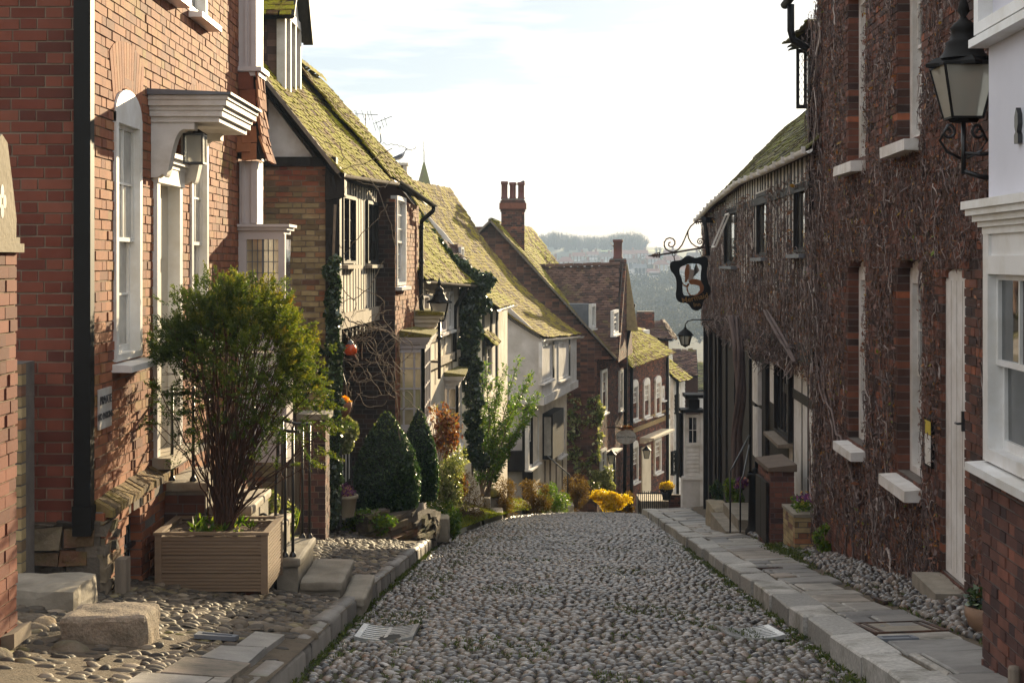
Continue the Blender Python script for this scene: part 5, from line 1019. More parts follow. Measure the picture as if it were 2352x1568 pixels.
st = rough_block(3.62, 3.95, 27.2, 28.6, -5.1, -4.45, .02); tag(st.build('stone_trough', M_stone_cap), 'stone trough full of small flowers at the inn entrance', 'planter')
# ================================================================ white shop front bay beyond the inn
Ho = thing('bay_front_house', (5, 43, -7), 'pale low house with black capped bay window beyond the inn', 'house')
FOf = Frame((0, 42, 0), (1, 0)); sx = lambda x: (x-CX)/FV*42; sz_ = lambda y: (HY-y)/FV*42
b = MB(); b.box(FOf, sx(1568), sx(1612), -7.4, sz_(1097), -.5, 0); b.build('base_wall', M_plaster, Ho)
b = MB(); b.box(FOf, sx(1566), sx(1614), sz_(1101), sz_(1094), -.5, .06); b.box(FOf, sx(1571), sx(1575), sz_(1094), sz_(950), -.5, 0); b.box(FOf, sx(1608), sx(1620), -7.2, sz_(945), -.5, .02); b.box(FOf, sx(1575), sx(1608), sz_(1094), sz_(1024), -.5, -.02)
for k in range(7): b.box(FOf, sx(1577), sx(1606), sz_(1092)+.11*k, sz_(1092)+.11*k+.085, -.05, .0)
b.box(FOf, sx(1575), sx(1608), sz_(1026), sz_(1020), -.2, .01); b.build('bay_front', M_white_old, Ho)
b = MB(); b.box(FOf, sx(1564), sx(1617), sz_(947), sz_(940), -.6, .12); b.box(FOf, sx(1573), sx(1621), sz_(913), sz_(905), -.6, .2); b.box(FOf, sx(1582), sx(1606), sz_(937), sz_(917), -.6, .1); b.box(FOf, sx(1562), sx(1568), sz_(1097), sz_(950), -.5, -.1); b.build('black_cornice', M_blackpaint, Ho)
sash(Ho, FOf, sx(1576), sx(1607), sz_(1022), sz_(952), -.03, 2, 2, .05, M_white_old, M_glass, split=False, sill=0)
shade_blocks = ((5.4, 39.4, 42.35, -.6), (6.2, 42.4, 47, .2), (6.95, 47.05, 52, .8), (8.0, 52.05, 60, 1.2)); b = MB(); r_ = MB()  # unseen blocks added behind the inn to shade the road
for x0, y0, y1, ze in shade_blocks: box3(b, x0, x0+3.4, y0, y1, -13, ze); tiles(r_, (x0-.1, y0-.05, ze), (x0-.1, y1, ze), (x0+1.7, y1, ze+1.7), (x0+1.7, y0-.05, ze+1.7), w=.3, gauge=.2); r_.prism(Frame((0, y0, 0), (1, 0)), [(x0, ze), (x0+3.4, ze), (x0+1.7, ze+1.6)], -(y1-y0), -.02, 1)
b.build('unseen_shade_block', M_plaster, Ho); r_.build('roof', [M_tile_dark, M_timber], Ho)  # the added shading blocks and their roofs, out of view
st = MB(); box3(st, 4.95, 5.35, 41.2, 42, -7.05, -6.82); tag(st.build('doorstep', M_stone_pale), 'pale doorstep at the black capped bay house', 'step')
# ================================================================ bare creeper on both fronts
def tubes3(mb, Pn, rad, m=0, r=None, k=3):
    n, q = Pn.shape[:2]; T = unit(np.gradient(Pn, axis=1)); a = unit(RNG.normal(size=(n, 1, 3))); A = unit(np.cross(T, np.broadcast_to(a, T.shape))); B = np.cross(T, A)
    th = np.arange(k)*2*math.pi/k; V = Pn[:, :, None]+rad[..., None, None]*(np.cos(th)[:, None]*A[:, :, None]+np.sin(th)[:, None]*B[:, :, None])
    i = np.arange(q-1)[:, None]*k; j = np.arange(k)[None]; j2 = (j+1) % k; F = np.stack([i+j, i+j2, i+k+j2, i+k+j], -1).reshape(-1, 4)
    F = (F[None]+(np.arange(n)*q*k)[:, None, None]).reshape(-1, 4); r = RNG.uniform(size=n) if r is None else r
    mb.add(V.reshape(-1, 3), F, m, np.repeat(r, q*k), True)
def walks(n, start, ang, steps, step, wob, keep=None, drift=None):
    """random walks in (u, z): start (n,2), ang (n,)"""
    Pn = np.zeros((n, steps, 2)); Pn[:, 0] = start; a = ang.copy(); da = RNG.normal(0, .1, n)
    for i in range(1, steps):
        da = .6*da+RNG.normal(0, wob, n); a = a+da
        if drift is not None: a = a+(drift-a)*.06
        Pn[:, i, 0] = Pn[:, i-1, 0]+np.cos(a)*step; Pn[:, i, 1] = Pn[:, i-1, 1]+np.sin(a)*step
    return Pn
def creeper(mb, lb, fr, dens, zone, n, nleaf, avoid, depth=.05, step=.045, steps=11, r0=.0035, vert=.2, wob=.5, lsz=.016):
    """dens(u, z) -> 0..1 growth; zone (u0, u1, z0, z1)"""
    u0, u1, z0, z1 = zone; s = np.stack([ru(u0, u1, n), ru(z0, z1, n)], -1); s = s[RNG.uniform(size=n) < dens(s[:, 0], s[:, 1])]; n = len(s)
    ang = np.where(RNG.uniform(size=n) < vert, RNG.normal(math.pi/2, .5, n), ru(0, 6.28, n)); W = walks(n, s, ang, steps, step*RNG.uniform(.5, 1.2), wob)
    ins = lambda Q: np.any([(Q[..., 0] > a) & (Q[..., 0] < c) & (Q[..., 1] > p) & (Q[..., 1] < q) for (a, c, p, q) in avoid], 0) if avoid else np.zeros(Q.shape[:-1], bool)
    ok = ~(ins(W).mean(1) > .10) & ((W[..., 1] > z0-.1) & (W[..., 1] < z1+.15) & (W[..., 0] < u1+.1) & (W[..., 0] > u0-.1)).all(1)
    W = W[ok]; n = len(W); d = RNG.uniform(.004, depth, n)[:, None]+np.cumsum(RNG.normal(0, .005, W.shape[:2]), 1); d = np.clip(d, .003, depth*1.5)
    Pn = fr.o*(1, 1, 0)+W[..., :1]*fr.u+d[..., None]*fr.n+W[..., 1:]*Z3
    rad = (r0*RNG.lognormal(0, .5, n))[:, None]*np.linspace(1, .4, W.shape[1])[None]; tubes3(mb, Pn, rad)
    m = nleaf; q = np.stack([ru(u0, u1, m), ru(z0, z1, m)], -1); q = q[(RNG.uniform(size=m) < dens(q[:, 0], q[:, 1])) & ~ins(q)]; m = len(q)
    C = fr.pts(q[:, 0], q[:, 1], ru(.004, depth*1.1, m)); sz = RNG.lognormal(math.log(lsz), .45, m)[:, None]
    fl = lambda k: unit(RNG.normal(size=(m, 1))*fr.u+RNG.normal(size=(m, 1))*Z3+RNG.normal(size=(m, 1))*fr.n*.45)
    U = fl(0)*sz; V = unit(np.cross(U, fr.n+RNG.normal(size=(m, 3))*.5))*sz*RNG.uniform(.15, .55, (m, 1)); rr = np.clip(RNG.beta(1.6, 2.4, m)+.30*(smooth_noise(C[:, 1]*1.3, C[:, 2]*1.7, 3) > .35)*RNG.uniform(size=m), 0, 1); lb.leaves(C, U, V, 0, rr)
cm = thing('creeper', (3.7, 15, -3.1), 'bare brown creeper matting the dark brick house front', 'climbing plant')
av = [(a-.02, c+.03, z0-.12, z1-.03) for a, c, z0, z1, *_ in wins]+[(door[0]-.0, door[1]+.35, door[2], door[3]-.02)]
dn = lambda u, z: np.clip(.56+.8*smooth_noise(u*2.1, z*1.6, 4)+.45*(np.abs(z-.5) < .5)+.3*(z < -2.1)-.6*((u > uM(12.0))), .04, 1)
b = MB(); lb = MB(); creeper(b, lb, FM, dn, (uM(19.7), uM(11.2), -3.1, 3.4), 8500, 76000, av)
W = walks(64, np.stack([ru(uM(19.6), uM(13), 64), ru(-3.1, -1.5, 64)], -1), RNG.normal(math.pi/2, .5, 64), 60, .09, .28, drift=math.pi/2)
Pn = FM.o*(1, 1, 0)+W[..., :1]*FM.u+(.01+.03*RNG.uniform(size=(64, 1, 1)))*FM.n+W[..., 1:]*Z3; k = np.array([not any(((w[:, 0] > a) & (w[:, 0] < c) & (w[:, 1] > p) & (w[:, 1] < q)).any() for a, c, p, q in av) for w in W]); tubes3(b, Pn[k], np.linspace(.022, .005, 60)[None].repeat(k.sum(), 0)*RNG.uniform(.5, 1.1, (k.sum(), 1)), k=5)
b.build('stems', M_creep, cm); lb.build('leaves', M_creepleaf, cm)
cn = thing('creeper', (4.2, 26, -3), 'rust and green creeper hanging down the inn front', 'climbing plant')
avn = [(a, c, z0+.02, z1-.05) for a, c, z0, z1 in wn]
b = MB(); lb = MB(); dn2 = lambda u, z: np.clip(.46+.45*smooth_noise(u*2.6, z*.8, 9)+.6*np.clip((-.35-z)/.5, 0, 1)-.15*(z > .8), .02, 1)
creeper(b, lb, FN, dn2, (uM(37.8), uM(19.9), -1.6, 1.2), 6000, 34000, avn, depth=.07, step=.07, steps=14, r0=.005, vert=.7, wob=.2, lsz=.022)
dn3 = lambda u, z: np.clip(1.1-1.1*np.abs(u-uM(19.5))/np.where(z < -1.2, .26, .5), 0, 1)
creeper(b, lb, FN, dn3, (uM(20.3), uM(18.9), -1.2, 3.2), 900, 4000, [], depth=.12, step=.06, steps=14, r0=.005, wob=.3)
creeper(b, lb, FN, dn3, (uM(19.85), uM(19.0), -3.6, -1.2), 800, 3000, [], depth=.10, step=.05, steps=8, r0=.005, wob=.3)
n = 320; s = np.stack([ru(uM(36), uM(21), n), ru(-1.5, -1.15, n)], -1); W = walks(n, s, RNG.normal(-math.pi/2, 1.0, n), 9, .045, .4); d = .05+np.cumsum(RNG.normal(.012, .02, W.shape[:2]), 1); tubes3(b, FN.o*(1, 1, 0)+W[..., :1]*FN.u+d[..., None]*FN.n+W[..., 1:]*Z3, np.full(W.shape[:2], .006))
def rope(mb, pts, r, k=8):
    Q = np.array(pts); t = np.linspace(0, len(Q)-1, 26); i = np.minimum(t.astype(int), len(Q)-2); f = (t-i)[:, None]; C = Q[i]*(1-f)+Q[i+1]*f; ph = ru(0, 6.28, k)
    for j in range(k): a_ = ph[j]+t*RNG.uniform(.3, .9); off = np.stack([np.cos(a_), np.sin(a_), 0*a_], -1)*r*.75; mb.tube(C+off+np.cumsum(RNG.normal(0, r*.05, C.shape), 0), r*np.linspace(.55, .38, 26)*RNG.uniform(.7, 1.2), 6, r=RNG.uniform(.15, .55))
rope(b, [P(1695, 1125, 27.4), P(1692, 1000, 27.3), P(1700, 900, 27), P(1696, 800, 27), P(1685, 730, 27.5)], .085, 10)
rope(b, [P(1826, 832, 20.9), P(1808, 800, 21.5), P(1780, 750, 22.4), P(1759, 712, 23.4)], .036, 5)
b.build('stems', M_creep, cn); lb.build('leaves', M_creepleaf, cn)
# ================================================================ street lamps and signs on the right
def street_lantern(name, c, w, label, group, bracket, glass=M_lampglass):
    """four sided gas style lantern; c = centre of the glass underside; w = top width"""
    t = thing(name, c, label, 'street lamp', group); h = w*1.0
    square_lantern(t, c, w, h, M_blackpaint, glass, .58, bars=1)
    b = MB(); k = w/.377; c = np.array(c)
    b.lathe(c+(0, 0, h), [(.275*k, -.01), (.275*k, .015*k), (.2*k, .06*k)], 4, smooth=False); b.build('hood', M_blackpaint, t); b = MB()
    b.lathe(c+(0, 0, h), [(.19*k, .05*k), (.15*k, .09*k), (.125*k, .15*k), (.13*k, .17*k), (.10*k, .19*k), (.085*k, .25*k), (.10*k, .27*k), (.07*k, .31*k), (.03*k, .34*k), (.02*k, .36*k), (.045*k, .40*k), (.035*k, .44*k), (.012*k, .52*k), (0, .54*k)], 14)
    b.build('finial', M_blackpaint, t); b = MB(); b.lathe(c-(0, 0, .03*k), [(0, 0), (.10*k, .0), (.12*k, .03*k)], 4, smooth=False); b.build('base', M_blackpaint, t)
    b = MB(); b.lathe(c, [(0, .02), (.03*k, .03*k), (.022*k, .14*k), (.012*k, .2*k), (0, .2*k)], 8); b.build('mantle', M_cream, t)
    bracket(t, c, k); return t
def spiral(c, r0, turns, a0, e1, e2, n=26): t = np.linspace(0, 1, n)[:, None]; a = a0+turns*2*math.pi*t; r = r0*(1-.8*t); c = np.array(c); return c+r*(np.cos(a)*np.array(e1)+np.sin(a)*np.array(e2))
def br_wall(t, c, k):
    b = MB(); ex = np.array((1., 0, 0)); b.tube([c-(0, 0, .02), c-(0, 0, .40)], .017, 6)
    for s in (-1, 1):
        pts = np.concatenate([spiral(c+(s*.11, 0, -.10), .055, 1.3, math.pi*.5, (s, 0, 0), (0, 0, 1))[::-1], [c+(s*.17, 0, -.16), c+(s*.12, 0, -.24), c+(s*.02, 0, -.29)]]); b.tube(pts, .011, 6)
    b.tube([c-(0, 0, .38), c+(.12, 0, -.42), c+(.29, 0, -.44)], .018, 6); b.tube([c-(0, 0, .25), c+(.14, 0, -.26), c+(.29, 0, -.24)], .014, 6); box3(b, c[0]+.27, c[0]+.30, c[1]-.03, c[1]+.03, c[2]-.55, c[2]-.15); b.build('bracket', M_iron, t)
street_lantern('street_lamp', tuple(P(2213, 272, 11.0)), .375, 'large black lantern with opal glass on the creepered house corner', 'gas style street lanterns', br_wall)
def br_post(t, c, k):
    b = MB(); b.tube([c-(0, 0, .02), c-(0, 0, 1.05)], .03, 8); b.lathe(c-(0, 0, .35), [(.03, 0), (.05, .02), (.05, .05), (.03, .07)], 10); b.build('post', M_iron, t)
    b = MB(); b.tube([c-(0, 0, .10), c+(-.1, .1, -.2), c+(-.35, .2, -.25)], .012, 6); b.tube([c-(0, 0, .75), c+(-.1, .1, -.75), c+(-.4, .25, -.75)], .02, 6); b.build('bracket', M_iron, t)
street_lantern('street_lamp', tuple(P(1009, 735, 27.3)), .315, 'black lantern on an iron post above the left bay windows', 'gas style street lanterns', br_post)
# lantern hanging from the inn corner
il = thing('inn_lantern', P(1574, 795, 34), 'six sided black lantern hanging from scrolled bracket under the inn sign', 'lantern')
c = P(1574, 795, 34); hx = [(math.cos(a), math.sin(a)) for a in np.arange(6)*math.pi/3+.3]; b = MB(); rr_ = .155
for i in range(6):
    p0 = c+np.array((hx[i][0]*rr_*.62, hx[i][1]*rr_*.62, .03)); p1 = c+np.array((hx[i][0]*rr_, hx[i][1]*rr_, .24)); q0 = c+np.array((hx[i-1][0]*rr_*.62, hx[i-1][1]*rr_*.62, .03)); q1 = c+np.array((hx[i-1][0]*rr_, hx[i-1][1]*rr_, .24))
    b.bar(p0, p1, .018); b.bar(p0, q0, .02); b.bar(p1, q1, .022)
b.lathe(c, [(.19, .24), (.13, .32), (.06, .37), (.03, .40), (.02, .43)], 12); b.lathe(c, [(0, -.03), (.05, 0), (.09, .03)], 12); b.build('lantern_frame', M_blackpaint, il)
g = MB(); g.lathe(c, [(rr_*.58, .03), (rr_*.94, .24)], 6, smooth=False); g.build('glass', M_lampglass, il)
b = MB(); xw = 4.5; top = c+(0, 0, .43); b.tube([top, top+(0, 0, .06), top+(.06, 0, .13), top+(.16, 0, .16), (xw+.1, c[1], top[2]+.16)], .014, 6); b.tube(np.concatenate([spiral((c[0]+.42, c[1], top[2]+.06), .06, 1.2, 0, (1, 0, 0), (0, 0, 1))[::-1], [(xw+.05, c[1], top[2]-.2)]]), .010, 6); b.build('bracket', M_iron, il)
# the hanging inn sign
Ys = 34.6; sg = thing('inn_sign', P(1590, 700, Ys), 'black shaped hanging inn sign with an orange mermaid cut out', 'sign'); FS = Frame((0, Ys, 0), (1, 0))
def crv(pts, n=8):
    """closed Catmull-Rom through plate points -> frame (u, z)"""
    Q = np.array([FS.uz(*p) for p in pts]); m = len(Q); out = []
    for i in range(m):
        p0, p1, p2, p3 = Q[i-1], Q[i], Q[(i+1) % m], Q[(i+2) % m]
        for t in np.arange(n)/n: out.append(.5*((2*p1)+(-p0+p2)*t+(2*p0-5*p1+4*p2-p3)*t*t+(-p0+3*p1-3*p2+p3)*t**3))
    return np.array(out)
s6 = lambda x, y: ((1620+x/6.033)/1.0884, (540+y/6.033)/1.0884)
outer = [(330, 740), (352, 690), (430, 672), (500, 660), (560, 612), (610, 596), (660, 615), (720, 630), (790, 612), (850, 606), (895, 640), (905, 720), (890, 800), (885, 900), (905, 1000), (940, 1090), (935, 1170), (880, 1230), (830, 1290), (815, 1370), (770, 1415), (710, 1425), (660, 1400), (620, 1340), (570, 1310), (480, 1300), (430, 1250), (420, 1180), (430, 1080), (425, 960), (395, 890), (345, 820)]
inner = [(475, 800), (500, 765), (550, 745), (590, 722), (640, 716), (700, 718), (760, 722), (800, 745), (808, 790), (800, 830), (795, 900), (800, 980), (840, 1060), (830, 1130), (780, 1175), (720, 1205), (640, 1200), (560, 1198), (530, 1170), (518, 1100), (515, 1000), (500, 930), (478, 870)]
O = crv([s6(*p) for p in outer]); I_ = crv([s6(*p) for p in inner]); co = I_.mean(0)
A_ = np.unwrap(np.arctan2(O[:, 1]-co[1], O[:, 0]-co[0])); Bn = 120; th = np.linspace(-math.pi, math.pi, Bn, endpoint=False)
def polar(Q):
    a = np.arctan2(Q[:, 1]-co[1], Q[:, 0]-co[0]); r = np.hypot(*(Q-co).T); k = np.argsort(a); return np.interp(th, a[k], r[k], period=2*math.pi)
ro, ri = polar(O), polar(I_); b = MB(); V = []
for r_, d in ((ro, .03), (ri, .03), (ri, -.03), (ro, -.03)): V.append([FS.p(co[0]+r_[i]*math.cos(th[i]), co[1]+r_[i]*math.sin(th[i]), d) for i in range(Bn)])
V = np.array(V); V = np.concatenate([V, V[:1]]); V = np.concatenate([V, V[:, :1]], 1); b.grid(V, smooth=False); b.build('board', M_blackpaint, sg)
M_mer = simple('orange_brown_paint', (.19, .065, .015), .6, .25, 8, 0); M_flesh = simple('faded_flesh_paint', (.26, .21, .18), .6, .12, 8, 0)
tail = [(515, 990), (540, 1030), (575, 1045), (590, 1010), (610, 970), (650, 955), (720, 950), (790, 970), (840, 1010), (855, 1070), (830, 1140), (770, 1195), (700, 1225), (640, 1212), (600, 1170), (580, 1110), (575, 1075), (530, 1050), (505, 1010)]
tail = [(610, 985), (650, 955), (720, 948), (790, 968), (840, 1010), (856, 1070), (838, 1130), (780, 1190), (700, 1224), (640, 1212), (600, 1165), (580, 1105), (578, 1072), (530, 1048), (508, 1000), (512, 985), (540, 1028), (578, 1048), (605, 1010), (628, 1020), (598, 1080), (612, 1150), (650, 1190), (700, 1192), (750, 1165), (785, 1110), (770, 1050), (700, 1035), (640, 1030)]
b = MB(); b.prism(FS, [tuple(FS.uz(*s6(*p))) for p in tail], -.008, .008); b.build('fish_tail', M_mer, sg)
hair = [(580, 725), (560, 800), (550, 870), (560, 940), (552, 1000), (590, 990), (612, 920), (625, 850), (615, 770), (628, 725)]
b = MB(); b.prism(FS, [tuple(FS.uz(*s6(*p))) for p in hair], -.008, .010); b.build('hair', M_mer, sg)
torso = [(622, 745), (650, 760), (640, 800), (690, 815), (745, 835), (775, 825), (760, 780), (735, 730), (722, 715), (728, 770), (740, 815), (700, 850), (680, 900), (690, 950), (640, 965), (610, 990), (605, 930), (622, 860), (618, 790)]
b = MB(); b.prism(FS, [tuple(FS.uz(*s6(*p))) for p in torso], -.006, .006); b.build('torso', M_flesh, sg)
V, F = text_mesh('Mermaid', .17, FS.p(*FS.uz(*s6(705, 1238)), .032), (1, .0, .22), (-.22, 0, 1), .003); b = MB(); b.add(V, F); V, F = text_mesh('Inn', .13, FS.p(*FS.uz(*s6(735, 1335)), .032), (1, 0, .1), (-.1, 0, 1), .003); b.add(V, F); b.build('lettering', M_gold, sg)
b = MB(); f3 = lambda *q: [FS.p(*FS.uz(*s6(x, y))) for x, y in q]
b.tube(f3((0, 605), (60, 598), (200, 580), (400, 550), (600, 515), (800, 480), (860, 470), (880, 435), (905, 470), (985, 455)), [.006]+[.022]*5+[.018]*4, 7)
def hook(k, x, y): b.tube(f3(*[(x+k*10+4*j, y+(-30+60*j/5)-k*3) for j in range(6)]), .013, 5)
for k in range(5): b.tube(f3((60+k*24, 590-k*8), (72+k*24, 575-k*8), (78+k*24, 600-k*2), (80+k*24, 630)), .014, 5)
b.tube(f3((310, 440), (318, 405), (345, 392)), .008, 5)
b.tube(f3((338, 395), (312, 410), (310, 440), (335, 465), (375, 460), (405, 425), (405, 380), (375, 342), (325, 330), (275, 348), (245, 395), (245, 450), (270, 500), (320, 530), (385, 540), (450, 510), (510, 440), (560, 330), (600, 230), (640, 160), (700, 105), (830, 75)), .017, 6)
b.tube(f3((780, 400), (770, 380), (800, 372), (808, 400), (785, 420), (755, 410), (742, 380), (765, 345), (805, 338), (845, 365), (848, 410), (815, 455), (780, 472), (720, 460), (650, 405), (610, 330), (600, 260), (605, 215)), .015, 6)
for k in range(4): b.tube(f3((715+k*28, 85-k*8), (725+k*28, 60-k*8), (735+k*28, 130-k*8)), .013, 5)
for xx, ya, yb in ((388, 555, 675), (790, 490, 605)):
    o = FS.p(*FS.uz(*s6(xx, ya+28))); b.tube([o+.035*np.array((math.cos(a), 0, math.sin(a))) for a in np.linspace(0, 6.28, 13)], .009, 5); b.tube(f3((xx+2, ya+50), (xx+14, yb)), .012, 6)
b.build('iron_bracket', M_iron_rust, sg)
b = MB(); b.tube([FS.p(*FS.uz(*s6(830, 0))), FS.p(*FS.uz(*s6(880, 250))), FS.p(*FS.uz(*s6(905, 600)))], .05, 8); b.bar(FS.p(*FS.uz(*s6(820, 60)))-(0, .2, 0), FS.p(*FS.uz(*s6(990, 60)))+(0, .3, 0), .12); b.build('wall_post', M_timber, sg)
# ================================================================ plants
def sph(n): return unit(RNG.normal(size=(n, 3)))
def clump(lb, c, R, n, size, asp=.5, shell=.6, out=.6, bias=(0, 0, 0), m=0, rb=0.):
    """leaves in an ellipsoid of half axes R, thicker towards its skin"""
    d = unit(sph(n)+np.array(bias)); r = shell+(1-shell)*RNG.uniform(size=(n, 1))**.6; r *= 1+.16*(smooth_noise(d[:, :1]*3.1+c[0]*7, d[:, 2:]*3.3+d[:, 1:2]*2+c[1], 3))
    p = np.array(c)+d*r*np.array(R); s = RNG.lognormal(math.log(size), .3, (n, 1)); U = unit(d*out+sph(n))*s; V = unit(np.cross(U, sph(n)))*s*asp
    lb.leaves(p, U, V, m, np.clip(RNG.uniform(size=n)*.85+.15*r[:, 0]+rb, 0, 1))
def stemfan(mb, base, tips, r0, r1, q=10, sag=.0, spread=.03, m=0, wob=.02, k=4):
    base = np.array(base, float); tips = np.asarray(tips, float); n = len(tips); t = np.linspace(0, 1, q)[None, :, None]; b0 = base+RNG.normal(0, spread, (n, 3))*(1, 1, 0)
    up = np.zeros((n, 1, 3)); up[:, 0, 2] = (tips[:, 2]-base[2])*.5; mid = (b0+tips)[:, None]/2*(1, 1, 1)+np.array((0, 0, 1.))*0
    ctrl = b0[:, None]*.62+tips[:, None]*.38+up*.35
    Pn = b0[:, None]*(1-t)**2+ctrl*2*t*(1-t)+tips[:, None]*t*t; w = np.cumsum(RNG.normal(0, wob, (n, q, 3)), 1)*.5; w[:, 0] = 0; Pn = Pn+w
    tubes3(mb, Pn, (r0*RNG.uniform(.6, 1.2, (n, 1)))*np.linspace(1, r1/r0, q)[None], m, k=k); return Pn
# thuja in its timber tub
pt = thing('timber_planter', (-2.36, 12.4, -2.64), 'square ribbed timber planter of dark soil before the door steps', 'planter')
px0, px1, py0, py1, pz0, pz1 = -2.81, -1.92, 12.0, 12.78, -2.615, -2.15
for x in (px0, px1-.055):
    for y in (py0, py1-.055): b = MB(); box3(b, x, x+.055, y, y+.055, pz0, pz1); b.build('corner_post', M_deck, pt)
b = MB(); nb = 3; bh = (pz1-pz0-.03)/nb
for k in range(nb):
    z = pz0+.02+k*bh
    for i in range(5):
        za, zb = z+i*(bh-.008)/5, z+(i+.72)*(bh-.008)/5
        box3(b, px0+.055, px1-.055, py0+.006, py0+.02, za, zb); box3(b, px1-.02, px1-.006, py0+.055, py1-.055, za, zb)
    box3(b, px0+.055, px1-.055, py0+.014, py0+.035, z, z+bh-.006); box3(b, px1-.035, px1-.014, py0+.055, py1-.055, z, z+bh-.006)
    box3(b, px0+.055, px1-.055, py1-.035, py1-.01, z, z+bh-.006); box3(b, px0+.01, px0+.035, py0+.055, py1-.055, z, z+bh-.006)
b.build('ribbed_board', M_deck, pt)
b = MB()
for q in ((px0-.01, px1+.01, py0-.01, py0+.045), (px0-.01, px1+.01, py1-.045, py1+.01), (px0-.01, px0+.045, py0+.045, py1-.045), (px1-.045, px1+.01, py0+.045, py1-.045)): box3(b, *q, pz1, pz1+.02)
b.build('rim', M_deck, pt)
g = np.linspace(0, 1, 22); A, B = np.meshgrid(g, g); b = MB(); b.grid(np.stack([px0+.04+A*(px1-px0-.08), py0+.04+B*(py1-py0-.08), pz1-.035+.02*smooth_noise(A*14, B*13, 3)+.03*np.exp(-((A-.52)**2+(B-.5)**2)*22)], -1)); b.build('soil', M_compost, pt)
b = MB(); box3(b, px0+.1, px0+.3, py0+.08, py0+.2, pz0-.07, pz0); box3(b, px1-.32, px1-.1, py0+.08, py0+.2, pz0-.07, pz0); box3(b, px0+.1, px1-.1, py1-.2, py1-.1, pz0-.07, pz0); b.build('foot', M_brick_dark, pt)
b = MB()
for k in range(26):
    c = np.array((ru(px0+.08, px1-.08), ru(py0+.08, py1-.08), pz1-.02)); n = RNG.integers(4, 9); s = ru(.03, .07); dd = unit(sph(n)+(0, 0, 1.2)); b.leaves(c+dd*s*.7, dd*s, unit(np.cross(dd, sph(n)))*s*.22)
tag(b.build('seedlings', M_green), kind='stuff')
th = thing('thuja_tree', (-2.335, 12.38, -2.16), 'vase shaped conifer bush with orange green foliage in a timber tub', 'tree')
cc = np.array(P(545, 846, 12.38)); RR = np.array((.655, .60, .65)); base = np.array((-2.335, 12.38, -2.2))
n = 430; d = unit(sph(n)+(0, 0, .25)); r = .52+.48*RNG.uniform(size=(n, 1))**.5; r *= 1+.22*smooth_noise(d[:, :1]*4.2, d[:, 2:]*4.1+d[:, 1:2]*3, 7)
tip = cc+d*r*RR; rel = (tip-cc)/RR; gap = smooth_noise(tip[:, 0]*5, tip[:, 2]*5.5, 3) < -.28
tip = tip[~((rel[:, 2] < -.30) & (RNG.uniform(size=n) > .20+.35*(rel[:, 0] > .3))) & ~(gap & (rel[:, 2] < .45))]
ext = np.array([P(345, 985, 12.3), P(362, 890, 12.2), P(372, 905, 12.4), P(350, 965, 12.4), P(395, 950, 12.3), P(745, 1035, 12.5), P(735, 1000, 12.3), P(752, 960, 12.4), P(725, 1060, 12.4), P(742, 930, 12.5), P(748, 985, 12.4), P(700, 985, 12.2), P(720, 900, 12.3), P(735, 870, 12.4), P(655, 760, 12.2), P(480, 645, 12.4), P(540, 640, 12.3), P(510, 655, 12.3), P(430, 690, 12.5), P(600, 665, 12.4), P(640, 690, 12.4)]); tip = np.concatenate([tip, ext])
mb = MB(); k = RNG.choice(len(tip)-len(ext), 105, replace=False); S1 = stemfan(mb, base+(0, 0, .10), tip[k], .0085, .0025, 16, spread=.04, wob=.022); stemfan(mb, base-(0, 0, .02), base+(0, 0, .42)+RNG.normal(0, .07, (30, 3))*(1.3, 1.2, .8), .019, .009, 9, spread=.03, wob=.01)
mb.tube([base-(0, 0, .03), base+(.005, 0, .10), base+(.01, 0, .22)], [.062, .058, .045], 9, r=.2)
S2_ = stemfan(mb, base+(0, 0, .10), ext, .008, .003, 16, spread=.04, wob=.02); SS = np.concatenate([S1, S2_])
fl_ = SS[RNG.integers(0, len(SS), 900), RNG.integers(9, 16, 900)]; tw = fl_[:, None]+np.linspace(0, 1, 4)[None, :, None]*(unit(sph(900)+unit(fl_-cc)*.9+(0, 0, .35))*.11)[:, None]+np.cumsum(RNG.normal(0, .006, (900, 4, 3)), 1); tubes3(mb, tw, np.full((900, 4), .0022))
mb.build('trunk', M_bark, th)
# flat sprays of scale leaves
lb = MB(); spr = np.concatenate([tip, tip+RNG.normal(0, .055, tip.shape), tip+RNG.normal(0, .06, tip.shape), tw[::4, -1], tip[tip[:, 2] > cc[2]+.05]+RNG.normal(0, .06, (int((tip[:, 2] > cc[2]+.05).sum()), 3)), tip[tip[:, 2] > cc[2]+.1]+RNG.normal(0, .07, (int((tip[:, 2] > cc[2]+.1).sum()), 3))]); N = len(spr); m = 62; o1 = unit(spr-cc+(0, 0, .3*RR[2])+RNG.normal(0, .22, (N, 3))); s1 = unit(np.cross(o1, sph(N))); ln = RNG.uniform(.05, .105, N)
a = RNG.uniform(-.25, 1, (N, m)); q = RNG.normal(0, .32, (N, m))*(1.1-.6*np.clip(a, 0, 1)); C = spr[:, None]+o1[:, None]*(a*ln[:, None])[..., None]+s1[:, None]*(q*ln[:, None])[..., None]+RNG.normal(0, .006, (N, m, 3))
dd = unit(o1[:, None]*.8+s1[:, None]*(np.sign(q)*.7)[..., None]+RNG.normal(0, .35, (N, m, 3))); U = dd*RNG.lognormal(math.log(.0115), .3, (N, m, 1)); V = unit(np.cross(dd, RNG.normal(size=(N, m, 3))))*RNG.uniform(.003, .0062, (N, m, 1))
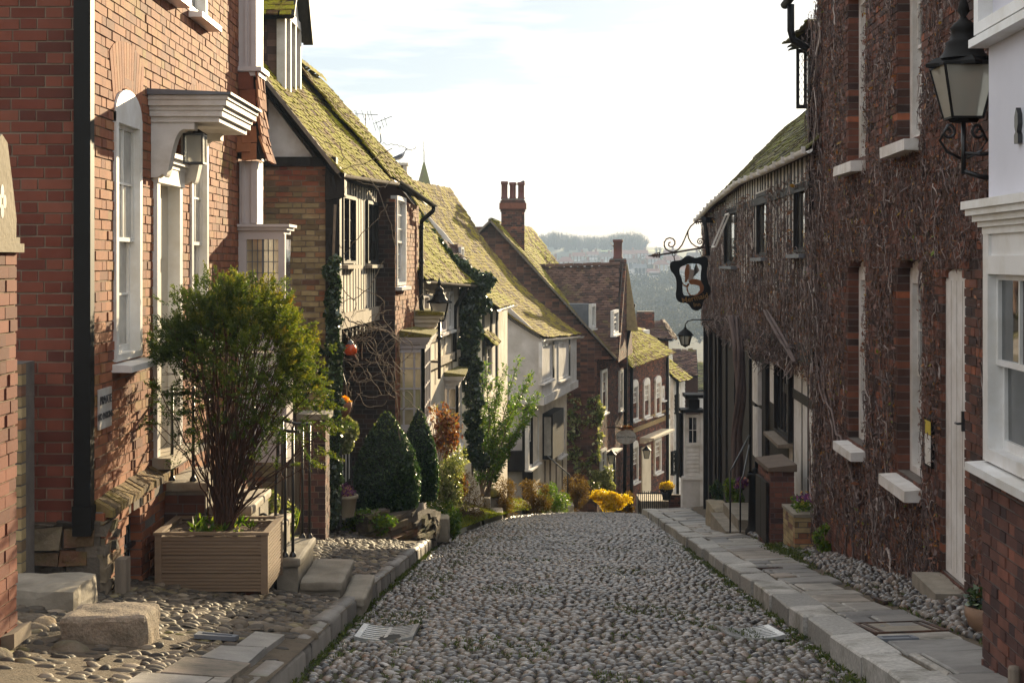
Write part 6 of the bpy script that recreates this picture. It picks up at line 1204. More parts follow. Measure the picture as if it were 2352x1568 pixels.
relc = ((C-cc)/RR); rc = np.clip(RNG.beta(2, 2.4, N)[:, None]*.50+.16*RNG.uniform(size=(N, m))+.16*np.clip(a, 0, 1)+.34*np.clip(relc[..., 0]*.6+relc[..., 2]*.45, -.5, .7), 0, 1); lb.leaves(C.reshape(-1, 3), U.reshape(-1, 3), V.reshape(-1, 3), 0, rc.reshape(-1)); lb.build('crown', M_thuja, th)  # golden sunlight on the right and top put into the leaf colour
# clipped box cones
def cone(c, rad, h, label, n):
    t = thing('box_topiary', c, label, 'topiary', 'clipped box cones'); c = np.array(c); pr = lambda q: rad*np.interp(q, (0, .12, .35, .6, .82, .95, 1), (.86, .97, 1.0, .80, .44, .17, .03))
    b = MB(); z = np.linspace(0, .97, 16); b.lathe(c, [(0, 0)]+[(float(pr(q))*.90, q*h) for q in z]+[(0, h*.98)], 24); b.build('core', M_boxcore, t)
    q = np.sqrt(RNG.uniform(size=n)); q = 1-q*1.0; a = ru(0, 6.283, n); rr = pr(q)*(.92+.13*RNG.uniform(size=n)+.05*smooth_noise(a*4, q*14, 5)); p = c+np.stack([rr*np.cos(a), rr*np.sin(a), q*h], -1)
    o = unit(np.stack([np.cos(a), np.sin(a), 0*a+.4], -1)); s = RNG.lognormal(math.log(.019), .3, (n, 1)); U = unit(o*.5+sph(n))*s; V = unit(np.cross(U, sph(n)))*s*.55; lb = MB(); lb.leaves(p, U, V, 0, np.clip(RNG.uniform(size=n)*.9+.25*(q > .8), 0, 1)); lb.build('foliage', M_box, t)
cone((-1.845, 22.5, -3.66), .48, 1.47, 'fat dark clipped box cone behind the low stone wall', 15000)
cone((-1.46, 24.0, -3.75), .30, 1.46, 'slim dark clipped box cone half hidden behind the fat one', 9000)
# generic shrub
def shrub(name, c, R, m, label, cat='shrub', n=2600, size=.022, group=None, asp=.5, stems=18, shell=.3, lumps=14, stem_m=None, base=None, spike=False):
    c = np.array(c, float); R = np.array(R, float); g0 = c-(0, 0, R[2]) if base is None else np.array(base, float); t = thing(name, tuple(g0), label, cat, group); lb = MB()
    cs = c+unit(sph(lumps))*R*RNG.uniform(.25, .75, (lumps, 1))*(1.15, 1, 1); cs[::3, 2] = g0[2]+R[2]*RNG.uniform(.1, .5, len(cs[::3])); cs[1, 0] += R[0]*.3; cs[2, 0] -= R[0]*.35
    for q in cs: clump(lb, q, R*RNG.uniform(.30, .62)*RNG.uniform(.8, 1.2, 3), n//lumps, size, asp, shell, 1.2 if spike else .5)
    b = MB(); stemfan(b, g0, cs[RNG.integers(0, lumps, stems)]+sph(stems)*R*.4, .012, .004, 8, spread=R[0]*.12); b.build('stems', stem_m or M_twig, t); lb.build('foliage', m, t); return t
shrub('evergreen_shrub', (-2.62, 16.9, -2.85), (.24, .3, .42), M_varieg, 'yellow green shrub glowing behind the iron door railings', n=3200, size=.02)
shrub('red_shrub', P(1030, 985, 26.3), (.38, .34, .52), M_red, 'red and copper leaved shrub before the left bay windows', n=1700, size=.038, stems=34, shell=.5, base=P(1028, 1130, 26.3))
shrub('variegated_shrub', P(1022, 1085, 25.6), (.34, .3, .46), M_varieg, 'cream and green variegated shrub beside the slim box cone', n=3800, size=.022)
shrub('green_groundcover', P(840, 1195, 21.3), (.42, .3, .22), M_green, 'low green plant spilling over the stone bed under the box cone', n=2600, size=.024)
shrub('green_groundcover', P(1030, 1178, 25.3), (.27, .45, .30), M_green, 'bright leafy mound trailing beside the pale slab step', n=3600, size=.026)
shrub('heather_bush', P(1070, 1128, 31), (.40, .4, .46), M_rust, 'rust brown heathery bush left of the domed stone bin', n=4200, size=.026, asp=.2, spike=True, group='rust heather bushes')
shrub('heather_bush', P(1155, 1125, 37.6), (.44, .5, .56), M_rust, 'rust brown heathery bush right of the domed stone bin', n=4200, size=.03, asp=.2, spike=True, group='rust heather bushes')
shrub('heather_bush', P(1228, 1135, 41.5), (.52, .5, .48), M_rust, 'tawny rounded bush below the plaster house windows', n=4200, size=.032, asp=.25, spike=True, group='rust heather bushes')
shrub('rosemary_bush', P(1275, 1138, 42.5), (.48, .5, .44), M_green, 'green bush beside the plaster house handrail', n=3000, size=.034, asp=.3, spike=True)
shrub('brown_bush', P(1322, 1112, 47), (.42, .5, .72), M_rust, 'tall brown bush at the plaster house far corner', n=3600, size=.035, asp=.25, spike=True)
shrub('forsythia', P(1395, 1146, 48), (.56, .4, .30), M_yellow, 'bright yellow flowering bush low at the street end', n=4200, size=.04, group=None)
shrub('green_bush', P(1385, 1098, 51), (.45, .4, .40), M_varieg, 'pale green bush behind the yellow flowering one', n=2400, size=.04)
shrub('brown_bush', P(1440, 1150, 50), (.25, .3, .3), M_rust, 'small tawny bush before the iron area railings', n=1500, size=.04, spike=True)
shrub('clipped_ball', P(1648, 1125, 30.5), (.17, .17, .2), M_box, 'dark round clipped bush by the inn steps', n=3000, size=.018)
shrub('ivy_tub_plant', P(1686, 1118, 27.2), (.20, .2, .28), M_green, 'bushy green pot plant beside the black iron column', n=2600, size=.02)
shrub('pink_flowers', P(1706, 1104, 26.4), (.14, .14, .10), M_purple, 'pink and red flowers in a dark bowl near the column', n=500, size=.022)
shrub('wall_fern', P(1890, 1232, 18.6), (.10, .16, .2), M_green, 'small green weeds at the creepered wall foot', n=800, size=.02)
# tall buddleia with arching stems
bd = thing('buddleia', P(1110, 1130, 34.6), 'tall leafy buddleia with arching stems above the grass bank', 'shrub'); tips = np.array([P(x, y, 34.6+RNG.uniform(-.5, .5)) for x, y in ((1100, 850), (1130, 870), (1165, 850), (1190, 845), (1215, 860), (1232, 880), (1240, 905), (1200, 900), (1175, 930), (1150, 900), (1120, 930), (1098, 960), (1210, 930), (1225, 950), (1160, 980), (1130, 1000), (1185, 990), (1100, 1030), (1140, 1060), (1165, 1050), (1105, 900))])
b = MB(); S2 = stemfan(b, P(1112, 1140, 34.6), tips, .02, .006, 16, spread=.06, wob=.04); b.build('stems', M_twig, bd); lb = MB()
for s_ in S2:
    for q in s_[5:]: clump(lb, q, (.13, .15, .14), 34, .045, .28, .2, .4)
lb.build('foliage', M_green, bd)
# ivies: on the cottage verge and wall, on the timber corner post
def ivy(name, spots, n, size, label, m=None, woody=None, group=None):
    t = thing(name, tuple(spots[-1][0]), label, 'ivy', group); lb = MB(); tot = sum(s[1]**2 for s in spots)
    for c, r, sq in spots: clump(lb, c, (r, r, r*sq), int(n*r*r/tot)+20, size, .75, .55, .3)
    lb.build('leaves', m or M_ivy, t)
    if woody is not None: b = MB(); [b.tube(w_, .02, 5) for w_ in woody]; b.build('stems', M_twig, t)
    return t
sp = [(P(x, y, Y), r, 1.) for x, y, Y, r in ((968, 512, 33, .14), (985, 540, 33, .16), (1005, 565, 33, .18), (1022, 585, 33, .18), (1040, 605, 33, .2), (1058, 620, 33.2, .22), (1078, 640, 33.3, .26), (1100, 650, 33.3, .28), (1120, 645, 33.4, .18), (1085, 680, 33.3, .32), (1075, 720, 33.3, .30), (1080, 760, 33.3, .30), (1072, 800, 33.3, .28), (1082, 840, 33.4, .28), (1080, 880, 33.4, .26), (1088, 920, 33.4, .24), (1085, 960, 33.4, .22), (1090, 1000, 33.4, .22), (1088, 1040, 33.4, .22), (1055, 800, 33, .2), (1110, 700, 33.4, .2), (1105, 1060, 33.4, .2))]
ivy('ivy', sp, 11000, .042, 'glossy ivy cascading from the cottage roof verge down its wall', woody=[[P(1085, 1090, 33.4), P(1080, 900, 33.4), P(1078, 700, 33.3)]])
sp = [(P(x+RNG.normal(0, 4), y, 20.3), .085, 1.3) for x, y in zip(np.interp(np.linspace(0, 1, 46), (0, .3, 1), (762, 768, 765)), np.linspace(600, 1195, 46))]+[(P(x, y, 20.4), .12, 1) for x, y in ((765, 690), (768, 740), (772, 800), (766, 860), (770, 920), (768, 1100), (760, 1150))]+[(P(690+RNG.uniform(-25, 60), 760+RNG.uniform(0, 160), 20.45), .07, 1.2) for _ in range(9)]
ivy('ivy', sp, 5200, .028, 'dark ivy climbing the black corner post of the timber house', woody=[[P(764, 1205, 20.35), P(768, 900, 20.35), P(764, 640, 20.4), P(770, 470, 20.4)]])
ivy('ivy', [(P(795, 990, 20.9), .17, 1.1), (P(790, 1020, 20.9), .13, 1)], 2200, .026, 'round ivy ball, painted sunlit pale, hanging beside the timber corner post', M_varieg)  # paler leaf material stands in for the sunlit rim
ivy('climbing_rose', [(P(1300+RNG.uniform(0, 70), RNG.uniform(905, 1080), 53.2), .3, 1.2) for _ in range(26)], 6500, .055, 'yellow green climber covering the dark house side wall', M_varieg)
# bare wisteria about the timber house
ws = thing('bare_climber', P(800, 1150, 21.5), 'bare twisting climber stems around the timber house jetty', 'climbing plant'); b = MB()
def path(*q, Y=21.2, j=.03): 
    Q = np.array([P(x, y, Y+RNG.normal(0, .1)) for x, y in q]); t = np.linspace(0, len(Q)-1, len(Q)*5); i = np.minimum(t.astype(int), len(Q)-2); f = (t-i)[:, None]; f = f*f*(3-2*f); return Q[i]*(1-f)+Q[i+1]*f+RNG.normal(0, j*.25, (len(t), 3))
for q, r in (([(775, 700), (800, 735), (840, 750), (890, 760), (920, 790)], .014), ([(780, 740), (800, 780), (820, 830), (800, 880), (790, 960)], .012), ([(770, 640), (810, 690), (850, 660), (880, 600)], .009), ([(790, 820), (830, 840), (845, 870), (820, 880), (800, 850)], .009), ([(800, 930), (795, 880), (815, 850), (830, 900), (810, 930), (800, 980)], .008), ([(880, 690), (860, 740), (905, 830), (930, 860)], .008), ([(890, 830), (905, 880), (915, 960), (918, 1010)], .009), ([(775, 600), (830, 540), (870, 500), (890, 470)], .008), ([(770, 470), (760, 400), (740, 380), (725, 360)], .010), ([(760, 400), (800, 385), (850, 370), (900, 340)], .008), ([(780, 395), (830, 420), (880, 430), (900, 415)], .008), ([(770, 420), (790, 360), (780, 330), (735, 325)], .008), ([(880, 330), (920, 335), (945, 345), (955, 340)], .006), ([(840, 400), (870, 440), (900, 520), (905, 560)], .007)): b.tube(path(*q), r*.75, 5)
for _ in range(60): s = P(ru(775, 930), ru(700, 920), 21+ru(-.4, 1.5)); W = walks(1, np.zeros((1, 2)), ru(0, 6.28, 1), 12, .05, .3)[0]; b.tube(np.array([s+(w_[0], .2*w_[0], w_[1]) for w_ in W]), .005, 4)
b.build('stems', M_twig_pale, ws)
# grassy bank along the left road edge below the steps
gb = MB(); n = 22000; Y = ru(26.3, 44, n); X = xl(Y)+.10-np.abs(RNG.normal(0, .42, n)); C = np.stack([X, Y, zfl(X, Y)-.02], -1); s = ru(.02, .055, n)[:, None]; dd = unit(RNG.normal(size=(n, 3))*(1, 1, .4)+(0, 0, 1)); gb.leaves(C+dd*s*.6, dd*s, unit(np.cross(dd, sph(n)))*.009)
tag(gb.build('bank_grass', M_mossgrass), kind='stuff')
n = 600; gb = MB(); Y = ru(7.5, 24, n); k = RNG.integers(0, 3, n); X = np.where(k == 0, xl(Y)+ru(-.02, .05, n), np.where(k == 1, xr(Y)-ru(0, .06, n), xr(Y)+.95+ru(-.1, .15, n))); Zb = np.where(k == 2, zfr(X, Y)-.02, zroad(Y)-.01)
C = np.repeat(np.stack([X, Y, Zb], -1), 10, 0)+RNG.normal(0, .03, (n*10, 3))*(1, 1, 0); s = ru(.010, .03, n*10)[:, None]; dd = unit(sph(n*10)*(1, 1, .5)+(0, 0, .8)); gb.leaves(C+dd*s*.6, dd*s, unit(np.cross(dd, sph(n*10)))*.007); tag(gb.build('kerb_grass', M_grass), kind='stuff')
n = 260; gb = MB(); c0 = np.array([(3.05+.045*y-.25-.25*RNG.uniform(), y) for y in ru(18.2, 21, n)]); C = np.repeat(np.c_[c0, zfr(c0[:, 0], c0[:, 1])], 16, 0)+RNG.normal(0, .05, (n*16, 3))*(1, 1, .2); dd = unit(sph(n*16)+(0, 0, 1)); gb.leaves(C, dd*.025, unit(np.cross(dd, sph(n*16)))*.01); tag(gb.build('wall_foot_grass', M_grass), kind='stuff')
# ================================================================ door steps and railings, near left
sp_ = thing('door_steps', (-2.1, 13.4, -2.95), 'worn stone steps rising from the kerb to the white hooded door', 'steps')
for x0, x1, z1 in ((-3.0, -2.56, -1.86), (-2.57, -2.19, -2.06), (-2.2, -1.99, -2.28), (-2.0, -1.78, -2.50), (-1.80, -1.43, -2.70), (-1.45, -1.24, -2.84)):
    y0 = 12.88; m = rough_block(x0, x1, y0, 13.92, z1-.09, z1, .006, 8, .03); box3(m, x0, x1-.03, y0+.03, 13.9, -3.05, z1-.07, 1); m.build('step', [M_stone_pale if z1 > -2.4 else M_stone, M_stone], sp_)
b = MB(); bricks(b, Frame((0, 12.89, 0), (1, 0)), -3.0, -2.6, -2.75, -1.97); b.build('side_wall', [M_brick_dark, M_mortar_dark], sp_)
def railing(Y, label, posts, pts, extra=()):
    t = thing('iron_railing', (-2.0, Y, -2.5), label, 'railing', 'iron railings of the door steps')
    for x, z0, z1 in posts:
        b = MB(); b.tube([(x, Y, z0), (x, Y, z1)], .0135, 8); b.lathe((x, Y, z0), [(.032, 0), (.03, .015), (.016, .04)], 10); b.build('post', M_iron, t)
    b = MB(); b.tube(pts, .014, 7); b.build('rail', M_iron, t)
    for e in extra: b = MB(); b.tube(e, .011, 6); b.build('scroll' if len(e) > 4 else 'crossbar', M_iron, t)
Yn = 12.95; hz = lambda x, y: tuple(P(x, y, Yn))
railing(Yn, 'near iron railing of the door steps with a scrolled end', [(-2.885, -1.86, -1.05), (-2.705, -1.86, -1.06), (-1.925, -2.50, -1.45), (-1.86, -2.50, -1.40)], [hz(362, 905), hz(400, 905), hz(480, 900), hz(555, 926), hz(600, 960), hz(640, 985), hz(662, 990), hz(690, 990)], [[(-1.925, Yn, -2.1), (-1.86, Yn, -2.1)], np.concatenate([spiral(P(603, 1190, Yn), .045, 1.2, 0, (1, 0, 0), (0, 0, 1)), ])])
Yf = 13.82; hz = lambda x, y: tuple(P(x, y, Yf))
railing(Yf, 'far iron railing of the door steps', [(-2.75, -1.86, -1.1), (-2.34, -2.06, -1.3), (-2.08, -2.28, -1.4), (-1.90, -2.50, -1.50), (-1.835, -2.50, -1.48)], [hz(440, 880), hz(560, 930), hz(620, 955), hz(680, 973), hz(716, 973)])
b = MB(); b.tube([P(633, 1378, 12.86), P(633, 1120, 12.86), P(640, 1000, 12.9), P(648, 985, 12.92)], .0125, 8); tag(b.build('iron_rod', M_iron), 'thin black iron upright standing beside the timber planter', 'post')
# gate pier and things about the timber house
t = thing('gate_pier', (-2.5, 19.5, -3.5), 'square brick gate pier behind the far door railing', 'pier'); b = MB(); fr = Frame((0, 19.3, 0), (1, 0)); bricks(b, fr, -2.68, -2.36, -3.6, -2.0, thick=.2); bricks(b, Frame((-2.36, 0, 0), (0, 1)), 19.33, 19.75, -3.6, -2.0, thick=.1); b.build('brickwork', [M_brick_pav, M_mortar], t); b = MB(); box3(b, -2.72, -2.32, 19.26, 19.8, -2.0, -1.93); b.build('cap', M_stone, t)
b = MB()
for k in range(4): box3(b, -3.0+.075*k, -2.935+.075*k, 19.45, 19.48, -3.45, -2.15)
tag(b.build('plank_gate', M_oak), 'dark plank gate beside the brick gate pier', 'gate')
b = MB(); c = P(676, 1222, 17.0); n = 40; dd = unit(sph(n)*(.35, .35, .2)+(0, 0, 1)); b.leaves(c+dd*.13, dd*.14, unit(np.cross(dd, sph(n)))*.014); tag(b.build('daffodil_leaves', M_green), 'upright daffodil leaves at the gate pier foot', 'plant')
o = MB(); o.lathe(P(788, 1178, 20.9)-(0, 0, .04), [(.15, 0), (.19, .24), (.21, .25), (.21, .29), (.18, .29), (.17, .25), (0, .25)], 20); tb = thing('plant_tub', P(788, 1178, 20.9)-(0, 0, .04), 'large round stone coloured tub of purple heather by the timber house', 'pot'); o.build('tub', M_stone_cap, tb); b = MB(); clump(b, P(788, 1128, 20.9), (.17, .17, .10), 500, .022, .4, .2); b.build('heather', M_purple, tb)
# dry stone bed wall
b = MB(); dw_ = [(-2.05, 21.15), (-1.75, 21.6), (-1.42, 22.4), (-1.22, 23.4), (-1.2, 24.3)]
for (xa, ya), (xb, yb) in zip(dw_[:-1], dw_[1:]): L_ = math.hypot(xb-xa, yb-ya); rubble(b, Frame((xa, ya, 0), ((xb-xa)/L_, (yb-ya)/L_)), 0, L_, float(zfl(xa, ya))-.12, float(zfl(xa, ya))+.30, .05, 0, .34, .085)
tag(b.build('stone_wall', M_rubble), 'low dry stone bed wall below the box cones', 'wall')
b = MB(); V = np.array([(-2.4, 21.2), (-2.05, 21.15), (-1.75, 21.6), (-1.42, 22.4), (-1.22, 23.4), (-1.2, 24.6), (-1.2, 26.6), (-2.3, 26.6)]); b.quad(*[(x, y, float(zfl(x, y))+.24) for x, y in V]); tag(b.build('soil', M_earth), kind='structure')
b = rough_block(-1.35, -1.02, 24.7, 26.0, -4.55, -4.16, .012); tag(b.build('slab_step', M_stone_pale), 'pale stone slab step at the road edge beside the bed wall', 'step')
hb = thing('hanging_basket', P(786, 955, 20.7), 'hanging basket of orange flowers under the jettied timber front', 'basket'); c = P(786, 957, 20.7)
b = MB(); b.lathe(c, [(.05, 0), (.10, .06), (.13, .14), (.135, .20), (.12, .20), (0, .17)], 14); b.build('basket', M_terracotta, hb); b = MB(); [b.tube([c+(math.cos(a)*.13, math.sin(a)*.13, .2), c+(0, 0, .62)], .004, 4) for a in (0, 2.1, 4.2)]; b.tube([c+(0, 0, .62), c+(0, 0, 1.0)], .004, 4); b.build('chain', M_iron, hb)
M_orange = leaf_mat('orange_bloom', [(0, (.55, .10, .01)), (.6, (.85, .30, .02)), (1, (.9, .6, .1))], .5, .4)
b = MB(); clump(b, c+(0, 0, .22), (.12, .12, .05), 160, .022, .8, .2); b.build('flowers', M_orange, hb); b = MB(); clump(b, c+(0, 0, .19), (.13, .13, .05), 160, .02, .5, .2); b.build('leaves', M_green, hb)
rlm = simple('orange_glass', (.75, .10, .02), .25, .2, 9, 0); rl_ = thing('orange_lantern', P(805, 812, 21.0), 'small orange glass lantern under the timber jetty', 'lantern'); c = P(805, 815, 21.0); b = MB(); b.lathe(c, [(.05, 0), (.085, .03), (.09, .08), (.07, .13), (.04, .15)], 12); b.build('globe', rlm, rl_); b = MB(); b.lathe(c, [(.05, .15), (.03, .19), (0, .22)], 10); b.tube([c+(0, 0, .22), c+(0, 0, .5)], .004, 4); b.build('cap', M_lead, rl_)
# bank: steps, domed bin
b = rough_block(-.66, -.22, 36.4, 37.2, -6.35, -5.98, .015); tag(b.build('bank_step', M_stone_pale), 'lower sunlit stone step on the grass bank', 'step')
b = rough_block(-.92, -.52, 36.8, 37.6, -6.2, -5.70, .015); tag(b.build('bank_step', M_stone_pale), 'upper sunlit stone step beside the domed bin', 'step')
b = rough_block(-1.0, -.72, 33.6, 34.5, -6.0, -5.55, .015); tag(b.build('bank_step', M_stone_pale), 'flat stone step nearest on the grass bank', 'step')
bn = thing('stone_bin', P(1124, 1180, 37.5), 'squat stone bin with a domed mossy lid on the bank', 'bin'); c = P(1124, 1182, 37.5); b = MB(); b.lathe(c, [(.25, 0), (.25, .48), (.0, .48)], 18); b.build('drum', M_stone, bn); b = MB(); b.lathe(c, [(.28, .47), (.285, .51), (.24, .58), (.14, .65), (.03, .685), (0, .69)], 18); b.build('lid', M_mossroof, bn)
gr_ = thing('handrail', P(1300, 1170, 45.5), 'slanting pale handrail at the plaster house door', 'handrail'); b = MB(); b.tube([P(1258, 1047, 45.8), P(1285, 1070, 46), P(1308, 1090, 46.2), P(1309, 1098, 46.2)], .022, 6); b.build('rail', M_lead, gr_); b = MB(); b.tube([P(1304, 1090, 46.2), P(1304, 1162, 46.2)], .022, 6); b.build('post', M_iron, gr_)
b = rough_block(*(P(1293, 0, 46)[0], P(1318, 0, 46)[0]), 45.8, 46.6, P(0, 1172, 46)[2]-.2, P(0, 1158, 46)[2], .01); tag(b.build('doorstep', M_stone_pale), 'sunlit doorstep of the pale plaster house', 'step')
# oval house sign
js = thing('house_sign', P(1438, 1003, 54.5), 'white oval hanging house sign with flowers on top', 'sign'); Fj = Frame((0, 54.5, 0), (1, 0)); u, z = Fj.uz(1438, 1003); b = MB(); b.prism(Fj, [(u+.36*math.cos(a), z+.25*math.sin(a)) for a in np.arange(0, 6.28, .26)], -.02, .02); b.build('board', M_signplate, js)
b = MB(); b.prism(Fj, [(u+.375*math.cos(a), z+.265*math.sin(a)) for a in np.arange(0, 6.28, .26)], -.018, .014); b.build('rim', M_stone_cap, js)
b = MB(); V, F = text_mesh("Jeake's House", .115, Fj.p(u, z+.0, .022), (1, 0, 0), Z3, .002); b.add(V, F); b.build('lettering', M_lettering, js)
b = MB(); clump(b, Fj.p(u, z+.32), (.32, .1, .08), 160, .04, .6, .1); b.build('flowers', M_red, js); b = MB(); b.tube([Fj.p(u-.7, z+.34), Fj.p(u+.3, z+.34)], .02, 5); b.build('bracket', M_iron, js)
def wall_lamp(x, y, Y, label):
    t = thing('wall_lamp', P(x, y, Y), label, 'lamp', 'small wall lamps at the street end'); c = P(x, y+12, Y); square_lantern(t, c, .26, .32, M_blackpaint, M_lampglass, .6); b = MB(); b.lathe(c+(0, 0, .32), [(.19, 0), (.05, .13), (0, .2)], 8); b.build('hood', M_blackpaint, t)
wall_lamp(1485, 1040, 60.0, 'small white glazed lamp beside the cream door'); wall_lamp(1404, 1052, 54.4, 'small lamp on a post by the dark house door')
b = MB(); b.tube([P(1411, 1175, 54.4), P(1411, 1050, 54.4)], .05, 8); tag(b.build('lamp_post', M_iron), 'slim black post before the dark house door', 'post')
# area railings and flower urn at the bottom
t = thing('area_railing', P(1500, 1170, 56), 'low iron railings in front of the arched sash house', 'railing'); b = MB()
for x in np.linspace(1466, 1532, 15): b.tube([P(x, 1180, 56), P(x, 1128+RNG.uniform(-1, 1), 56)], .016, 5)
b.tube([P(1464, 1132, 56), P(1534, 1132, 56)], .02, 5); b.build('bars', M_iron, t)
b = MB(); q = P(1470, 1150, 57.5); q1 = P(1556, 1150, 57.5); box3(b, q[0], q1[0], 57.5, 59.2, q[2]-1, q[2]); tag(b.build('landing', M_stone_pale), 'sunlit paved landing behind the low iron railings', 'landing')
b = MB(); bricks(b, Frame((0, 57.2, 0), (1, 0)), P(1536, 0, 57.2)[0], P(1566, 0, 57.2)[0], P(0, 1180, 57.2)[2]-.5, P(0, 1136, 57.2)[2], course=.09); tag(b.build('brick_parapet', [M_brick_dark, M_mortar_dark]), 'low stepped brick wall right of the iron railings', 'wall')
fp = thing('flower_urn', P(1531, 1146, 57), 'dark urn of yellow daffodils on the brick wall', 'pot'); c = P(1531, 1148, 57); b = MB(); b.lathe(c, [(.12, 0), (.18, .2), (.25, .36), (.26, .42), (0, .4)], 12); b.build('urn', M_blackpaint, fp); b = MB(); clump(b, c+(0, 0, .52), (.28, .25, .17), 420, .05, .7, .3); b.build('flowers', M_yellow, fp)
# ================================================================ drains and covers in the paving
def grate(x0, x1, y0, y1, zf, label, dish=.03, nb=7):
    t = thing('drain_grate', ((x0+x1)/2, (y0+y1)/2, float(zf((x0+x1)/2, (y0+y1)/2))), label, 'drain', 'dished iron drain grates'); mm = simple('worn_iron', (.5, .5, .5), .32, .3, 20, .3, .003, 60, metal=.6)
    zz = lambda x, y: float(zf((x0+x1)/2, y))+.045-dish*(1-((x-(x0+x1)/2)/((x1-x0)/2))**2); b = MB()
    def strip(xa, xb, ya, yb, th=.02):
        xs_ = np.linspace(xa, xb, 9 if xb-xa > .1 else 2)
        for p, q in zip(xs_[:-1], xs_[1:]): b.hexa([(x, y, zz(x, y)+dz) for x in (p, q) for y in (ya, yb) for dz in (-th, 0)])
    for k in range(nb): y = y0+.05+(y1-y0-.1)*k/nb; strip(x0+.04, x1-.04, y, y+(y1-y0-.1)/nb*.55)
    strip(x0, x1, y0, y0+.04, .03); strip(x0, x1, y1-.04, y1, .03); strip(x0, x0+.04, y0+.04, y1-.04, .03); strip(x1-.04, x1, y0+.04, y1-.04, .03); strip((x0+x1)/2-.012, (x0+x1)/2+.012, y0+.04, y1-.04, .018); b.build('bars', mm, t)
    b = MB(); b.quad(*[(x, y, float(zf(x, y))+.012) for x, y in ((x0, y0), (x1, y0), (x1, y1), (x0, y1))]); b.build('sump', M_blackpaint, t)
zr2 = lambda x, y: zroad(y)+camber(x, y)
grate(-1.15, -.72, 11.1, 11.86, zr2, 'dished iron drain grate by the left kerb'); grate(1.57, 1.99, 11.1, 11.86, zr2, 'dished iron drain grate by the right kerb')
def cover(x0, x1, y0, y1, label, zf, dz, ribs=True):
    t = thing('access_cover', ((x0+x1)/2, (y0+y1)/2, float(zf((x0+x1)/2, y0))+dz), label, 'cover'); z = lambda x, y: float(zf(x, y))+dz
    def slab_(mb, a, c, p, q, h, lo=.02): mb.hexa([(x, y, z(x, y)+d_) for x in (a, c) for y in (p, q) for d_ in (-lo, h)])
    b = MB(); e = .03; slab_(b, x0, x1, y0, y0+e, .006); slab_(b, x0, x1, y1-e, y1, .006); slab_(b, x0, x0+e, y0+e, y1-e, .006); slab_(b, x1-e, x1, y0+e, y1-e, .006)
    if ribs:
        for xx in (x0+.06, x1-.085): slab_(b, xx, xx+.025, y0+.04, y1-.04, .004)
    b.build('frame', M_iron_rust if ribs else M_lead, t); b = MB(); slab_(b, x0+e, x1-e, y0+e, y1-e, -.002); b.build('lid', M_stone if ribs else M_lead, t)
cover(2.42, 2.92, 10.2, 10.85, 'iron framed access cover set in the right pavement', zfr, .004); cover(2.38, 2.62, 9.82, 10.0, 'small flat grey cover plate in the right pavement', zfr, .003, False)
cover(-1.95, -1.70, 9.35, 9.5, 'small worn cover plate in the left flagstones', zfl, .032, False); cover(2.55, 2.95, 16.6, 16.75, 'narrow iron slot drain across the right pavement', zfr, .004); cover(3.02, 3.3, 12.4, 12.75, 'checkered iron cover beside the cobbles at the wall', zfr, -.0)
# stone bowl with a plant at the wall corner
bw = thing('stone_bowl', (3.16, 10.05, float(zfr(3.16, 10.05))), 'round stone bowl of trailing plants at the white house corner', 'pot'); c = np.array((3.16, 10.05, float(zfr(3.16, 10.05))-.02)); b = MB(); b.lathe(c, [(.09, 0), (.15, .05), (.175, .12), (.17, .18), (.15, .18), (.14, .14), (0, .14)], 18); b.build('bowl', simple('brown_bowl', (.22, .13, .08), .7, .3, 8, .3), bw); b = MB(); clump(b, c+(0, 0, .22), (.17, .16, .09), 420, .026, .55, .2); b.build('leaves', M_ivy, bw); b = MB(); clump(b, c+(0, 0, .27), (.13, .12, .06), 26, .018, .8, .2); b.build('flowers', M_red, bw)
for k, (x, y) in enumerate(((2.95, 8.75), (2.86, 8.45), (3.0, 9.1), (2.8, 8.2))):
    b = MB(); clump(b, (x, y, float(zfr(x, y))+.02), (.07, .09, .05), 160, .018, .6, .2); tag(b.build('wall_weed', M_green), 'small leafy weed in the paving cracks by the dark brick base', 'weed', 'weeds along the right wall foot')
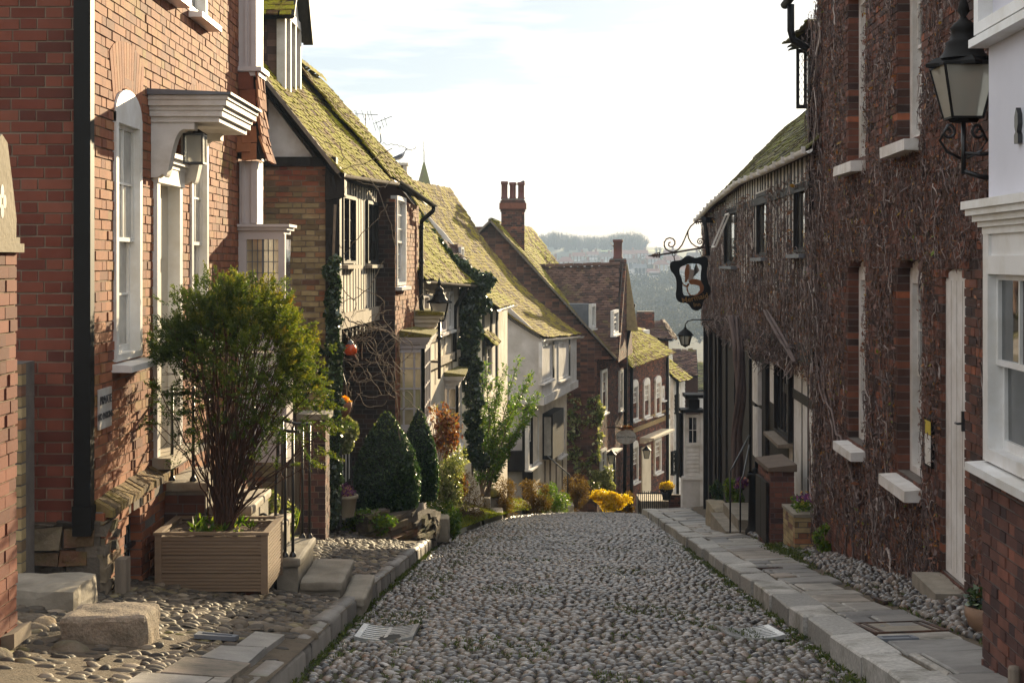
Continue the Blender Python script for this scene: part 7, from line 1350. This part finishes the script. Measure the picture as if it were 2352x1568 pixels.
# ================================================================ roof top things
def gull(c, k, label, face=1):
    """standing gull: k = body length; face = +1 looks to the right"""
    t = thing('gull', tuple(c), label, 'gull'); c = np.array(c, float); ex = np.array((face, 0., 0)); ez_ = Z3; ey = np.array((0, 1., 0))
    def loft(st, n=12):
        V = []
        for (x, z, ry, rz) in st: V.append([c+k*(ex*x+ez_*(z+rz*math.sin(a))+ey*ry*math.cos(a)) for a in np.arange(n)*2*math.pi/n])
        V = np.array(V); return np.concatenate([V, V[:, :1]], 1)
    b = MB(); b.grid(loft([(-.42, .17, .01, .01), (-.3, .21, .07, .05), (-.12, .28, .13, .12), (.05, .34, .15, .15), (.2, .42, .13, .14), (.29, .53, .085, .10), (.33, .62, .068, .07), (.35, .70, .075, .072), (.39, .735, .068, .062), (.44, .74, .035, .035), (.45, .74, .004, .004)])); b.build('body', M_feather_white, t)
    for s in (-1, 1):
        b = MB(); V = np.array([c+k*(ex*x+ey*s*y+ez_*z) for x, y, z in ((.2, .13, .46), (.05, .165, .45), (-.2, .13, .36), (-.5, .04, .20), (-.62, .01, .14), (.18, .15, .34), (.02, .175, .28), (-.2, .13, .22), (-.45, .045, .165), (-.6, .012, .125))]); b.grid(V.reshape(2, 5, 3)); b.build('wing', M_feather_grey, t)
    b = MB(); b.tube([c+k*(ex*-.4+ez_*.19), c+k*(ex*-.66+ez_*.12)], [.05*k, .02*k], 6); b.build('tail', M_feather_dark, t)
    b = MB(); b.tube([c+k*(ex*.44+ez_*.735), c+k*(ex*.53+ez_*.73), c+k*(ex*.57+ez_*.70)], [.026*k, .022*k, .006*k], 6); b.build('beak', M_beak, t)
    for s in (-1, 1): b = MB(); b.tube([c+k*(ex*.02+ey*.06*s), c+k*(ex*.02+ey*.06*s+ez_*.22)], .012*k, 5); b.tube([c+k*(ex*.0+ey*.06*s), c+k*(ex*.10+ey*.07*s)], .012*k, 5); b.build('leg', M_beak, t)
ch = thing('chimney_stack', P(917, 470, 37), 'stubby square chimney behind the mossy roof with a gull on it', 'chimney'); b = MB(); p0, p1 = P(903, 374, 37), P(926, 440, 37); box3(b, p0[0], p1[0], 37, 37.3, p1[2], p0[2]); b.build('stack', M_brick_dark, ch); b = MB(); box3(b, p1[0], p1[0]+.09, 37, 37.3, p1[2], p0[2]-.05); box3(b, p0[0]-.03, p1[0]+.12, 36.96, 37.34, p0[2]-.06, p0[2]); b.build('capping', M_plaster_warm, ch)
gull(P(916, 375, 37.1), .46, 'grey gull standing on the stubby left chimney', 1)
gull(P(1411, 572, 57.7), .30, 'gull standing on the red chimney pot', -1)
cr_ = thing('crow', P(1196, 428, 55.6), 'small dark bird on the clustered chimney pots', 'bird'); c = P(1195, 427, 55.6); b = MB(); b.tube([c+(-.13, 0, .05), c+(-.03, 0, .07), c+(.06, 0, .11), c+(.12, 0, .16), c+(.17, 0, .165)], [.02, .05, .06, .045, .01], 8); b.build('body', M_feather_dark, cr_)
an = thing('aerial', P(838, 400, 40), 'two television aerials on thin masts above the mossy roofs', 'aerial'); b = MB(); q = lambda x, y: P(x, y, 40)
b.tube([q(840, 340), q(840, 262)], .016, 5); b.tube([q(860, 345), q(875, 325), q(873, 290)], .016, 5); b.build('mast', M_iron, an)
b = MB(); b.tube([q(818, 262), q(868, 264)], .010, 5)
for x in (818, 821, 834, 846, 853): b.tube([q(x-1, 256)-(0, .3, 0), q(x+1, 274)+(0, .3, 0)], .008, 4)
b.tube([q(860, 284), q(901, 267)], .010, 5)
for x in (860, 866, 878, 886): b.tube([q(x-1, 290-(x-860)*.4-8)-(0, .3, 0), q(x+1, 290-(x-860)*.4+8)+(0, .3, 0)], .008, 4)
b.build('array', M_iron, an)
spi = thing('church_spire', P(973, 520, 120), 'slim dark shingled spire with vane rising behind the left roofs', 'spire'); b = MB(); c = P(974, 440, 120); b.lathe(c, [(.62, 0), (.45, .8), (.06, 2.3), (0, 2.4)], 8, smooth=False); b.build('spire', M_tile_inn, spi); b = MB(); c2 = P(974, 372, 120); b.tube([c2, c2+(0, 0, 1.6)], .04, 5); b.lathe(c2+(0, 0, .9), [(0, -.08), (.08, 0), (0, .08)], 8); b.build('vane', M_iron, spi); b = MB(); box3(b, c[0]-.6, c[0]+.6, c[1]-.6, c[1]+.6, -25, c[2]); b.build('tower', M_stone, spi)
# ================================================================ the hill across the valley
M_farwall = [simple('far_wall_'+n, c, .9, .15, .2, 0) for n, c in (('white', (.62, .60, .58)), ('cream', (.55, .47, .32)), ('brick', (.24, .13, .10)), ('grey', (.36, .34, .33)))]
M_farroof = [simple('far_roof_'+n, c, .9, .2, .3, 0) for n, c in (('red', (.22, .10, .075)), ('brown', (.14, .10, .085)), ('slate', (.13, .13, .14)))]
FH = {}
def far_house(x, y, wpx, Y, wi, ri, label, hip=False, wn_=3):
    """x, y = foot of the wall on the plate"""
    c = P(x, y, Y); wd = wpx/FV*Y; hh = wd*.52 if wd < 12 else 5.5; dp = 7.; t = thing('far_house', (c[0], c[1], c[2]-1.5), label, 'house', 'houses on the far hillside'); b = MB()
    box3(b, c[0]-wd/2, c[0]+wd/2, Y, Y+dp, c[2]-4, c[2]+hh); gab = not hip
    fr = Frame((0, Y, 0), (1, 0)); rh = wd*.28 if wd < 11 else 3.4
    if not hip: b.prism(Frame((c[0]+wd/2, 0, 0), (0, 1)), [(Y, c[2]+hh), (Y+dp, c[2]+hh), (Y+dp/2, c[2]+hh+rh)], -wd, 0)
    b.build('wall', M_farwall[wi], t); b = MB(); e = .5; i_ = wd*.28 if hip else -e
    zt_ = c[2]+hh; V = [(c[0]-wd/2-e, Y-e, zt_-.2), (c[0]+wd/2+e, Y-e, zt_-.2), (c[0]+wd/2+e, Y+dp+e, zt_-.2), (c[0]-wd/2-e, Y+dp+e, zt_-.2), (c[0]-wd/2+i_, Y+dp/2, zt_+rh+.2), (c[0]+wd/2-i_, Y+dp/2, zt_+rh+.2)]
    b.add(V, [(0, 1, 5, 4), (2, 3, 4, 5), (1, 2, 5), (3, 0, 4), (0, 3, 2, 1)]); rf = b.build('roof', M_farroof[ri], t)
    b = MB(); box3(b, c[0]+wd*.22, c[0]+wd*.22+.9, Y+dp/2-.4, Y+dp/2+.4, zt_+rh*.4, zt_+rh+1.3); b.build('chimney', M_farwall[2], rf)
    for r_ in range(2):
        for k in range(wn_):
            b = MB(); xc = c[0]+wd*((k+.5)/wn_-.5); zc = c[2]+hh*(.28+.42*r_); b.box(fr, xc-.55, xc+.55, zc-.65, zc+.65, 0, .06); b.build('window', M_farwall[0] if wi else M_farroof[2], t)
spec = [(1268, 612, 26, 560, 2, 0, 'brick house with a red roof'), (1300, 618, 34, 540, 2, 0, 'long brick terrace house with white windows'), (1342, 622, 30, 530, 3, 1, 'grey house with a brown roof'), (1375, 628, 30, 520, 2, 0, 'brick house below the wood'), (1330, 600, 24, 600, 2, 0, 'red roofed house under the field'), (1362, 596, 22, 620, 3, 0, 'small red roofed house under the field'), (1392, 602, 24, 600, 2, 1, 'brown roofed brick house on the brow'), (1420, 592, 22, 640, 2, 0, 'red roofed house below the green field'), (1447, 596, 26, 620, 3, 0, 'grey walled red roofed house'), (1475, 594, 24, 640, 2, 0, 'red roofed house right of the field'), (1448, 618, 30, 540, 0, 1, 'white house with brown roof'), (1470, 628, 26, 520, 0, 2, 'white slate roofed house nearest the slope'), (1502, 636, 22, 500, 1, 0, 'cream gabled house'), (1520, 622, 30, 540, 1, 0, 'cream house with a broad red roof'), (1500, 606, 24, 590, 2, 0, 'brick house behind the cream one'), (1545, 612, 30, 560, 2, 0, 'wide brick house behind the inn sign'), (1560, 632, 26, 510, 3, 0, 'grey house under the inn sign'), (1585, 618, 28, 550, 0, 0, 'white house behind the inn sign'), (1595, 600, 24, 620, 2, 1, 'brick house on the brow behind the sign bracket'), (1540, 592, 22, 650, 2, 0, 'small brick house on the skyline'), (1610, 640, 28, 500, 1, 1, 'cream house hard by the inn corner'), (1250, 604, 20, 600, 3, 1, 'grey house beside the left chimney stack'), (1410, 612, 20, 560, 0, 0, 'small white house beside the red pot')]
for s in spec: far_house(*s[:6], s[6]+' on the far hillside', hip=RNG.uniform() < .3)
b = MB(); q = [P(1395, 575, 700), P(1440, 571, 760), P(1500, 571, 760), P(1480, 575, 700)]; b.grid(np.array([[P(x, 577.5-1.2*i, 690+30*i) for x in np.linspace(1380, 1540, 12)] for i in range(4)]), flip=True); tag(b.build('field', simple('bright_field', (.16, .22, .05), .9, .15, .05, 0)), kind='structure')
M_fartree = leaf_mat('winter_crown', [(0, (.035, .032, .022)), (.5, (.07, .062, .04)), (1, (.10, .085, .05))], .9, .2)
M_farbush = leaf_mat('valley_scrub', [(0, (.032, .032, .026)), (.5, (.05, .048, .038)), (1, (.07, .064, .05))], .9, .2)
def winter_tree(c, h, wd, n=900):
    c = np.array(c, float); b = MB(); tips = c+(0, 0, h*.62)+unit(sph(36)+(0, 0, .2))*RNG.uniform(.4, 1, (36, 1))*(wd/2, wd/2, h*.40); stemfan(b, c-(0, 0, 2), tips, h*.022, h*.005, 8, spread=.1, wob=h*.008)
    lb = MB()
    for q in c+(0, 0, h*.60)+unit(sph(12))*RNG.uniform(.3, .7, (12, 1))*(wd/2, wd/2, h*.34): clump(lb, q, (wd*.2, wd*.2, h*.15), n//12, h*.022, .25, .2, .8)
    return b, lb
protos = []
tl = [(1232+5.2*k+RNG.normal(0, 3), float(np.interp(1232+5.2*k, (1225, 1245, 1275, 1310, 1330, 1360, 1400, 1425, 1445, 1470, 1485), (545, 528, 524, 530, 532, 536, 534, 528, 524, 534, 552)))+RNG.normal(0, 2)) for k in range(48)]
k = 0
for x, yt in tl:
    Y = 780+RNG.uniform(-40, 40); c = P(x, 574, Y); h = (574-yt)/FV*Y+RNG.uniform(-.5, .8)
    if k < 3:
        t = thing('winter_tree', (c[0], c[1], c[2]-1), 'bare winter tree in the belt on the far hilltop', 'tree', 'trees on the far hilltop'); b, lb = winter_tree((c[0], c[1], c[2]-1), 11., 10); b.build('trunk', M_bark, t); lb.build('crown', M_fartree, t); protos.append(t); t.scale = (h/11,)*3
    else:
        p = protos[k % 3]; t = p.copy(); sc.collection.objects.link(t); t.location = (c[0], c[1], c[2]-1); t.scale = (h/11*RNG.uniform(.9, 1.3), h/11, h/11); t.rotation_euler = (0, 0, RNG.uniform(0, 6.28))
        for ch_ in p.children: q = ch_.copy(); sc.collection.objects.link(q); q.parent = t
    k += 1
for x, yt in ((1620, 572), (1508, 566), (1516, 567), (1600, 571)):
    p = protos[k % 3]; k += 1; c = P(x, 580, 700); t = p.copy(); sc.collection.objects.link(t); t.location = c; h = (582-yt)/FV*700; t.scale = (h/11,)*3; t['label'] = 'small lone bare tree on the far skyline'; t['group'] = 'lone skyline trees'
    for ch_ in p.children: q = ch_.copy(); sc.collection.objects.link(q); q.parent = t
lb = MB()
for _ in range(900):
    x = ru(1230, 1660); y = ru(596, 770); Y = float(np.interp(y, (596, 640, 770), (640, 500, 330))); c = P(x, y, Y); r = ru(1.6, 3.6); clump(lb, c, (r*1.4, r, r*.7), 60, .38, .5, .3, .4)
tag(lb.build('scrub_woods', M_farbush), kind='stuff')
# evening haze over the valley
hz_ = MB(); box3(hz_, -900, 900, -12, 1000, -40, 34); ho = hz_.build('haze', None) if False else None
me = bpy.data.meshes.new('haze'); V = [(x, y, z) for x in (-900, 900) for y in (-14, 1000) for z in (-45, 36)]; me.from_pydata(V, [], [tuple(f) for f in BOXF.tolist()]); ho = bpy.data.objects.new('haze', me); sc.collection.objects.link(ho); tag(ho, kind='stuff')
hm = bpy.data.materials.new('haze_air'); hm.use_nodes = True; nt = hm.node_tree; nt.nodes.remove(nt.nodes['Principled BSDF']); pv_ = nt.nodes.new('ShaderNodeVolumePrincipled'); pv_.inputs['Density'].default_value = .00075; pv_.inputs['Color'].default_value = (.58, .74, .94, 1); pv_.inputs['Anisotropy'].default_value = .0
nt.links.new(pv_.outputs[0], nt.nodes['Material Output'].inputs['Volume']); me.materials.append(hm)
